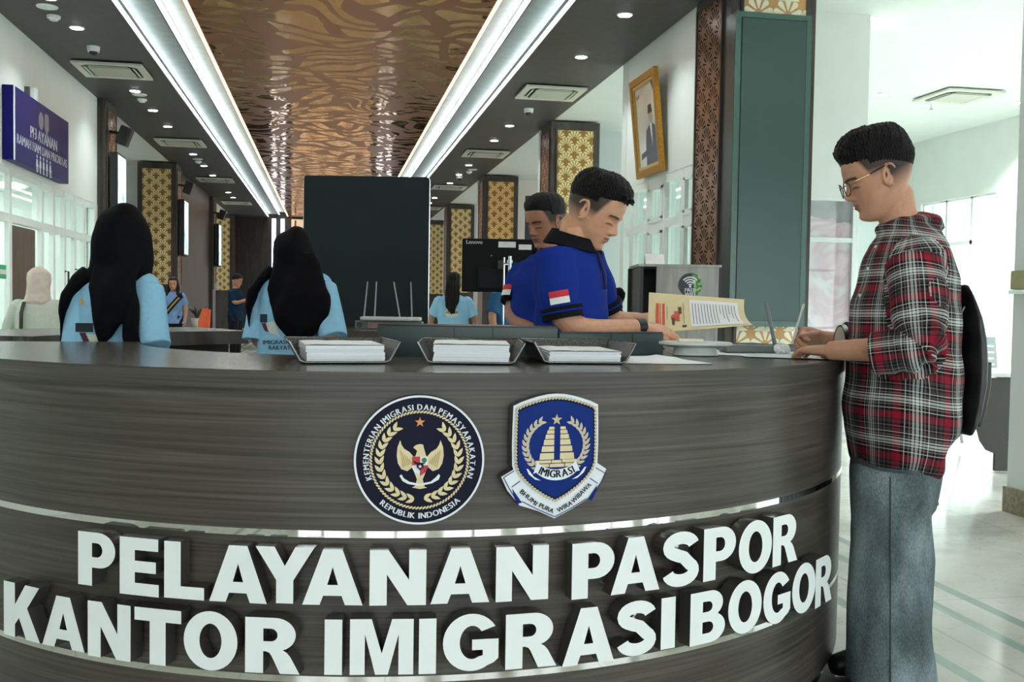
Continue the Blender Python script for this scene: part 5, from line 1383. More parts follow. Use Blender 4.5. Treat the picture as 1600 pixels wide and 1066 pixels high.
def head_grid(mb, T, nz=84, na=112, hair=None, z0=None, female=False):
    lo = -.118 if hair is None else (-.058 if z0 is None else z0)
    zs = list(lo+(.131-lo)*(np.linspace(0, 1, nz)))
    th = np.linspace(0, 2*pi, na, endpoint=False)
    th = th-.35*np.sin(th)                                                # denser towards the face
    V = []; k = 0
    for z in zs:
        x, y = head_xy(np.full(na, z), th, hair, female); zz = np.full(na, z)
        if hair is not None:
            up = np.clip((z-.02)/.11, 0, 1)**2
            zz = zz+np.clip(hair(zz, th), -.004, None)*up*1.0
        V.append(np.stack([x, y, zz], 1))
    V = np.concatenate(V); V = np.concatenate([V, [[0, .02 if hair is None else 0., lo-.0005]], [[0, -.005, V[-na:, 2].mean()+.002]]])
    V = V@T[:3, :3].T+T[:3, 3]
    F = [(i*na+j, i*na+(j+1) % na, (i+1)*na+(j+1) % na, (i+1)*na+j) for i in range(nz-1) for j in range(na)]
    b, t = nz*na, nz*na+1
    F += [(b, (j+1) % na, j) for j in range(na)]+[(t, (nz-1)*na+j, (nz-1)*na+(j+1) % na) for j in range(na)]
    mb.add(V, F)
def frameT(pos, fwd, tilt=0., scale=1.0, roll=0.):
    """head frame: forward direction (horizontal), tilt down in degrees"""
    f = unit([fwd[0], fwd[1], 0]); r = np.cross(f, ZH); t = radians(tilt)
    y = f*cos(t)-ZH*sin(t); z = np.cross(r, y)
    if roll:
        a = radians(roll); r, z = r*cos(a)+z*sin(a), -r*sin(a)+z*cos(a)
    T = np.eye(4); T[:3, 0], T[:3, 1], T[:3, 2] = r*scale, y*scale, z*scale; T[:3, 3] = pos
    return T
def tp(T, p): return np.array(T[:3, :3]@np.array(p, float)+T[:3, 3])
def ears(mb, T):
    for s in (-1, 1):
        def q(y, z, o): return tp(T, (s*(.0735+o), y, z))
        ring = [q(-.006+.0165*cos(a)-.004*sin(a), .001+.0305*sin(a)-.0, .012-.010*cos(a)) for a in np.linspace(-pi*.62, pi*.86, 16)]
        mb.tube(ring, [.0034]+[.0044]*13+[.004, .003], n=8)
        mb.loft([q(-.002, -.028, .001), q(-.004, -.018, .003), q(-.006, .0, .001), q(-.006, .018, .001), q(-.004, .026, .001)], [(.006, .004), (.010, .004), (.013, .0035), (.012, .0035), (.006, .003)], side=T[:3, 1], n=12)
        mb.sph(q(.004, -.024, .008), .0062, n=8)
def headlocal(T, V):
    Ti = np.linalg.inv(T); return V@Ti[:3, :3].T+Ti[:3, 3]
def face_colours(L, skin, lips, hairc, fade=None, lids=True, hair_amt=1.0, brows=True):
    """skin colours from head-local coordinates: lips, brows, lash line, clipped-hair fade"""
    n = len(L); c = np.tile(np.array(skin[:3]), (n, 1)); x, y, z = L[:, 0], L[:, 1], L[:, 2]; ax = np.abs(x)
    def mixin(w, col): nonlocal c; w = np.clip(w, 0, 1)[:, None]; c = c*(1-w)+np.array(col[:3])*w
    near = (z > -.125) & (z < .14) & (ax < .11) & (np.abs(y) < .14)
    front = (y > .045) & near
    mixin(np.where(front, .30*gs(ax, .045, .022)*gs(z, -.02, .02)+.35*gs(ax, 0, .014)*gs(z, -.026, .012), 0), (skin[0]*1.05, skin[1]*.80, skin[2]*.74))
    lipw = np.where(front, np.exp(-(ax/.0235)**6)*np.clip(1.25-np.abs((z+.0560)/.0098)**3, 0, 1), 0)
    mixin(lipw*.85, lips)
    mixin(np.where(front, np.exp(-(ax/.022)**6)*gs(z, -.0556, .0013), 0)*.75, (lips[0]*.35, lips[1]*.3, lips[2]*.3))
    if brows: mixin(np.where(front, np.clip(1.3-(np.abs(z-(.0235+.10*(ax-.014)*(ax < .034)+(.002-.16*(ax-.034))*(ax >= .034)))/.0042)**4, 0, 1)*((ax > .011) & (ax < .052)), 0)*.88, hairc)
    lash = -.0030-12*(ax-.031)**2
    mixin(np.where(front, gs(z, lash, .0030)*np.exp(-((ax-.0315)/.0165)**6), 0)*.95, (.010, .008, .008))
    if fade is not None: mixin(np.where(near & (ax < .0775), fade(x, y, z), 0)*hair_amt, hairc)
    return c
def hand(mb, w, d, pn, side, curl=(18, 22, 16), s=1.0, spread=.0, thumb=(.75, .6, .35), tcurl=12, wr=(.027, .019)):
    """palm and five fingers; w wrist, d pointing direction, pn palm normal, side = +1/-1 picks the thumb side"""
    d = unit(d); pn = unit(pn-d*np.dot(pn, d)); t = np.cross(d, pn)*side; w = np.array(w, float)
    mb.loft([w-d*.012*s, w+d*.012*s, w+d*.045*s, w+d*.078*s, w+d*.090*s], [(wr[0]*s, wr[1]*s), (.030*s, .018*s), (.040*s, .0165*s), (.0415*s, .0135*s), (.036*s, .009*s)], side=t, n=18, power=2.6)
    for off, L, r in ((.0305, .068, .0083), (.0105, .077, .0086), (-.0100, .071, .0082), (-.0295, .054, .0073)):
        p = w+d*(.076-abs(off)*.18)*s+t*off*s; a = 0.; pts = [p-d*.012*s]; q = d+t*off*spread*8
        pts.append(p); rad = [r*s*1.05, r*s*1.08]
        for frac, cu in zip((.46, .31, .23), curl):
            a += radians(cu); v = unit(q)*cos(a)+pn*sin(a); p = p+v*L*frac*s; pts.append(p); rad.append(r*s*(1.0, .90, .72)[len(rad)-2])
        mb.tube(pts, rad, n=10); mb.sph(pts[-1], rad[-1]*.98, n=8)
    p = w+d*.020*s+t*.022*s; v = unit(d*thumb[0]+t*thumb[1]+pn*thumb[2]); pts = [p-v*.008*s, p]; rad = [.012*s, .0125*s]
    for k, L in enumerate((.038, .030, .024)):
        a = radians(tcurl)*(k > 0); v = unit(v*cos(a)+d*sin(a)); p = p+v*L*s; pts.append(p); rad.append((.0112, .0098, .0076)[k]*s)
    mb.tube(pts, rad, n=10); mb.sph(pts[-1], rad[-1]*.98, n=8)
def limb(mb, pts, rad, n=16):
    """tapered limb with rounded joints"""
    P = [np.array(p, float) for p in pts]
    Q = []; Rr = []
    for i in range(len(P)-1):
        for t in np.linspace(0, 1, 6)[(0 if i == 0 else 1):]:
            Q.append(P[i]*(1-t)+P[i+1]*t); Rr.append(rad[i]*(1-t)+rad[i+1]*t)
    for it in range(3):
        Q2 = [Q[0]]+[(Q[i-1]+2*Q[i]+Q[i+1])/4 for i in range(1, len(Q)-1)]+[Q[-1]]; Q = Q2
    mb.loft(Q, [(r, r) for r in Rr], n=n)
def folds(me, amp, fn):
    v = mv(me); nn = mnorm(me); setv(me, v+nn*(amp*fn(v))[:, None])
def skin(r, g, b): return srgb(r, g, b)
SKIN = attr_mat('skin', rough=.48, spec=.35, bump=.05, bscale=420, sss=.12)
CLOTHC = attr_mat('dyed_cloth', rough=.85, spec=.15, bump=.15, bscale=700, sheen=.15)
def cloth(name, col, rough=.85, var=.08, scale=60, bump=.2): return mat(name, col, rough, var=var, scale=scale, bump=bump, spec=.08)
HAIRM = mat('black_hair', srgb(10, 9, 10), .55, var=.5, scale=190, bump=.7, spec=.22)
LIGHTBLUE = cloth('light_blue_cotton', srgb(146, 198, 228), var=.03); BLACKC = cloth('black_scarf_cloth', srgb(11, 11, 15), .75, scale=25, var=.2)
NAVYC = cloth('navy_cotton', srgb(24, 44, 74)); ROYALC = cloth('royal_blue_pique', srgb(25, 48, 136), .85, var=.06, scale=240)
TROUSER = cloth('dark_trouser_cloth', srgb(28, 29, 34)); SHOEM = mat('black_shoe', srgb(16, 16, 17), .4)

def short_hair(parent, T, fn, name='hair', vox=.0035, sm=2):
    mb = MB(); head_grid(mb, T, nz=70, na=90, hair=fn)
    me = evald(mb, vox, sm); return finish(me, name, HAIRM, parent)

def figure(name_lbl, base, face, H, shirt, trouser=TROUSER, hairfn='short', skin_c=skin(176, 128, 102), arms=None, group=None, vox=.007, sleeve='short', female=True, width=1.0, seated=False, head_tilt=8, head_turn=0., lower=True, headwear=None, curl=(25, 30, 20)):
    """a standing background person: skin body, shirt, trousers, shoes, hair"""
    s = H/1.62; f = unit([face[0], face[1], 0]); r = np.cross(f, ZH); base = np.array(base, float)
    W = lambda x, y, z: base+r*(x*s*width)+f*(y*s)+ZH*(z*s)
    t = thing('person', base, name_lbl, 'person', group)
    ft = f*cos(head_turn)+r*sin(head_turn)
    T = frameT(W(0, .02, 1.475), ft, head_tilt, .97*s)
    body = MB(); head_grid(body, T, female=female); ears(body, T)
    body.loft([tp(T, (0, -.02, -.03)), W(0, .0, 1.37), W(0, -.01, 1.31)], [(.052*s, .055*s), (.05*s, .052*s), (.075*s, .06*s)], side=r, n=18)
    A = arms or {}
    for sg in (-1, 1):
        el = A.get((sg, 'e'), (sg*.225, -.02, 1.04)); wr = A.get((sg, 'w'), (sg*.225, .07, .82)); hd = A.get((sg, 'd'), (0, .25, -1)); pn = A.get((sg, 'n'), (-sg, 0, 0))
        sh = W(sg*.165, -.005, 1.29); e, w = W(*el), W(*wr)
        limb(body, [sh, e, w], [.045*s, .036*s, .024*s])
        hd = r*hd[0]+f*hd[1]+ZH*hd[2]; pnn = r*pn[0]+f*pn[1]+ZH*pn[2]
        hand(body, w, hd, pnn, 1 if np.dot(np.cross(unit(hd), unit(pnn-unit(hd)*np.dot(pnn, unit(hd)))), f) > 0 else -1, curl, .92*s)
    body.loft([W(0, 0, 1.0), W(0, 0, 1.28)], [(.10*s, .07*s), (.12*s, .07*s)], side=r, n=16)
    me = evald(body, min(vox, .005), 1)
    v = mv(me); L = headlocal(T, v)
    fd = (lambda x, y, z: np.clip((z-.030-.65*np.clip(y-.02, 0, 1))/.02, 0, 1)) if hairfn == 'short' else None
    setcol(me, face_colours(L, skin_c, (skin_c[0]*.85, skin_c[1]*.5, skin_c[2]*.5), srgb(26, 22, 20), fade=fd)); finish(me, 'body', SKIN, t)
    g = MB()
    g.loft([W(0, .0, z) for z in (.76, .86, .97, 1.08, 1.19, 1.26, 1.31, 1.345)], [(a*s*width, b*s) for a, b in ((.185, .128), (.180, .125), (.168, .118), (.172, .122), (.188, .124), (.188, .112), (.135, .090), (.066, .064))], side=r, n=28)
    for sg in (-1, 1):
        el = np.array(A.get((sg, 'e'), (sg*.225, -.02, 1.04))); wr = np.array(A.get((sg, 'w'), (sg*.225, .07, .82)))
        sh = W(sg*.150, -.005, 1.275); e = W(*el)
        if sleeve == 'short': limb(g, [sh, sh*.25+e*.75], [.066*s, .062*s])
        else: limb(g, [sh, e, W(*(el*.12+wr*.88))], [.068*s, .058*s, .044*s])
        g.sph(sh-ZH*.012*s, .064*s, n=14)
    me = evald(g, vox, 2)
    folds(me, .006*s, lambda v: np.sin((v@f)*60+(v[:, 2])*34+np.sin(v@r*25)*1.5)*np.clip((base[2]+1.25*s-v[:, 2])/.3, 0, 1))
    finish(me, 'shirt', shirt, t)
    if lower:
        g = MB()
        for sg in (-1, 1):
            g.loft([W(sg*.085, 0, z) for z in (.06, .25, .47, .65, .80, .90)], [(a*s, b*s) for a, b in ((.062, .062), (.066, .066), (.072, .075), (.088, .09), (.095, .105), (.09, .1))], side=r, n=18)
        g.loft([W(0, 0, .74), W(0, 0, .84), W(0, 0, .95)], [(.172*s, .11*s), (.172*s, .115*s), (.155*s, .105*s)], side=r, n=22)
        finish(evald(g, .010, 2), 'trousers', trouser, t)
        for sg in (-1, 1):
            g = MB(); g.loft([W(sg*.085, -.07, .035), W(sg*.087, -.02, .045), W(sg*.092, .06, .036), W(sg*.098, .14, .026), W(sg*.10, .165, .02)], [(.034*s, .035*s), (.04*s, .045*s), (.042*s, .036*s), (.036*s, .026*s), (.015*s, .015*s)], side=r, n=14)
            finish(evald(g, .006, 1), 'shoe', SHOEM, t)
    if hairfn == 'short':
        short_hair(t, T, lambda z, th: np.where(z > .035+.045*np.clip(np.cos(th), 0, 1)-.04*np.clip(-np.cos(th), 0, 1), .012, -.008), vox=.005)
    elif hairfn == 'long':
        g = MB(); head_grid(g, T, nz=50, na=64, hair=lambda z, th: np.where((z > .075) | (np.cos(th) < .45), .016, -.01))
        g.loft([tp(T, (0, -.075, .05)), tp(T, (0, -.105, -.04)), tp(T, (0, -.125, -.13)), tp(T, (0, -.15, -.24)), tp(T, (0, -.155, -.33)), tp(T, (.02, -.15, -.40))], [(.07*s, .03*s), (.088*s, .036*s), (.092*s, .034*s), (.088*s, .028*s), (.062*s, .02*s), (.02*s, .01*s)], side=r, n=22)
        me = evald(g, .006, 2); folds(me, .004, lambda v: np.sin((v@r)*180+np.sin(v[:, 2]*14)*1.2))
        finish(me, 'hair', HAIRM, t)
    return t, T, W
# ---------------------------------------------------------------- the man in the plaid shirt at the counter
def plaid_mat():
    m, n, l, b = nt('plaid_flannel')
    a = nd(n, 'Attribute', attribute_name='wuv'); s = nd(n, 'SeparateXYZ'); l.new(a.outputs['Vector'], s.inputs[0])
    RED, BLK, WHT, DRK, GRY = srgb(134, 26, 46), srgb(16, 15, 18), srgb(206, 212, 210), srgb(66, 58, 60), srgb(128, 122, 122)
    st = [(0, RED), (.17, BLK), (.235, WHT), (.255, BLK), (.32, GRY), (.345, BLK), (.38, WHT), (.42, BLK), (.445, WHT), (.50, BLK), (.525, WHT), (.56, BLK), (.59, GRY), (.62, BLK), (.67, WHT), (.69, DRK), (.78, BLK), (.82, GRY), (.84, BLK), (.90, DRK), (.975, BLK)]
    cs = []
    for i, off in ((0, .2), (1, .0)):
        q = mth(n, l, 'FRACT', mth(n, l, 'ADD', mth(n, l, 'DIVIDE', s.outputs[i], .122), off))
        cs.append(ramp(n, l, q, st, 'CONSTANT'))
    t = nd(n, 'TexNoise'); t.inputs['Scale'].default_value = 18; l.new(coord(n, 'Object', (1, 1, 1), l), t.inputs[0])
    c = mixc(n, l, .44, cs[1], cs[0])
    v = ramp(n, l, t.outputs[0], [(.3, (.86, .86, .86, 1)), (.7, (1.08, 1.08, 1.08, 1))])
    x = nd(n, 'Mix', data_type='RGBA', blend_type='MULTIPLY'); x.inputs[0].default_value = 1; l.new(c, x.inputs[6]); l.new(v, x.inputs[7])
    l.new(x.outputs[2], b.inputs['Base Color']); b.inputs['Roughness'].default_value = .85; b.inputs['Specular IOR Level'].default_value = .15
    return m
PLAID = plaid_mat()
def denim_mat():
    m, n, l, b = nt('washed_grey_denim')
    c = coord(n, 'Object', (1, 1, .45), l)
    t = nd(n, 'TexNoise'); t.inputs['Scale'].default_value = 7; t.inputs['Detail'].default_value = 6; l.new(c, t.inputs[0])
    f = nd(n, 'TexNoise'); f.inputs['Scale'].default_value = 260; l.new(c, f.inputs[0])
    fac = mth(n, l, 'ADD', mth(n, l, 'MULTIPLY', t.outputs[0], .75), mth(n, l, 'MULTIPLY', f.outputs[0], .25))
    l.new(ramp(n, l, fac, [(.36, srgb(54, 65, 68)), (.5, srgb(94, 107, 111)), (.64, srgb(136, 151, 155))]), b.inputs['Base Color'])
    b.inputs['Roughness'].default_value = .85; b.inputs['Specular IOR Level'].default_value = .15
    return m
DENIM = denim_mat()
DC = 3.05
cl_ = thing('person', np.append(PT(1392, 1060, DC)[:2], 0), 'man in a red and grey plaid shirt writing at the right end of the counter', 'person')
fC = -RH+.10*FH; fC = unit(fC)
TC_ = frameT(PT(1375, 280, DC), fC, 19, 1.045)
SK1 = skin(194, 146, 120)
body = MB(); head_grid(body, TC_); ears(body, TC_)
body.loft([tp(TC_, (0, -.012, -.03)), tp(TC_, (0, -.026, -.065)), PT(1402, 334, DC), PT(1407, 350, DC), PT(1414, 374, DC)], [(.052, .056), (.052, .054), (.055, .056), (.062, .062), (.085, .075)], side=FH, n=22)
body.loft([PT(1414, 365, DC), PT(1412, 420, DC), PT(1410, 520, DC)], [(.12, .06), (.16, .09), (.14, .08)], side=FH, n=18)
# near (left) arm resting on the counter, hand flat on the form
eL, wL = PT(1437, 545, 2.80), PT(1296, 548, 3.00)
limb(body, [PT(1425, 410, 2.86), eL, wL], [.050, .043, .0285])
hand(body, wL+RH*.004, (PT(1236, 547.5, 3.13)-wL)+ZH*.002, -ZH+.25*FH*0, -1, curl=(9, 23, 15), s=1.04, thumb=(.72, .62, .28), wr=(.0285, .023))
# far (right) arm, hand closed round the pen
eR, wR = PT(1392, 545, 3.36), PT(1285, 529, 3.37)
limb(body, [PT(1415, 405, 3.24), eR, wR], [.050, .042, .0265])
dR = unit(PT(1240, 529, 3.36)-wR)
hand(body, wR, dR+ZH*.10, unit(-FH*.75-ZH*.65), 1, curl=(50, 62, 40), s=1.0, thumb=(.85, .25, .55), tcurl=16)
me = evald(body, .0026, 3, .5)
v = mv(me); L = headlocal(TC_, v)
fadeC = lambda x, y, z: np.clip((.034+.42*np.clip(z, 0, .08)-y)/.010+.5, 0, 1)*np.where(y > .004, np.clip((z-.008)/.028, 0, 1)*.95, np.clip((z+.034+.30*(y+.05))/.050, 0, 1)*.97)
setcol(me, face_colours(L, SK1, (.30, .10, .085), srgb(30, 25, 23), fade=fadeC)); finish(me, 'body', SKIN, cl_)
# hair: long top swept forward, clipped sides
def hairC(z, th):
    f = np.clip(np.cos(th), -1, 1); az = np.abs(np.sin(th)); bk = np.clip(-f, 0, 1)
    low = np.where(f > .35, .072-.010*az, .046-.040*bk)
    t = .012+.013*np.clip((z-.08)/.04, 0, 1)+.006*bk*gs(z, .045, .04)+.006*np.clip(f, 0, 1)*np.clip((z-.075)/.03, 0, 1)+.003*np.sin(th*9+z*40)*np.sin(th*23+z*130)
    k = np.clip((z-low)/(.022+.045*(1-np.clip(f, 0, 1))), 0, 1)
    return np.where(z > low, -.001+(t+.001)*k**.8, -.009)
mb = MB(); head_grid(mb, TC_, nz=80, na=110, hair=hairC)
# forelock and stray tufts
rr = random.Random(8)
for q in range(46):
    a = rr.uniform(-1.05, 1.05); p0 = np.array((.058*sin(a), .058+.012*cos(a), .102+rr.uniform(0, .016)))
    d = np.array((.014*sin(a), .034, .002+rr.uniform(-.012, .012)))
    mb.tube([tp(TC_, p0-d*.3), tp(TC_, p0+d*.35+np.array((0, 0, .006))), tp(TC_, p0+d*.8)], [.010, .0085, .0035], n=7)
for q in range(60):
    a = rr.uniform(0, 2*pi); rad = rr.uniform(.01, .062); p0 = np.array((rad*cos(a), rad*1.15*sin(a)-.005, .132-rad*.33)); d = np.array((rr.uniform(-.012, .012), rr.uniform(.004, .026), .020))
    mb.tube([tp(TC_, p0), tp(TC_, p0+d*.6), tp(TC_, p0+d)], [.008, .006, .0025], n=6)
me = evald(mb, .0026, 2, .5); folds(me, .0012, lambda v: np.sin(v@RH*700+np.sin(v[:, 2]*160)*2)); finish(me, 'hair', HAIRM, cl_)
# glasses (worn)
LENS = glass('spectacle_glass', (.96, .97, .97, 1))
gm = MB()
GF = mat('dark_spectacle_frame', srgb(30, 28, 28), .3); GM = mat('gold_temple', srgb(196, 176, 130), .25, .9)
for s in (-1, 1):
    pts = [tp(TC_, (s*(.033+.0235*cos(a)), .1085-.006*abs(cos(a))*(cos(a) > 0)-.010*sin(a)*0, .001+.0205*sin(a))) for a in np.linspace(0, 2*pi, 28, endpoint=False)]
    gm.tube(pts, .0019, n=8, closed=True)
gm.tube([tp(TC_, (-.0095, .1085, .006)), tp(TC_, (0, .1115, .009)), tp(TC_, (.0095, .1085, .006))], .0015, n=8)
gl_ = gm.build('eyeglasses', GF, cl_, smooth=60)
for s in (-1, 1):
    m = MB(); m.tube([tp(TC_, (s*.0565, .105, .008)), tp(TC_, (s*.076, .088, .014)), tp(TC_, (s*.0795, .045, .020))], .0016, n=8); m.build('temple', GM, gl_)
    m = MB(); m.tube([tp(TC_, (s*.0795, .045, .020)), tp(TC_, (s*.081, .0, .030)), tp(TC_, (s*.080, -.022, .028)), tp(TC_, (s*.079, -.034, .020))], [.0018, .0024, .0028, .0026], n=8); m.build('temple_tip', GF, gl_)
    m = MB(); m.poly([[(.0215*cos(a), .0190*sin(a)) for a in np.linspace(0, 2*pi, 24, endpoint=False)]], tp(TC_, (s*.033, .1068, .001)), TC_[:3, 0], TC_[:3, 2]); m.build('lens', LENS, gl_)
# shirt
rows = [(352, 1386, 1452, .085), (366, 1376, 1464, .125), (382, 1367, 1470, .175), (400, 1360, 1475, .200), (435, 1350, 1484, .215), (475, 1339, 1488, .215), (510, 1334, 1489, .220), (550, 1331, 1490, .225), (600, 1328, 1489, .232), (640, 1326, 1487, .236), (672, 1327, 1484, .236), (700, 1334, 1477, .228), (718, 1372, 1469, .205), (734, 1414, 1460, .165)]
g = MB()
g.loft([PT((a+b)/2, y, DC) for y, a, b, w in rows], [(w, (b-a)/2*DC/FPX) for y, a, b, w in rows], side=FH, n=44)
sL, sR = PT(1427, 412, 2.88), PT(1415, 408, 3.22)
cufL, cufR = PT(1372, 552, 2.855), PT(1322, 529, 3.36)
limb(g, [sL, PT(1438, 475, 2.82), eL+ZH*.004, cufL], [.080, .078, .072, .056], n=22)
limb(g, [sR, eR, cufR], [.076, .066, .052], n=18)
g.loft([PT(1376, 362, DC), PT(1398, 350, DC), PT(1436, 346, DC), PT(1452, 350, DC), PT(1462, 362, DC)], [(.05, .02), (.085, .022), (.085, .03), (.075, .03), (.05, .02)], side=FH, n=18)
me = evald(g, .0055, 3)
def foldC(v):
    u = (v-np.array(PT(1410, 500, DC)))@RH; z = v[:, 2]
    f = np.sin(z*42+u*26+np.sin(u*19)*1.3)*.55+np.sin(z*21-u*50+1)*.45
    el = np.exp(-np.sum((v-np.array(eL))**2, 1)/.012)
    return f*.7+el*np.sin((v@RH)*95+z*75)*1.4
folds(me, .0060, foldC)
v = mv(me)
def segd(v, a, b):
    a, b = np.array(a), np.array(b); d = b-a; t = np.clip(((v-a)@d)/(d@d), 0, 1); return np.linalg.norm(v-(a+t[:, None]*d), axis=1), t*np.linalg.norm(d)
def angle_about(v, a, b):
    d = unit(np.array(b)-np.array(a)); e = unit(np.cross(d, FH)); h = np.cross(d, e); q = v-np.array(a); return np.arctan2(q@h, q@e)
ax0 = np.array(PT(1412, 500, DC))
def uv_torso(v):
    q = v-ax0
    return np.stack([np.arctan2(q@FH, q@RH)*.20+.02, v[:, 2]+.012*np.sin((q@RH)*14)], 1)
def uv_arm(v, a, b, off, r=.075):
    d = unit(np.array(b)-np.array(a)); return np.stack([angle_about(v, a, b)*r, (v-np.array(a))@d+off], 1)
nl = len(me.loops); lv = np.empty(nl, 'i'); me.loops.foreach_get('vertex_index', lv)
ls = np.empty(len(me.polygons), 'i'); me.polygons.foreach_get('loop_start', ls); lt = np.empty(len(me.polygons), 'i'); me.polygons.foreach_get('loop_total', lt)
fc = np.empty(len(me.polygons)*3, 'f'); me.polygons.foreach_get('center', fc); fc = fc.reshape(-1, 3).astype(float)
reg = np.zeros(len(fc), int)
def lim(u, a, b):
    d, tl = segd(fc, a, b); return d < u
eM = np.array(eL)
reg[lim(.080, sR, eR)] = 3; reg[lim(.066, eR, cufR)] = 4
k1 = lim(.092, sL, eL) & ((fc-np.array(sL))@FH < .055); reg[k1] = 1
bis = unit(unit(np.array(cufL)-eM)-unit(np.array(sL)-eM)); k2 = lim(.088, eL, cufL) & (((fc-eM)@bis > 0)); reg[k2] = 2
fo_ = np.repeat(reg, lt); VV = v[lv]; uv = np.zeros((nl, 3)); uv[:, :2] = uv_torso(VV)
for k, (a, b, off) in {1: (sL, eL, .0), 2: (eL, cufL, .045), 3: (sR, eR, .02), 4: (eR, cufR, .05)}.items():
    m_ = fo_ == k; uv[m_, :2] = uv_arm(VV[m_], a, b, off)
# keep stripes from smearing where the angle wraps round
for c_ in range(3):
    pass
for f0, n0 in zip(ls, lt):
    u = uv[f0:f0+n0, 0]
    if u.max()-u.min() > .2: u[u < u.mean()] += 2*pi*(.20 if reg[np.searchsorted(ls, f0)] == 0 else .075)
a_ = me.attributes.new('wuv', 'FLOAT_VECTOR', 'CORNER'); a_.data.foreach_set('vector', uv.astype('f').ravel())
sh_ = finish(me, 'shirt', PLAID, cl_)
# rolled cuffs, placket and breast pocket edge
for e0, c0, r0 in ((eL, cufL, .061), (eR, cufR, .055)):
    dd = unit(np.array(c0)-np.array(e0)); m = MB()
    m.loft([c0-dd*.05, c0-dd*.045, c0+dd*.012, c0+dd*.018, c0+dd*.0185], [(r0*.98, r0*.98), (r0*1.07, r0*1.07), (r0*1.02, r0*1.02), (r0*.95, r0*.95), (r0*.7, r0*.7)], n=26)
    me2 = evald(m, .005, 1); v2 = mv(me2)
    setvec(me2, np.stack([angle_about(v2, e0, c0)*.075, (v2-np.array(e0))@dd+.03, np.zeros(len(v2))], 1), 'wuv'); finish(me2, 'rolled_cuff', PLAID, cl_)
m = MB()
for y, x in ((386, 1369), (420, 1357), (462, 1344)):
    p = PT(x, y, DC-.02); m.sph(p, .0055, n=10)
m.build('shirt_buttons', EMW, cl_, smooth=60)
# jeans
g = MB()
g.loft([PT(1402, 672, DC), PT(1400, 700, DC), PT(1396, 740, DC), PT(1394, 790, DC)], [(.185, .120), (.19, .128), (.185, .124), (.16, .112)], side=FH, n=30)
legN = [(735, 1332, 1466), (790, 1330, 1449), (830, 1329, 1452), (873, 1327, 1458), (937, 1326, 1458), (1005, 1328, 1456), (1066, 1327, 1457), (1094, 1327, 1458)]
DN, DF = 2.955, 3.17
g.loft([PT((a+b)/2, y, DN) for y, a, b in legN], [(.105, (b-a)/2*DN/FPX) for y, a, b in legN], side=FH, n=28)
g.loft([PT((a+b)/2-2, (y-484)*DN/DF+484+(1 if y < 1000 else -8), DF) for y, a, b in legN], [(.10, (b-a)/2*DF/FPX*.88) for y, a, b in legN], side=FH, n=24)
me = evald(g, .008, 3)
folds(me, .0090, lambda v: np.sin(v[:, 2]*13+(v@RH)*30+np.sin((v@RH)*20+v[:, 2]*6)*1.2)*np.clip(1.2-v[:, 2], .25, 1)*.9)
jn = finish(me, 'jeans', DENIM, cl_)
m = MB(); m.tube([PT(1391, y, DN-.108) for y in np.linspace(745, 1088, 26)], .0022, n=6); m.build('side_seam', mat('denim_seam', srgb(44, 52, 56), .85), jn)
for dn, xs, nm in ((2.93, 0, 'near'), (3.17, -12, 'far')):
    g = MB(); base = np.array(PT(1392+xs, 900, dn)); base[2] = 0
    pts = [base+RH*.11+ZH*.05, base+RH*.05+ZH*.055, base-RH*.03+ZH*.055, base-RH*.10+ZH*.045, base-RH*.145+ZH*.036, base-RH*.165+ZH*.03]
    g.loft(pts, [(.034, .046), (.042, .05), (.045, .05), (.046, .042), (.038, .034), (.016, .02)], side=FH, n=18)
    me = evald(g, .006, 1); v = mv(me); v[:, 2] = np.maximum(v[:, 2], .002); setv(me, v); finish(me, 'shoe', SHOEM, cl_)
# backpack hanging from his shoulders
bp = thing('backpack', PT(1500, 560, DC), 'black backpack on the back of the man in the plaid shirt', 'backpack')
BAG = mat('black_bag_leather', srgb(22, 25, 26), .38, var=.12, scale=30, bump=.15)
prof = [(446, 1486, 1494), (458, 1487, 1500), (475, 1488, 1508), (500, 1488, 1520), (530, 1488, 1528), (565, 1488, 1531), (600, 1487, 1529), (640, 1485, 1519), (664, 1482, 1508), (677, 1482, 1500)]
g = MB(); wdt = [.07, .09, .105, .115, .12, .12, .12, .115, .11, .10]
prof = [(y, a+5, b-(b-a)*.24+2) for y, a, b in prof]
g.loft([PT((a+b)/2+2, y, DC) for y, a, b in prof], [(w, max((b-a)/2, 5)*DC/FPX) for (y, a, b), w in zip(prof, wdt)], side=FH, n=34, power=2.5)
me = evald(g, .006, 2); finish(me, 'bag_body', BAG, bp)
g = MB(); g.loft([PT((a+b)/2+14, y, DC) for y, a, b in prof[5:9]], [(w*.8, max((b-a)/2, 5)*DC/FPX*.75) for (y, a, b), w in zip(prof[5:9], wdt[5:9])], side=FH, n=30, power=3); finish(evald(g, .006, 2), 'front_pocket', BAG, bp)
m = MB(); m.tube([PT(1490, 520, DC-.118), PT(1498, 497, DC-.118), PT(1507, 480, DC-.11)], .0022, n=6); m.build('zip_piping', mat('grey_zip', srgb(150, 156, 156), .35, .6), bp)
for k, (x, y) in enumerate(((1531, 578), (1535, 588), (1522, 613))):
    m = MB(); m.cyl(PT(x, y, DC-.05), PT(x-1, y+13, DC-.05), .0032, n=8); m.build('zip_pull', CHROME, bp)
m = MB(); m.loft([PT(1478, 425, DC-.10), PT(1487, 436, DC-.10), PT(1495, 450, DC-.09), PT(1496, 462, DC-.06), PT(1492, 472, DC-.04)], [(.02, .005)]*5, side=FH, n=10); m.build('shoulder_strap', BLACK, bp)
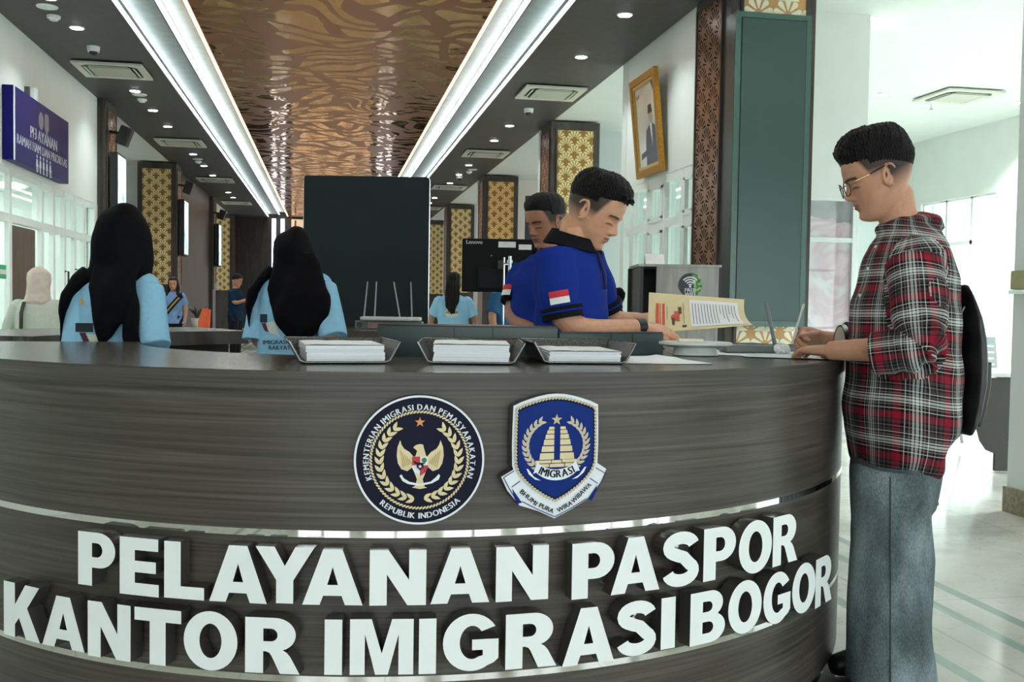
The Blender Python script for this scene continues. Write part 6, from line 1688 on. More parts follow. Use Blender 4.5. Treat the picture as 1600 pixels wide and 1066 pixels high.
m = MB(); m.loft([PT(1488, 672, DC-.09), PT(1472, 715, DC-.09), PT(1461, 745, DC-.09), PT(1459, 768, DC-.09), PT(1463, 790, DC-.09)], [(.004, .004), (.004, .007), (.004, .008), (.004, .0085), (.004, .0085)], side=FH, n=8); m.build('strap_end', BLACK, bp)
# pen in the writing hand
m = MB(); m.cyl(PT(1237, 538, 3.345), PT(1256, 475, 3.36), .0038, .0042, n=10); p = m.build('pen', mat('white_pen', srgb(210, 218, 216), .3), None, smooth=50); tag(p, 'white pen held in the far hand of the man in the plaid shirt', 'pen')
# cream folder bent open between his arms
o_ = np.array(PT(1311, 553, 3.13)); o_[2] = ZT+.0035
fo = thing('folder', o_, 'cream and brown folder bent into an arch beside his forearm', 'folder')
arch = [(-.046*cos(a), .105*sin(a)**.8) for a in np.linspace(0, pi, 15)]
m = MB(); rr = []
dv = unit(FH*.9+RH*.45)
V = [o_+RH*x*.5+ZH*z+dv*(t*.10) for t in (0, 1) for x, z in arch]; q = len(arch)
V += [o_+RH*(x*.5*.93)+ZH*(z*.965)+dv*(t*.10) for t in (0, 1) for x, z in arch]
F = [(i, i+1, q+i+1, q+i) for i in range(q-1)]+[(2*q+i, 3*q+i, 3*q+i+1, 2*q+i+1) for i in range(q-1)]+[(i, 2*q+i, 2*q+i+1, i+1) for i in range(q-1)]+[(q+i, q+i+1, 3*q+i+1, 3*q+i) for i in range(q-1)]
m.add(V, F); m.build('brown_cover', mat('brown_cover', srgb(96, 66, 58), .35), fo, smooth=50)
m = MB(); m.poly([[(x*.5*.9, z*.95) for x, z in arch]], o_+dv*.004, RH, ZH, depth=.004); m.build('cream_lining', mat('cream_card', srgb(190, 186, 166), .6), fo)

# ---------------------------------------------------------------- the officer bending over the counter
D1 = 3.5
of = thing('person', np.append(PT(890, 600, D1)[:2], 0), 'officer in a royal blue polo shirt reading a certificate behind the counter', 'person')
aO = radians(25); fO = RH*cos(aO)-FH*sin(aO); sO = np.cross(fO, ZH)        # sO: his right side, towards the camera
TO = frameT(PT(926, 333, D1), fO, 28, 1.045, roll=2)
SK2 = skin(206, 156, 126)
C = lambda px, py, s, d=D1: np.array(PT(px, py, d))+sO*s
nb = np.array(PT(897, 382, D1)); ch = np.array(PT(892, 432, D1)); be = np.array(PT(893, 515, D1))
shN, shF = nb+sO*.175-ZH*.045-fO*.010, nb-sO*.175-ZH*.045-fO*.010
eN, wN = np.array(PT(884, 521, 3.34)), np.array(PT(1004, 512, 3.43))
eF, wF = np.array(PT(950, 503, 3.74)), np.array(PT(1000, 500, 3.79))
body = MB(); head_grid(body, TO); ears(body, TO)
body.loft([tp(TO, (0, -.012, -.03)), tp(TO, (0, -.035, -.08)), nb+ZH*.035, nb-ZH*.02], [(.055, .059), (.056, .056), (.060, .056), (.068, .056)], side=sO, n=22)
body.loft([nb-ZH*.07, ch, be], [(.10, .055), (.14, .085), (.13, .08)], side=sO, n=18)
limb(body, [shN-ZH*.03, eN, wN], [.044, .047, .029]); limb(body, [shF-ZH*.03, eF, wF], [.044, .043, .028])
hand(body, wN+RH*.004, unit(np.array(PT(1062, 520, 3.44))-wN)-ZH*.06, unit(-FH*.15-ZH*.75+RH*.1)+FH*.6, -1, curl=(10, 20, 14), s=1.03, thumb=(.85, .40, .2), tcurl=8, wr=(.028, .021))
hand(body, wF, unit(np.array(PT(1050, 503, 3.82))-wF), unit(-FH*.5+ZH*.5), 1, curl=(20, 26, 18), s=1.0)
me = evald(body, .0026, 2, .45); v = mv(me); L = headlocal(TO, v)
fadeO = lambda x, y, z: np.clip((.036+.38*np.clip(z, 0, .08)-y)/.010+.5, 0, 1)*np.where(y > .004, np.clip((z+.016)/.034, 0, 1), np.clip((z+.045)/.055, 0, 1))*.94
setcol(me, face_colours(L, SK2, (.36, .13, .11), srgb(30, 26, 24), fade=fadeO)); finish(me, 'body', SKIN, of)
def hairO(z, th):
    f = np.cos(th); az = np.abs(np.sin(th))
    low = np.where(f > .25, .078-.020*az**3, .040-.02*np.clip(-f, 0, 1))
    k = np.clip((z-low)/(.022+.05*(1-np.clip(f, 0, 1))), 0, 1)
    return np.where(z > low, -.0015+(.0165+.008*np.clip(f, 0, 1)+.0025*np.sin(th*14+z*60)*np.sin(th*31+z*150))*k**.7, -.009)
mb = MB(); head_grid(mb, TO, nz=80, na=110, hair=hairO)
rr = random.Random(3)
for q in range(34):
    a = rr.uniform(-.8, .8); p0 = np.array((.055*sin(a), .066+.012*cos(a), .096+rr.uniform(-.004, .012))); d = np.array((.012*sin(a), .026, rr.uniform(-.020, -.002)))
    mb.tube([tp(TO, p0-d*.3), tp(TO, p0+d*.4), tp(TO, p0+d)], [.008, .006, .002], n=6)
me = evald(mb, .0026, 2, .5); folds(me, .0010, lambda v: np.sin(v@RH*650+np.sin(v[:, 2]*160)*2)); finish(me, 'hair', HAIRM, of)
g = MB()
rowsO = [(nb+ZH*.012-fO*.010, .066, .050), (nb-ZH*.002-fO*.004, .092, .060), (nb-ZH*.02, .135, .080), (nb-ZH*.055-fO*.005, .180, .098), (ch+ZH*.02, .195, .112), (ch-ZH*.05, .192, .120), (ch*.5+be*.5, .182, .118), (be, .180, .120), (be-ZH*.12, .182, .122), (be-ZH*.28, .185, .125)]
g.loft([p for p, a, b in rowsO], [(a, b) for p, a, b in rowsO], side=sO, n=40)
cuN = shN*.22+eN*.78; cuF = shF*.2+eF*.8
limb(g, [shN-sO*.03+ZH*.005, shN*.6+eN*.4, cuN], [.072, .070, .064], n=22); limb(g, [shF+sO*.03, shF*.6+eF*.4, cuF], [.070, .068, .060], n=20)
me = evald(g, .005, 3)
def foldO(v):
    u = (v-ch)@fO; z = v[:, 2]
    return .55*np.sin(z*38-u*45+np.sin(u*30))+.35*np.sin(z*70+u*30)*np.clip((ch[2]-z)/.15+.3, 0, 1)
folds(me, .0048, foldO); po = finish(me, 'polo_shirt', ROYALC, of)
# collar
COL2 = cloth('black_collar', srgb(22, 24, 30), .8)
g = MB(); V = []; q = 30
for a in np.linspace(-pi*.93, pi*.93, q):
    fr_ = (1-cos(a))/2                                   # 0 at the nape, 1 at the throat
    ct = nb+ZH*(.056-.044*fr_)-fO*.010*(1-fr_); cb = nb+ZH*(.008-.040*fr_**1.5)-fO*.004
    rt = sO*sin(a)*.074-fO*cos(a)*.068; rb = sO*sin(a)*.130-fO*cos(a)*.100
    V += [ct+rt*.94, ct+rt*1.02+ZH*.004, cb+rb*1.02, cb+rb*.96-ZH*.004]
F = [(i*4+j, i*4+(j+1) % 4, (i+1)*4+(j+1) % 4, (i+1)*4+j) for i in range(q-1) for j in range(4)]+[(0, 1, 2, 3), tuple((q-1)*4+j for j in (3, 2, 1, 0))]
g.add(V, F); g.build('collar', COL2, of, smooth=50)
for cu, e_, nm in ((cuN, eN, 'near'), (cuF, eF, 'far')):
    sh0 = shN if nm == 'near' else shF
    d = unit(e_-sh0); g = MB()
    g.loft([cu-d*.030, cu+d*.009], [(.0725, .0725), (.0705, .0705)], n=34); stp = g.build('sleeve_band', COL2, of, smooth=50)
    g = MB(); g.loft([cu-d*.017, cu-d*.011], [(.0736, .0736), (.0734, .0734)], n=34); g.build('band_stripe', ROYALC, stp, smooth=50)
def flag(parent, pos, ux, uy, nrm, w, h):
    for k, (nm, m_) in enumerate((('flag_red_half', mat('flag_red', srgb(196, 24, 40), .6)), ('flag_white_half', mat('flag_white', srgb(226, 228, 228), .6)))):
        m = MB(); n_ = 7; V = []
        for i in range(n_):
            x = (i/(n_-1)-.5)*w
            for z in ((0, h/2) if k == 0 else (-h/2, 0)):
                V.append(pos+ux*x+uy*z-nrm*(x*x*5.5))
        m.add(V, [(i*2, (i+1)*2, (i+1)*2+1, i*2+1) for i in range(n_-1)]); m.add([p-nrm*.0015 for p in V], [(i*2, i*2+1, (i+1)*2+1, (i+1)*2) for i in range(n_-1)]); m.build(nm, m_, parent)
vc = np.array(PT(876, 458, 3.0)); 
axN = unit(eN-shN); nrm = unit(-FH+axN*np.dot(FH, axN)); mid = shN*.48+eN*.52; t_ = np.dot(vc-mid, axN)
flag(of, shN*.44+eN*.56+nrm*.077-RH*.004, unit(np.cross(axN, nrm))*(1 if np.dot(np.cross(axN, nrm), RH) > 0 else -1), -axN, nrm, .066, .043)
m = MB(); m.poly([[(-.004, -.05), (.004, -.05), (.004, .05), (-.004, .05)]], np.array(PT(838, 425, 3.46)), RH, ZH, depth=.002); 
m = MB(); m.tube([nb+fO*.090-ZH*.03, ch+fO*.124+ZH*.01, ch+fO*.130-ZH*.045], .006, n=8); m.build('placket', mat('placket_navy', srgb(16, 24, 74), .8), of)
g = MB()
for sg in (-1, 1): g.loft([be+sO*sg*.085-ZH*z for z in (.20, .45, .75, .98)], [(.085, .095), (.08, .085), (.07, .07), (.065, .065)], side=sO, n=18)
finish(evald(g, .01, 2), 'trousers', TROUSER, of)
# wrist watch (worn)
d = unit(wN-eN); m = MB(); m.loft([wN-d*.022, wN-d*.020, wN+d*.006, wN+d*.008], [(.030, .030), (.0325, .0325), (.0325, .0325), (.030, .030)], n=24); m.build('wrist_watch', BLACK, of, smooth=40)

# certificate folder in his hands
cc_ = [np.array(PT(1014, 457, 3.72)), np.array(PT(1163, 468, 3.68)), np.array(PT(1176, 508, 3.53)), np.array(PT(1012, 521, 3.53))]
CREAM = mat('cream_folder', srgb(216, 204, 158), .5, var=.03)
ce = thing('certificate', (cc_[0]+cc_[2])/2, 'cream certificate folder with a printed white sheet in the officer\'s hands', 'certificate')
def cpt(u, v, lift=0.):
    p = cc_[0]*(1-u)*(1-v)+cc_[1]*u*(1-v)+cc_[2]*u*v+cc_[3]*(1-u)*v
    p = p-ZH*(.010*sin(pi*v)*(u**2))+RH*(.012*u**3*sin(pi*v)*-1)
    return p+(-FH*.55+ZH*.83)*lift
def patch(mb, u0, u1, v0, v1, lift, n=10, th=.0012):
    V = [cpt(u0+(u1-u0)*i/n, v0+(v1-v0)*j/n, lift) for i in range(n+1) for j in range(n+1)]
    F = [(i*(n+1)+j, (i+1)*(n+1)+j, (i+1)*(n+1)+j+1, i*(n+1)+j+1) for i in range(n) for j in range(n)]; q = len(V)
    mb.add(V+[p-(-FH*.55+ZH*.83)*th for p in V], F+[tuple(k+q for k in reversed(f)) for f in F])
m = MB(); patch(m, 0, 1, 0, 1, 0); m.build('folder_sheet', CREAM, ce, smooth=60)
m = MB(); patch(m, .42, .93, .14, .92, .002, th=.0006); ps = m.build('printed_sheet', PAPER, ce, smooth=60)
m = MB()
INKD = mat('ink_grey', srgb(88, 90, 100), .6); REDP = mat('red_print', srgb(206, 70, 48), .5)
for k in range(15):
    u = .445+.031*k*(1 if k < 9 else 1.02); patch(m, u, u+.006, .24, .86 if k < 9 else .24+.6*(.5+.5*((k*7) % 3)/2), .0032, n=4, th=.0003)
m.build('text_lines', INKD, ps)
m = MB(); patch(m, .075, .105, .28, .95, .0018, n=4, th=.0004); patch(m, .115, .125, .28, .95, .0018, n=4, th=.0004); patch(m, .14, .165, .28, .95, .0018, n=4, th=.0004); m.build('red_bars', REDP, ce)
m = MB(); rr = random.Random(6)
for k in range(14): u, v_ = .225+rr.uniform(0, .07), .40+rr.uniform(0, .30); patch(m, u, u+.03, v_, v_+.10, .0018+k*.00003, n=2, th=.0002)
m.build('red_emblem', REDP, ce)
m = MB(); patch(m, .30, .335, .36, .55, .0022, n=3, th=.0003); patch(m, .235, .262, .66, .84, .0022, n=3, th=.0003); patch(m, .352, .356, .25, .82, .0022, n=3, th=.0003); patch(m, .335, .375, .86, .92, .0022, n=3, th=.0003); patch(m, .185, .189, .35, .7, .0022, n=3, th=.0003); m.build('dark_print', mat('dark_olive_ink', srgb(66, 60, 44), .6), ce)

# ---------------------------------------------------------------- second officer behind him
D2 = 4.7
o2 = thing('person', np.append(PT(838, 600, D2)[:2], 0), 'second officer in a blue polo shirt looking down beside the black monitor', 'person')
a2 = radians(38); f2_ = -RH*cos(a2)-FH*sin(a2); s2 = np.cross(f2_, ZH)      # s2: his right side
T2 = frameT(PT(855, 350, D2), f2_, 15, 1.02)
n2 = np.array(PT(856, 398, D2)); c2 = np.array(PT(846, 446, D2)); b2 = np.array(PT(842, 540, D2))
sr, sl = n2+s2*.185-ZH*.06, n2-s2*.185-ZH*.06
er, wr_ = np.array(PT(797, 497, D2+.06)), np.array(PT(850, 528, 4.45)); el_, wl_ = sl-ZH*.27+f2_*.03, sl-ZH*.36+f2_*.24
body = MB(); head_grid(body, T2); ears(body, T2)
body.loft([tp(T2, (0, -.015, -.03)), tp(T2, (0, -.035, -.08)), n2+ZH*.03, n2-ZH*.03], [(.054, .058), (.056, .056), (.058, .056), (.066, .056)], side=s2, n=20)
body.loft([n2-ZH*.08, c2, b2], [(.10, .055), (.14, .085), (.13, .08)], side=s2, n=16)
limb(body, [sr-ZH*.03, er, wr_], [.044, .044, .028]); limb(body, [sl-ZH*.03, el_, wl_], [.044, .043, .028])
hand(body, wr_, RH-ZH*.2, -ZH, 1, s=1.0); hand(body, wl_, f2_-ZH*.2, -ZH, -1, s=1.0)
me = evald(body, .0032, 2); v = mv(me); L = headlocal(T2, v)
setcol(me, face_colours(L, skin(160, 112, 88), (.24, .09, .08), srgb(26, 22, 20), fade=fadeO)); finish(me, 'body', SKIN, o2)
mb = MB(); head_grid(mb, T2, nz=70, na=100, hair=lambda z, th: hairO(z, th)*.8); me = evald(mb, .0035, 1); finish(me, 'hair', HAIRM, o2)
g = MB()
g.loft([n2+ZH*.01, n2-ZH*.025, n2-ZH*.06, c2+ZH*.01, c2-ZH*.06, c2*.5+b2*.5, b2, b2-ZH*.25], [(.08, .06), (.13, .078), (.178, .098), (.195, .112), (.19, .118), (.18, .115), (.178, .115), (.18, .12)], side=s2, n=32)
cr = sr*.3+er*.7; limb(g, [sr-s2*.03, sr*.6+er*.4, cr], [.074, .072, .066], n=20); limb(g, [sl+s2*.03, sl*.6+el_*.4, sl*.2+el_*.8], [.074, .072, .064], n=20)
me = evald(g, .006, 3); folds(me, .004, lambda v: np.sin(v[:, 2]*40+(v@RH)*35)); finish(me, 'polo_shirt', ROYALC, o2)
d = unit(er-sr); g = MB(); g.loft([cr-d*.02, cr+d*.008], [(.068, .068), (.067, .067)], n=26); finish(evald(g, .004, 1), 'sleeve_stripe', COL2, o2)
axr = unit(er-sr); nr = unit(-FH*.8-RH*.6+axr*np.dot(FH*.8+RH*.6, axr)); flag(o2, sr*.42+er*.58+nr*.081, unit(np.cross(axr, nr))*-1, -axr, nr, .05, .056)
g = MB(); ring = [n2+ZH*.014+s2*(.070*sin(a))-f2_*(.064*cos(a)) for a in np.linspace(-pi*.9, pi*.9, 20)]; g.tube(ring, .014, n=8); g.build('collar', COL2, o2, smooth=50)
g = MB()
for sg in (-1, 1): g.loft([b2+s2*sg*.085-ZH*z for z in (.18, .45, .75, .96)], [(.085, .095), (.08, .085), (.07, .07), (.065, .065)], side=s2, n=16)
finish(evald(g, .012, 2), 'trousers', TROUSER, o2)
# ---------------------------------------------------------------- prints laid on cloth
from mathutils.bvhtree import BVHTree
def bvh_of(o):
    me = o.data; return BVHTree.FromPolygons([tuple(v.co) for v in me.vertices], [tuple(p.vertices) for p in me.polygons])
def on_cloth(bv, px, py, lift=.002):
    d = CF+(px-800)/FPX*CR-(py-533)/FPX*CU; d = d/np.linalg.norm(d)
    h = bv.ray_cast(Vector((0, 0, CAM_H)), Vector(d))
    return None if h[0] is None else np.array(h[0])+np.array(h[1])*lift*(1 if np.dot(np.array(h[1]), d) < 0 else -1)
def print_patch(bv, poly, name, m, parent, n=16, lift=.002):
    xs = [p[0] for p in poly]; ys = [p[1] for p in poly]; mb = MB(); pts = {}
    x0, x1, y0, y1 = min(xs), max(xs), min(ys), max(ys)
    for i in range(n):
        for j in range(n):
            cell = [(x0+(x1-x0)*i/n, y0+(y1-y0)*j/n), (x0+(x1-x0)*(i+1)/n, y0+(y1-y0)*j/n), (x0+(x1-x0)*(i+1)/n, y0+(y1-y0)*(j+1)/n), (x0+(x1-x0)*i/n, y0+(y1-y0)*(j+1)/n)]
            cx, cy = sum(c[0] for c in cell)/4, sum(c[1] for c in cell)/4; ins = False
            for k in range(len(poly)):
                (ax, ay), (bx, by) = poly[k-1], poly[k]
                if (ay > cy) != (by > cy) and cx < (bx-ax)*(cy-ay)/(by-ay)+ax: ins = not ins
            if not ins: continue
            q = [on_cloth(bv, *c, lift) for c in cell]
            if all(p is not None for p in q) and max(np.linalg.norm(q[0]-p) for p in q) < .08: mb.add(q, [(3, 2, 1, 0)])
    if mb.v: return mb.build(name, m, parent)
def print_text(bv, txt, size, px, py, name, m, parent, slant=0., bold=.6):
    v, f = text_poly(txt, size, bold*size*.03); mb = MB()
    P = [on_cloth(bv, px+x, py-y+x*slant, .003) for x, y in v]
    ok = [q for q in f if all(P[i] is not None for i in q)]
    if ok: mb.add([p if p is not None else (0, 0, 0) for p in P], [q for q in ok]); return mb.build(name, m, parent)
INK1 = mat('print_dark_teal', srgb(26, 40, 50), .8); INK2 = mat('print_maroon', srgb(84, 30, 44), .8); INK3 = mat('print_cream', srgb(206, 210, 200), .8); INK4 = mat('print_navy_letters', srgb(22, 30, 48), .8); INK5 = mat('print_gold', srgb(206, 160, 70), .8)

def px_loft(mb, rows, D, dd, n=26, power=2.0):
    """sections given as (row, left, right, half depth) in photo pixels at depth D + dd"""
    mb.loft([PT((a+b)/2, y, D+(dd if not hasattr(dd, '__len__') else dd[i])) for i, (y, a, b, r) in enumerate(rows)],
            [(r, (b-a)/2*(D+(dd if not hasattr(dd, '__len__') else dd[i]))/FPX) for i, (y, a, b, r) in enumerate(rows)], side=FH, n=n, power=power)
def woman_back(label, D, cx, head, dome, drapes, torso, arms, prints, face_dir, name_group=None):
    base = np.append(PT(cx, 600, D)[:2], 0)
    t = thing('person', base, label, 'person', name_group)
    T = frameT(PT(head[0], head[1], D), face_dir, 6, .98); r = np.cross(unit(face_dir), ZH)
    sk = skin(182, 136, 110)
    b = MB(); head_grid(b, T, female=True); ears(b, T)
    zs = PT(cx, torso[0][0], D)
    b.loft([tp(T, (0, -.015, -.03)), tp(T, (0, -.02, -.09)), np.array(zs)-ZH*.02, np.array(zs)-ZH*.10], [(.05, .054), (.05, .052), (.08, .06), (.13, .07)], side=r, n=16)
    for sh, e, w in arms:
        limb(b, [PT(*sh), PT(*e), PT(*w)], [.040, .036, .024])
        hand(b, np.array(PT(*w)), FH*.9-ZH*.1, -ZH, 1 if sh[0] > cx else -1, (20, 25, 18), .92)
    me = evald(b, .005, 1); setcol(me, face_colours(headlocal(T, mv(me)), sk, (.3, .12, .1), srgb(24, 20, 20))); finish(me, 'body', SKIN, t)
    g = MB(); px_loft(g, torso, D, 0, 30)
    for sh, e, w in arms:
        s_, e_ = np.array(PT(*sh)), np.array(PT(*e)); limb(g, [s_, s_*.35+e_*.65, s_*-.02+e_*1.02], [.062, .064, .066], n=20); g.sph(s_+(np.array(PT(cx, sh[1], D))-s_)*.12+ZH*.004, .062, n=16)
    me = evald(g, .0055, 3); folds(me, .0055, lambda v: np.sin(v[:, 2]*17+(v@RH)*34+np.sin(v[:, 2]*9+v@RH*12)*1.6)*.8)
    shirt = finish(me, 'shirt', LIGHTBLUE, t)
    bv = bvh_of(shirt)
    for k in prints:
        if k[0] == 'p': print_patch(bv, k[1], 'back_print', k[2], t)
        else: print_text(bv, k[1], k[2], k[3], k[4], 'back_lettering', INK4, t, k[5])
    g = MB(); px_loft(g, dome, D, 0, 34)
    for rows, dd in drapes: px_loft(g, rows, D, dd, 26, 2.4)
    me = evald(g, .005, 3)
    def hf(v):
        u = v@RH; z = v[:, 2]
        return np.sin(u*62+np.sin(z*8)*2.2)*.45+np.sin(u*34-z*24)*.5+np.sin(u*20+z*42)*.25
    folds(me, .0085, hf); finish(me, 'headscarf', BLACKC, t)
    g = MB()
    for sg in (-1, 1): g.loft([np.array(PT(cx, 500, D))*np.array((1, 1, 0))+r*sg*.085+ZH*z for z in (.05, .3, .6, .85)], [(.065, .065), (.07, .07), (.085, .085), (.09, .10)], side=r, n=16)
    zl = np.array(PT(cx, 500, D))*np.array((1, 1, 0)); g.loft([zl+ZH*.72, zl+ZH*.82, zl+ZH*.95], [(.165, .11), (.17, .115), (.15, .10)], side=r, n=20)
    finish(evald(g, .012, 2), 'trousers', TROUSER, t)
    return t
LK = [None]
woman_back('woman in a black headscarf and light blue shirt, left one, seen from behind', 3.8, 184, (195, 384),
    [(319.5, 189, 198, .012), (322, 179, 208, .045), (327.5, 168.5, 218, .073), (338, 159, 226.5, .096), (351, 152.5, 232, .110), (369, 149, 235, .119), (395, 147, 237, .122), (420, 143, 236, .118), (440, 139, 229, .098), (458, 138, 222, .085), (470, 141, 212, .075)],
    [([(398, 152, 220, .03), (425, 146, 216, .035), (452, 139, 214, .034), (478, 141, 203, .030), (502, 145, 190, .026), (524, 149, 175, .02), (537, 154, 163, .012)], [-.07, -.088, -.105, -.118, -.126, -.128, -.126]),
     ([(415, 184, 214, .022), (438, 187, 215, .022), (460, 189, 214, .024), (490, 192, 215, .022), (520, 195, 219, .020), (552, 199, 224, .018)], [-.07, -.09, -.105, -.122, -.126, -.128]),
     ([(428, 128, 160, .05), (442, 117, 146, .075), (462, 106, 128, .085), (488, 102, 117, .080), (515, 100, 113, .07), (546, 101, 115, .055)], [-.01, -.02, -.02, -.015, -.01, -.01])],
    [(432, 160, 208, .055), (440, 138, 228, .075), (452, 126, 238, .095), (475, 122, 240, .110), (510, 120, 240, .112), (550, 119, 241, .114), (590, 119, 242, .115), (640, 119, 243, .116)],
    [((228, 452, 3.80), (241, 540, 3.74), (236, 552, 3.98)), ((134, 456, 3.80), (121, 545, 3.76), (128, 552, 4.0))],
    [('p', [(118, 505), (146, 505), (146, 519), (118, 519)], INK1), ('p', [(124, 520), (134, 520), (141, 536), (132, 536)], INK2), ('p', [(136, 523), (150, 523), (168, 536), (142, 536)], INK3), ('p', [(126, 465), (131, 468), (132, 477), (127, 475)], INK5)],
    unit(FH-.10*RH))
woman_back('woman in a black headscarf and light blue shirt, right one, before the dark board', 4.45, 458, (461, 407),
    [(354, 458, 465, .012), (356.5, 450, 472, .042), (361, 442, 480, .066), (370, 434, 487, .091), (380, 429, 491, .104), (392, 426.5, 494, .112), (410, 429, 497, .115), (432, 431, 498, .108), (450, 430, 500, .098), (465, 432, 498, .09)],
    [([(396, 434, 492, .04), (424, 428, 500, .05), (446, 418, 512, .055), (468, 420, 516, .050), (492, 426, 512, .040), (512, 434, 498, .032), (528, 443, 484, .024), (537, 450, 474, .014)], [-.06, -.068, -.080, -.098, -.112, -.12, -.122, -.12]),
     ([(440, 500, 513, .05), (458, 505, 518, .05), (480, 506, 518, .04), (502, 511, 515, .012)], [-.03, -.04, -.05, -.06]),
     ([(422, 414, 436, .045), (436, 402, 420, .065), (455, 391, 407, .075), (480, 388, 399, .07), (505, 389, 397, .055), (525, 391, 397, .03)], [-.01, -.02, -.02, -.015, -.01, -.01])],
    [(424, 438, 484, .055), (434, 418, 500, .075), (448, 408, 510, .095), (472, 403, 513, .108), (505, 401, 512, .110), (550, 401, 511, .112), (600, 401, 511, .114), (660, 401, 511, .114)],
    [((503, 450, 4.45), (520, 528, 4.36), (500, 536, 4.30)), ((411, 452, 4.47), (402, 530, 4.45), (412, 540, 4.68))],
    [('p', [(407, 491), (418, 491), (418, 504), (407, 504)], INK1), ('p', [(409, 505), (415, 505), (421, 520), (414, 517)], INK2), ('p', [(417, 505), (428, 502), (438, 526), (420, 520)], INK3), ('t', 'IMIGRASI', 9.5, 430, 538, -.02), ('t', 'RAKYAT', 9, 437, 546.5, .0)],
    unit(FH+.12*RH))

# ---------------------------------------------------------------- people farther down the hall
def at_px(px, D): p = PT(px, 480, D); return np.array((p[0], p[1], 0.))
def scarf(t, T, W, s, m, tail=.22, name='headscarf'):
    g = MB(); r = T[:3, 0]/np.linalg.norm(T[:3, 0])
    g.loft([tp(T, p) for p in ((0, -.02, .150), (0, -.018, .132), (0, -.016, .09), (0, -.018, .03), (0, -.022, -.04))]+([W(0, -.02, 1.36), W(0, -.025, 1.30), W(0, -.03, 1.30-tail*.5), W(0, -.035, 1.30-tail)] if tail > .11 else [W(0, -.01, 1.37), W(0, -.015, 1.335), W(0, -.02, 1.30), W(0, -.02, 1.28)]),
           [(.03*s, .03*s), (.07*s, .08*s), (.100*s, .115*s), (.106*s, .118*s), (.098*s, .108*s), (.105*s, .10*s)]+([(.16*s, .125*s), (.185*s, .14*s), (.16*s, .135*s)] if tail > .11 else [(.115*s, .105*s), (.125*s, .105*s), (.10*s, .09*s)]), side=r, n=26)
    me = evald(g, .006, 2); folds(me, .004, lambda v: np.sin((v@RH)*60+np.sin(v[:, 2]*12)*1.5)); return finish(me, name, m, t)
t, T, W = figure('person in a cream headscarf and pale knitted top before the left glass wall', at_px(60, 8.0), unit(FH-.25*RH), 1.41, cloth('pale_knit', srgb(196, 202, 192), .9, scale=140, bump=.4), hairfn=None, sleeve='long', width=1.13,
                 arms={(-1, 'e'): (-.25, .06, 1.02), (-1, 'w'): (-.21, .26, .98), (-1, 'd'): (.1, 1, 0), (1, 'e'): (.25, .05, 1.0), (1, 'w'): (.2, .25, .98), (1, 'd'): (-.1, 1, 0)})
scarf(t, T, W, .87, cloth('cream_pink_scarf', srgb(206, 190, 182), .85, scale=20), .10)
m = MB(); m.loft([W(-.085, -.115, 1.30), W(-.10, -.150, 1.2), W(-.10, -.165, 1.05), W(-.095, -.16, .9)], [(.016, .004)]*4, side=RH, n=8); m.build('bag_strap', mat('brown_strap', srgb(44, 34, 28), .5), t)
t, T, W = figure('woman with a black and gold sash facing the camera far down the hall', at_px(271, 17.6), unit(-FH+.12*RH), 1.56, cloth('blue_tee', srgb(112, 142, 186)), hairfn=None, head_tilt=2)
g = MB(); head_grid(g, T, nz=50, na=64, hair=lambda z, th: np.where((z > .082) | (np.cos(th) < .30), .014, -.012))
for sg in (-1, 1): g.loft([tp(T, (sg*.065, -.03, .03)), tp(T, (sg*.085, .0, -.08)), tp(T, (sg*.095, .05, -.18)), tp(T, (sg*.09, .075, -.29))], [(.03, .03), (.036, .03), (.036, .026), (.014, .012)], n=14)
g.loft([tp(T, (0, -.08, .03)), tp(T, (0, -.10, -.1)), tp(T, (0, -.12, -.25))], [(.07, .03), (.09, .035), (.06, .02)], side=RH, n=16); finish(evald(g, .006, 2), 'hair', HAIRM, t)
m = MB(); rr_ = T[:3, 0]/np.linalg.norm(T[:3, 0]); fr_ = unit(-FH+.12*RH)
ringp = [W(.155*cos(a)*1.12, .128*sin(a)*1.1, 1.085-.21*cos(a)) for a in np.linspace(0, 2*pi, 40, endpoint=False)]
m.loft(ringp, [(.045, .006)]*40, side=[np.array(unit(rr_*.55+ZH*.8)) for _ in range(40)], n=8, closed=True); m.build('sash', cloth('black_sash', srgb(24, 22, 20), .6), t)
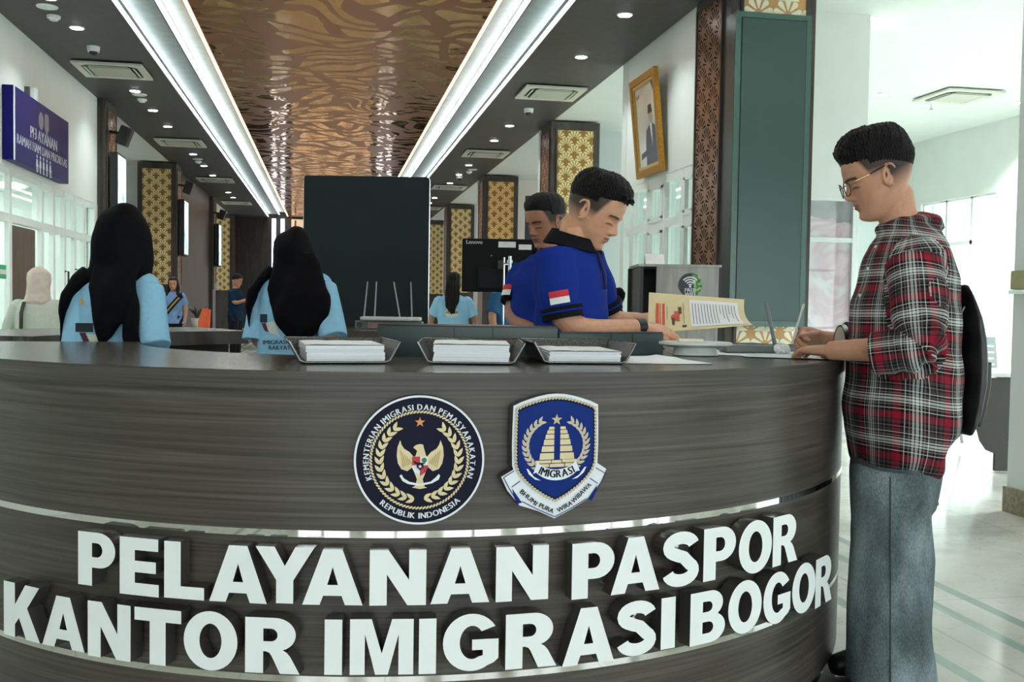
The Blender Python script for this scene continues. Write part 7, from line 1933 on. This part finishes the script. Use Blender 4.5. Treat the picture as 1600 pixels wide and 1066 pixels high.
m = MB(); m.loft(ringp[6:16], [(.020, .008)]*10, side=[np.array(unit(rr_*.55+ZH*.8)) for _ in range(10)], n=8); m.build('sash_lettering', mat('sash_gold', srgb(150, 122, 52), .5), t)
figure('man in a navy polo shirt holding up a phone far down the hall', at_px(368, 18.4), unit(RH-.15*FH), 1.66, cloth('dark_navy_polo', srgb(20, 42, 66)), female=False, skin_c=skin(170, 122, 98),
       arms={(-1, 'e'): (-.2, .06, 1.06), (-1, 'w'): (-.1, .30, 1.16), (-1, 'd'): (.1, .5, .8), (-1, 'n'): (1, 0, 0), (1, 'e'): (.2, .06, 1.06), (1, 'w'): (.1, .30, 1.16), (1, 'd'): (-.1, .5, .8), (1, 'n'): (-1, 0, 0)}, head_tilt=14)
ph = thing('phone', PT(392, 462, 18.4), 'dark phone held up by the man in the navy polo shirt', 'phone')
MB().box(PT(393, 461, 18.38), (.012, .075, .15), rz=-YAW, bev=.003).build('case', BLACK, ph)
MB().box(np.array(PT(393, 461, 18.38))-RH*.0075, (.002, .068, .14), rz=-YAW).build('display', glow('phone_display', (.6, .75, .9, 1), .6), ph)
t, T, W = figure('woman with long black hair and light blue shirt, back turned, beyond the rear counter', at_px(708, 11.4), unit(FH+.05*RH), 1.53, LIGHTBLUE, hairfn='long', width=1.12, arms={(-1, 'e'): (-.25, .0, 1.02), (1, 'e'): (.25, .0, 1.02)})
sh = [c for c in t.children if c.name.startswith('shirt')][0]; bv = bvh_of(sh)
print_patch(bv, [(706+11*cos(a), 489+8*sin(a)) for a in np.linspace(0, 2*pi, 20, endpoint=False)], 'back_print', INK3, t, 14); print_text(bv, 'IMIGRASI', 4.6, 706, 490, 'back_lettering', INK4, t)
figure('person in a teal blue shirt half hidden below the black monitor', at_px(786, 9.3), unit(RH*.8-FH*.3), 1.60, cloth('teal_shirt', srgb(44, 84, 118)), female=False, width=1.1)
t, T, W = figure('person in a black headscarf far behind the bending officer', at_px(962, 12.0), unit(RH-.3*FH), 1.39, cloth('black_top', srgb(24, 24, 28)), hairfn=None, sleeve='long')
scarf(t, T, W, .9, BLACKC, .2)
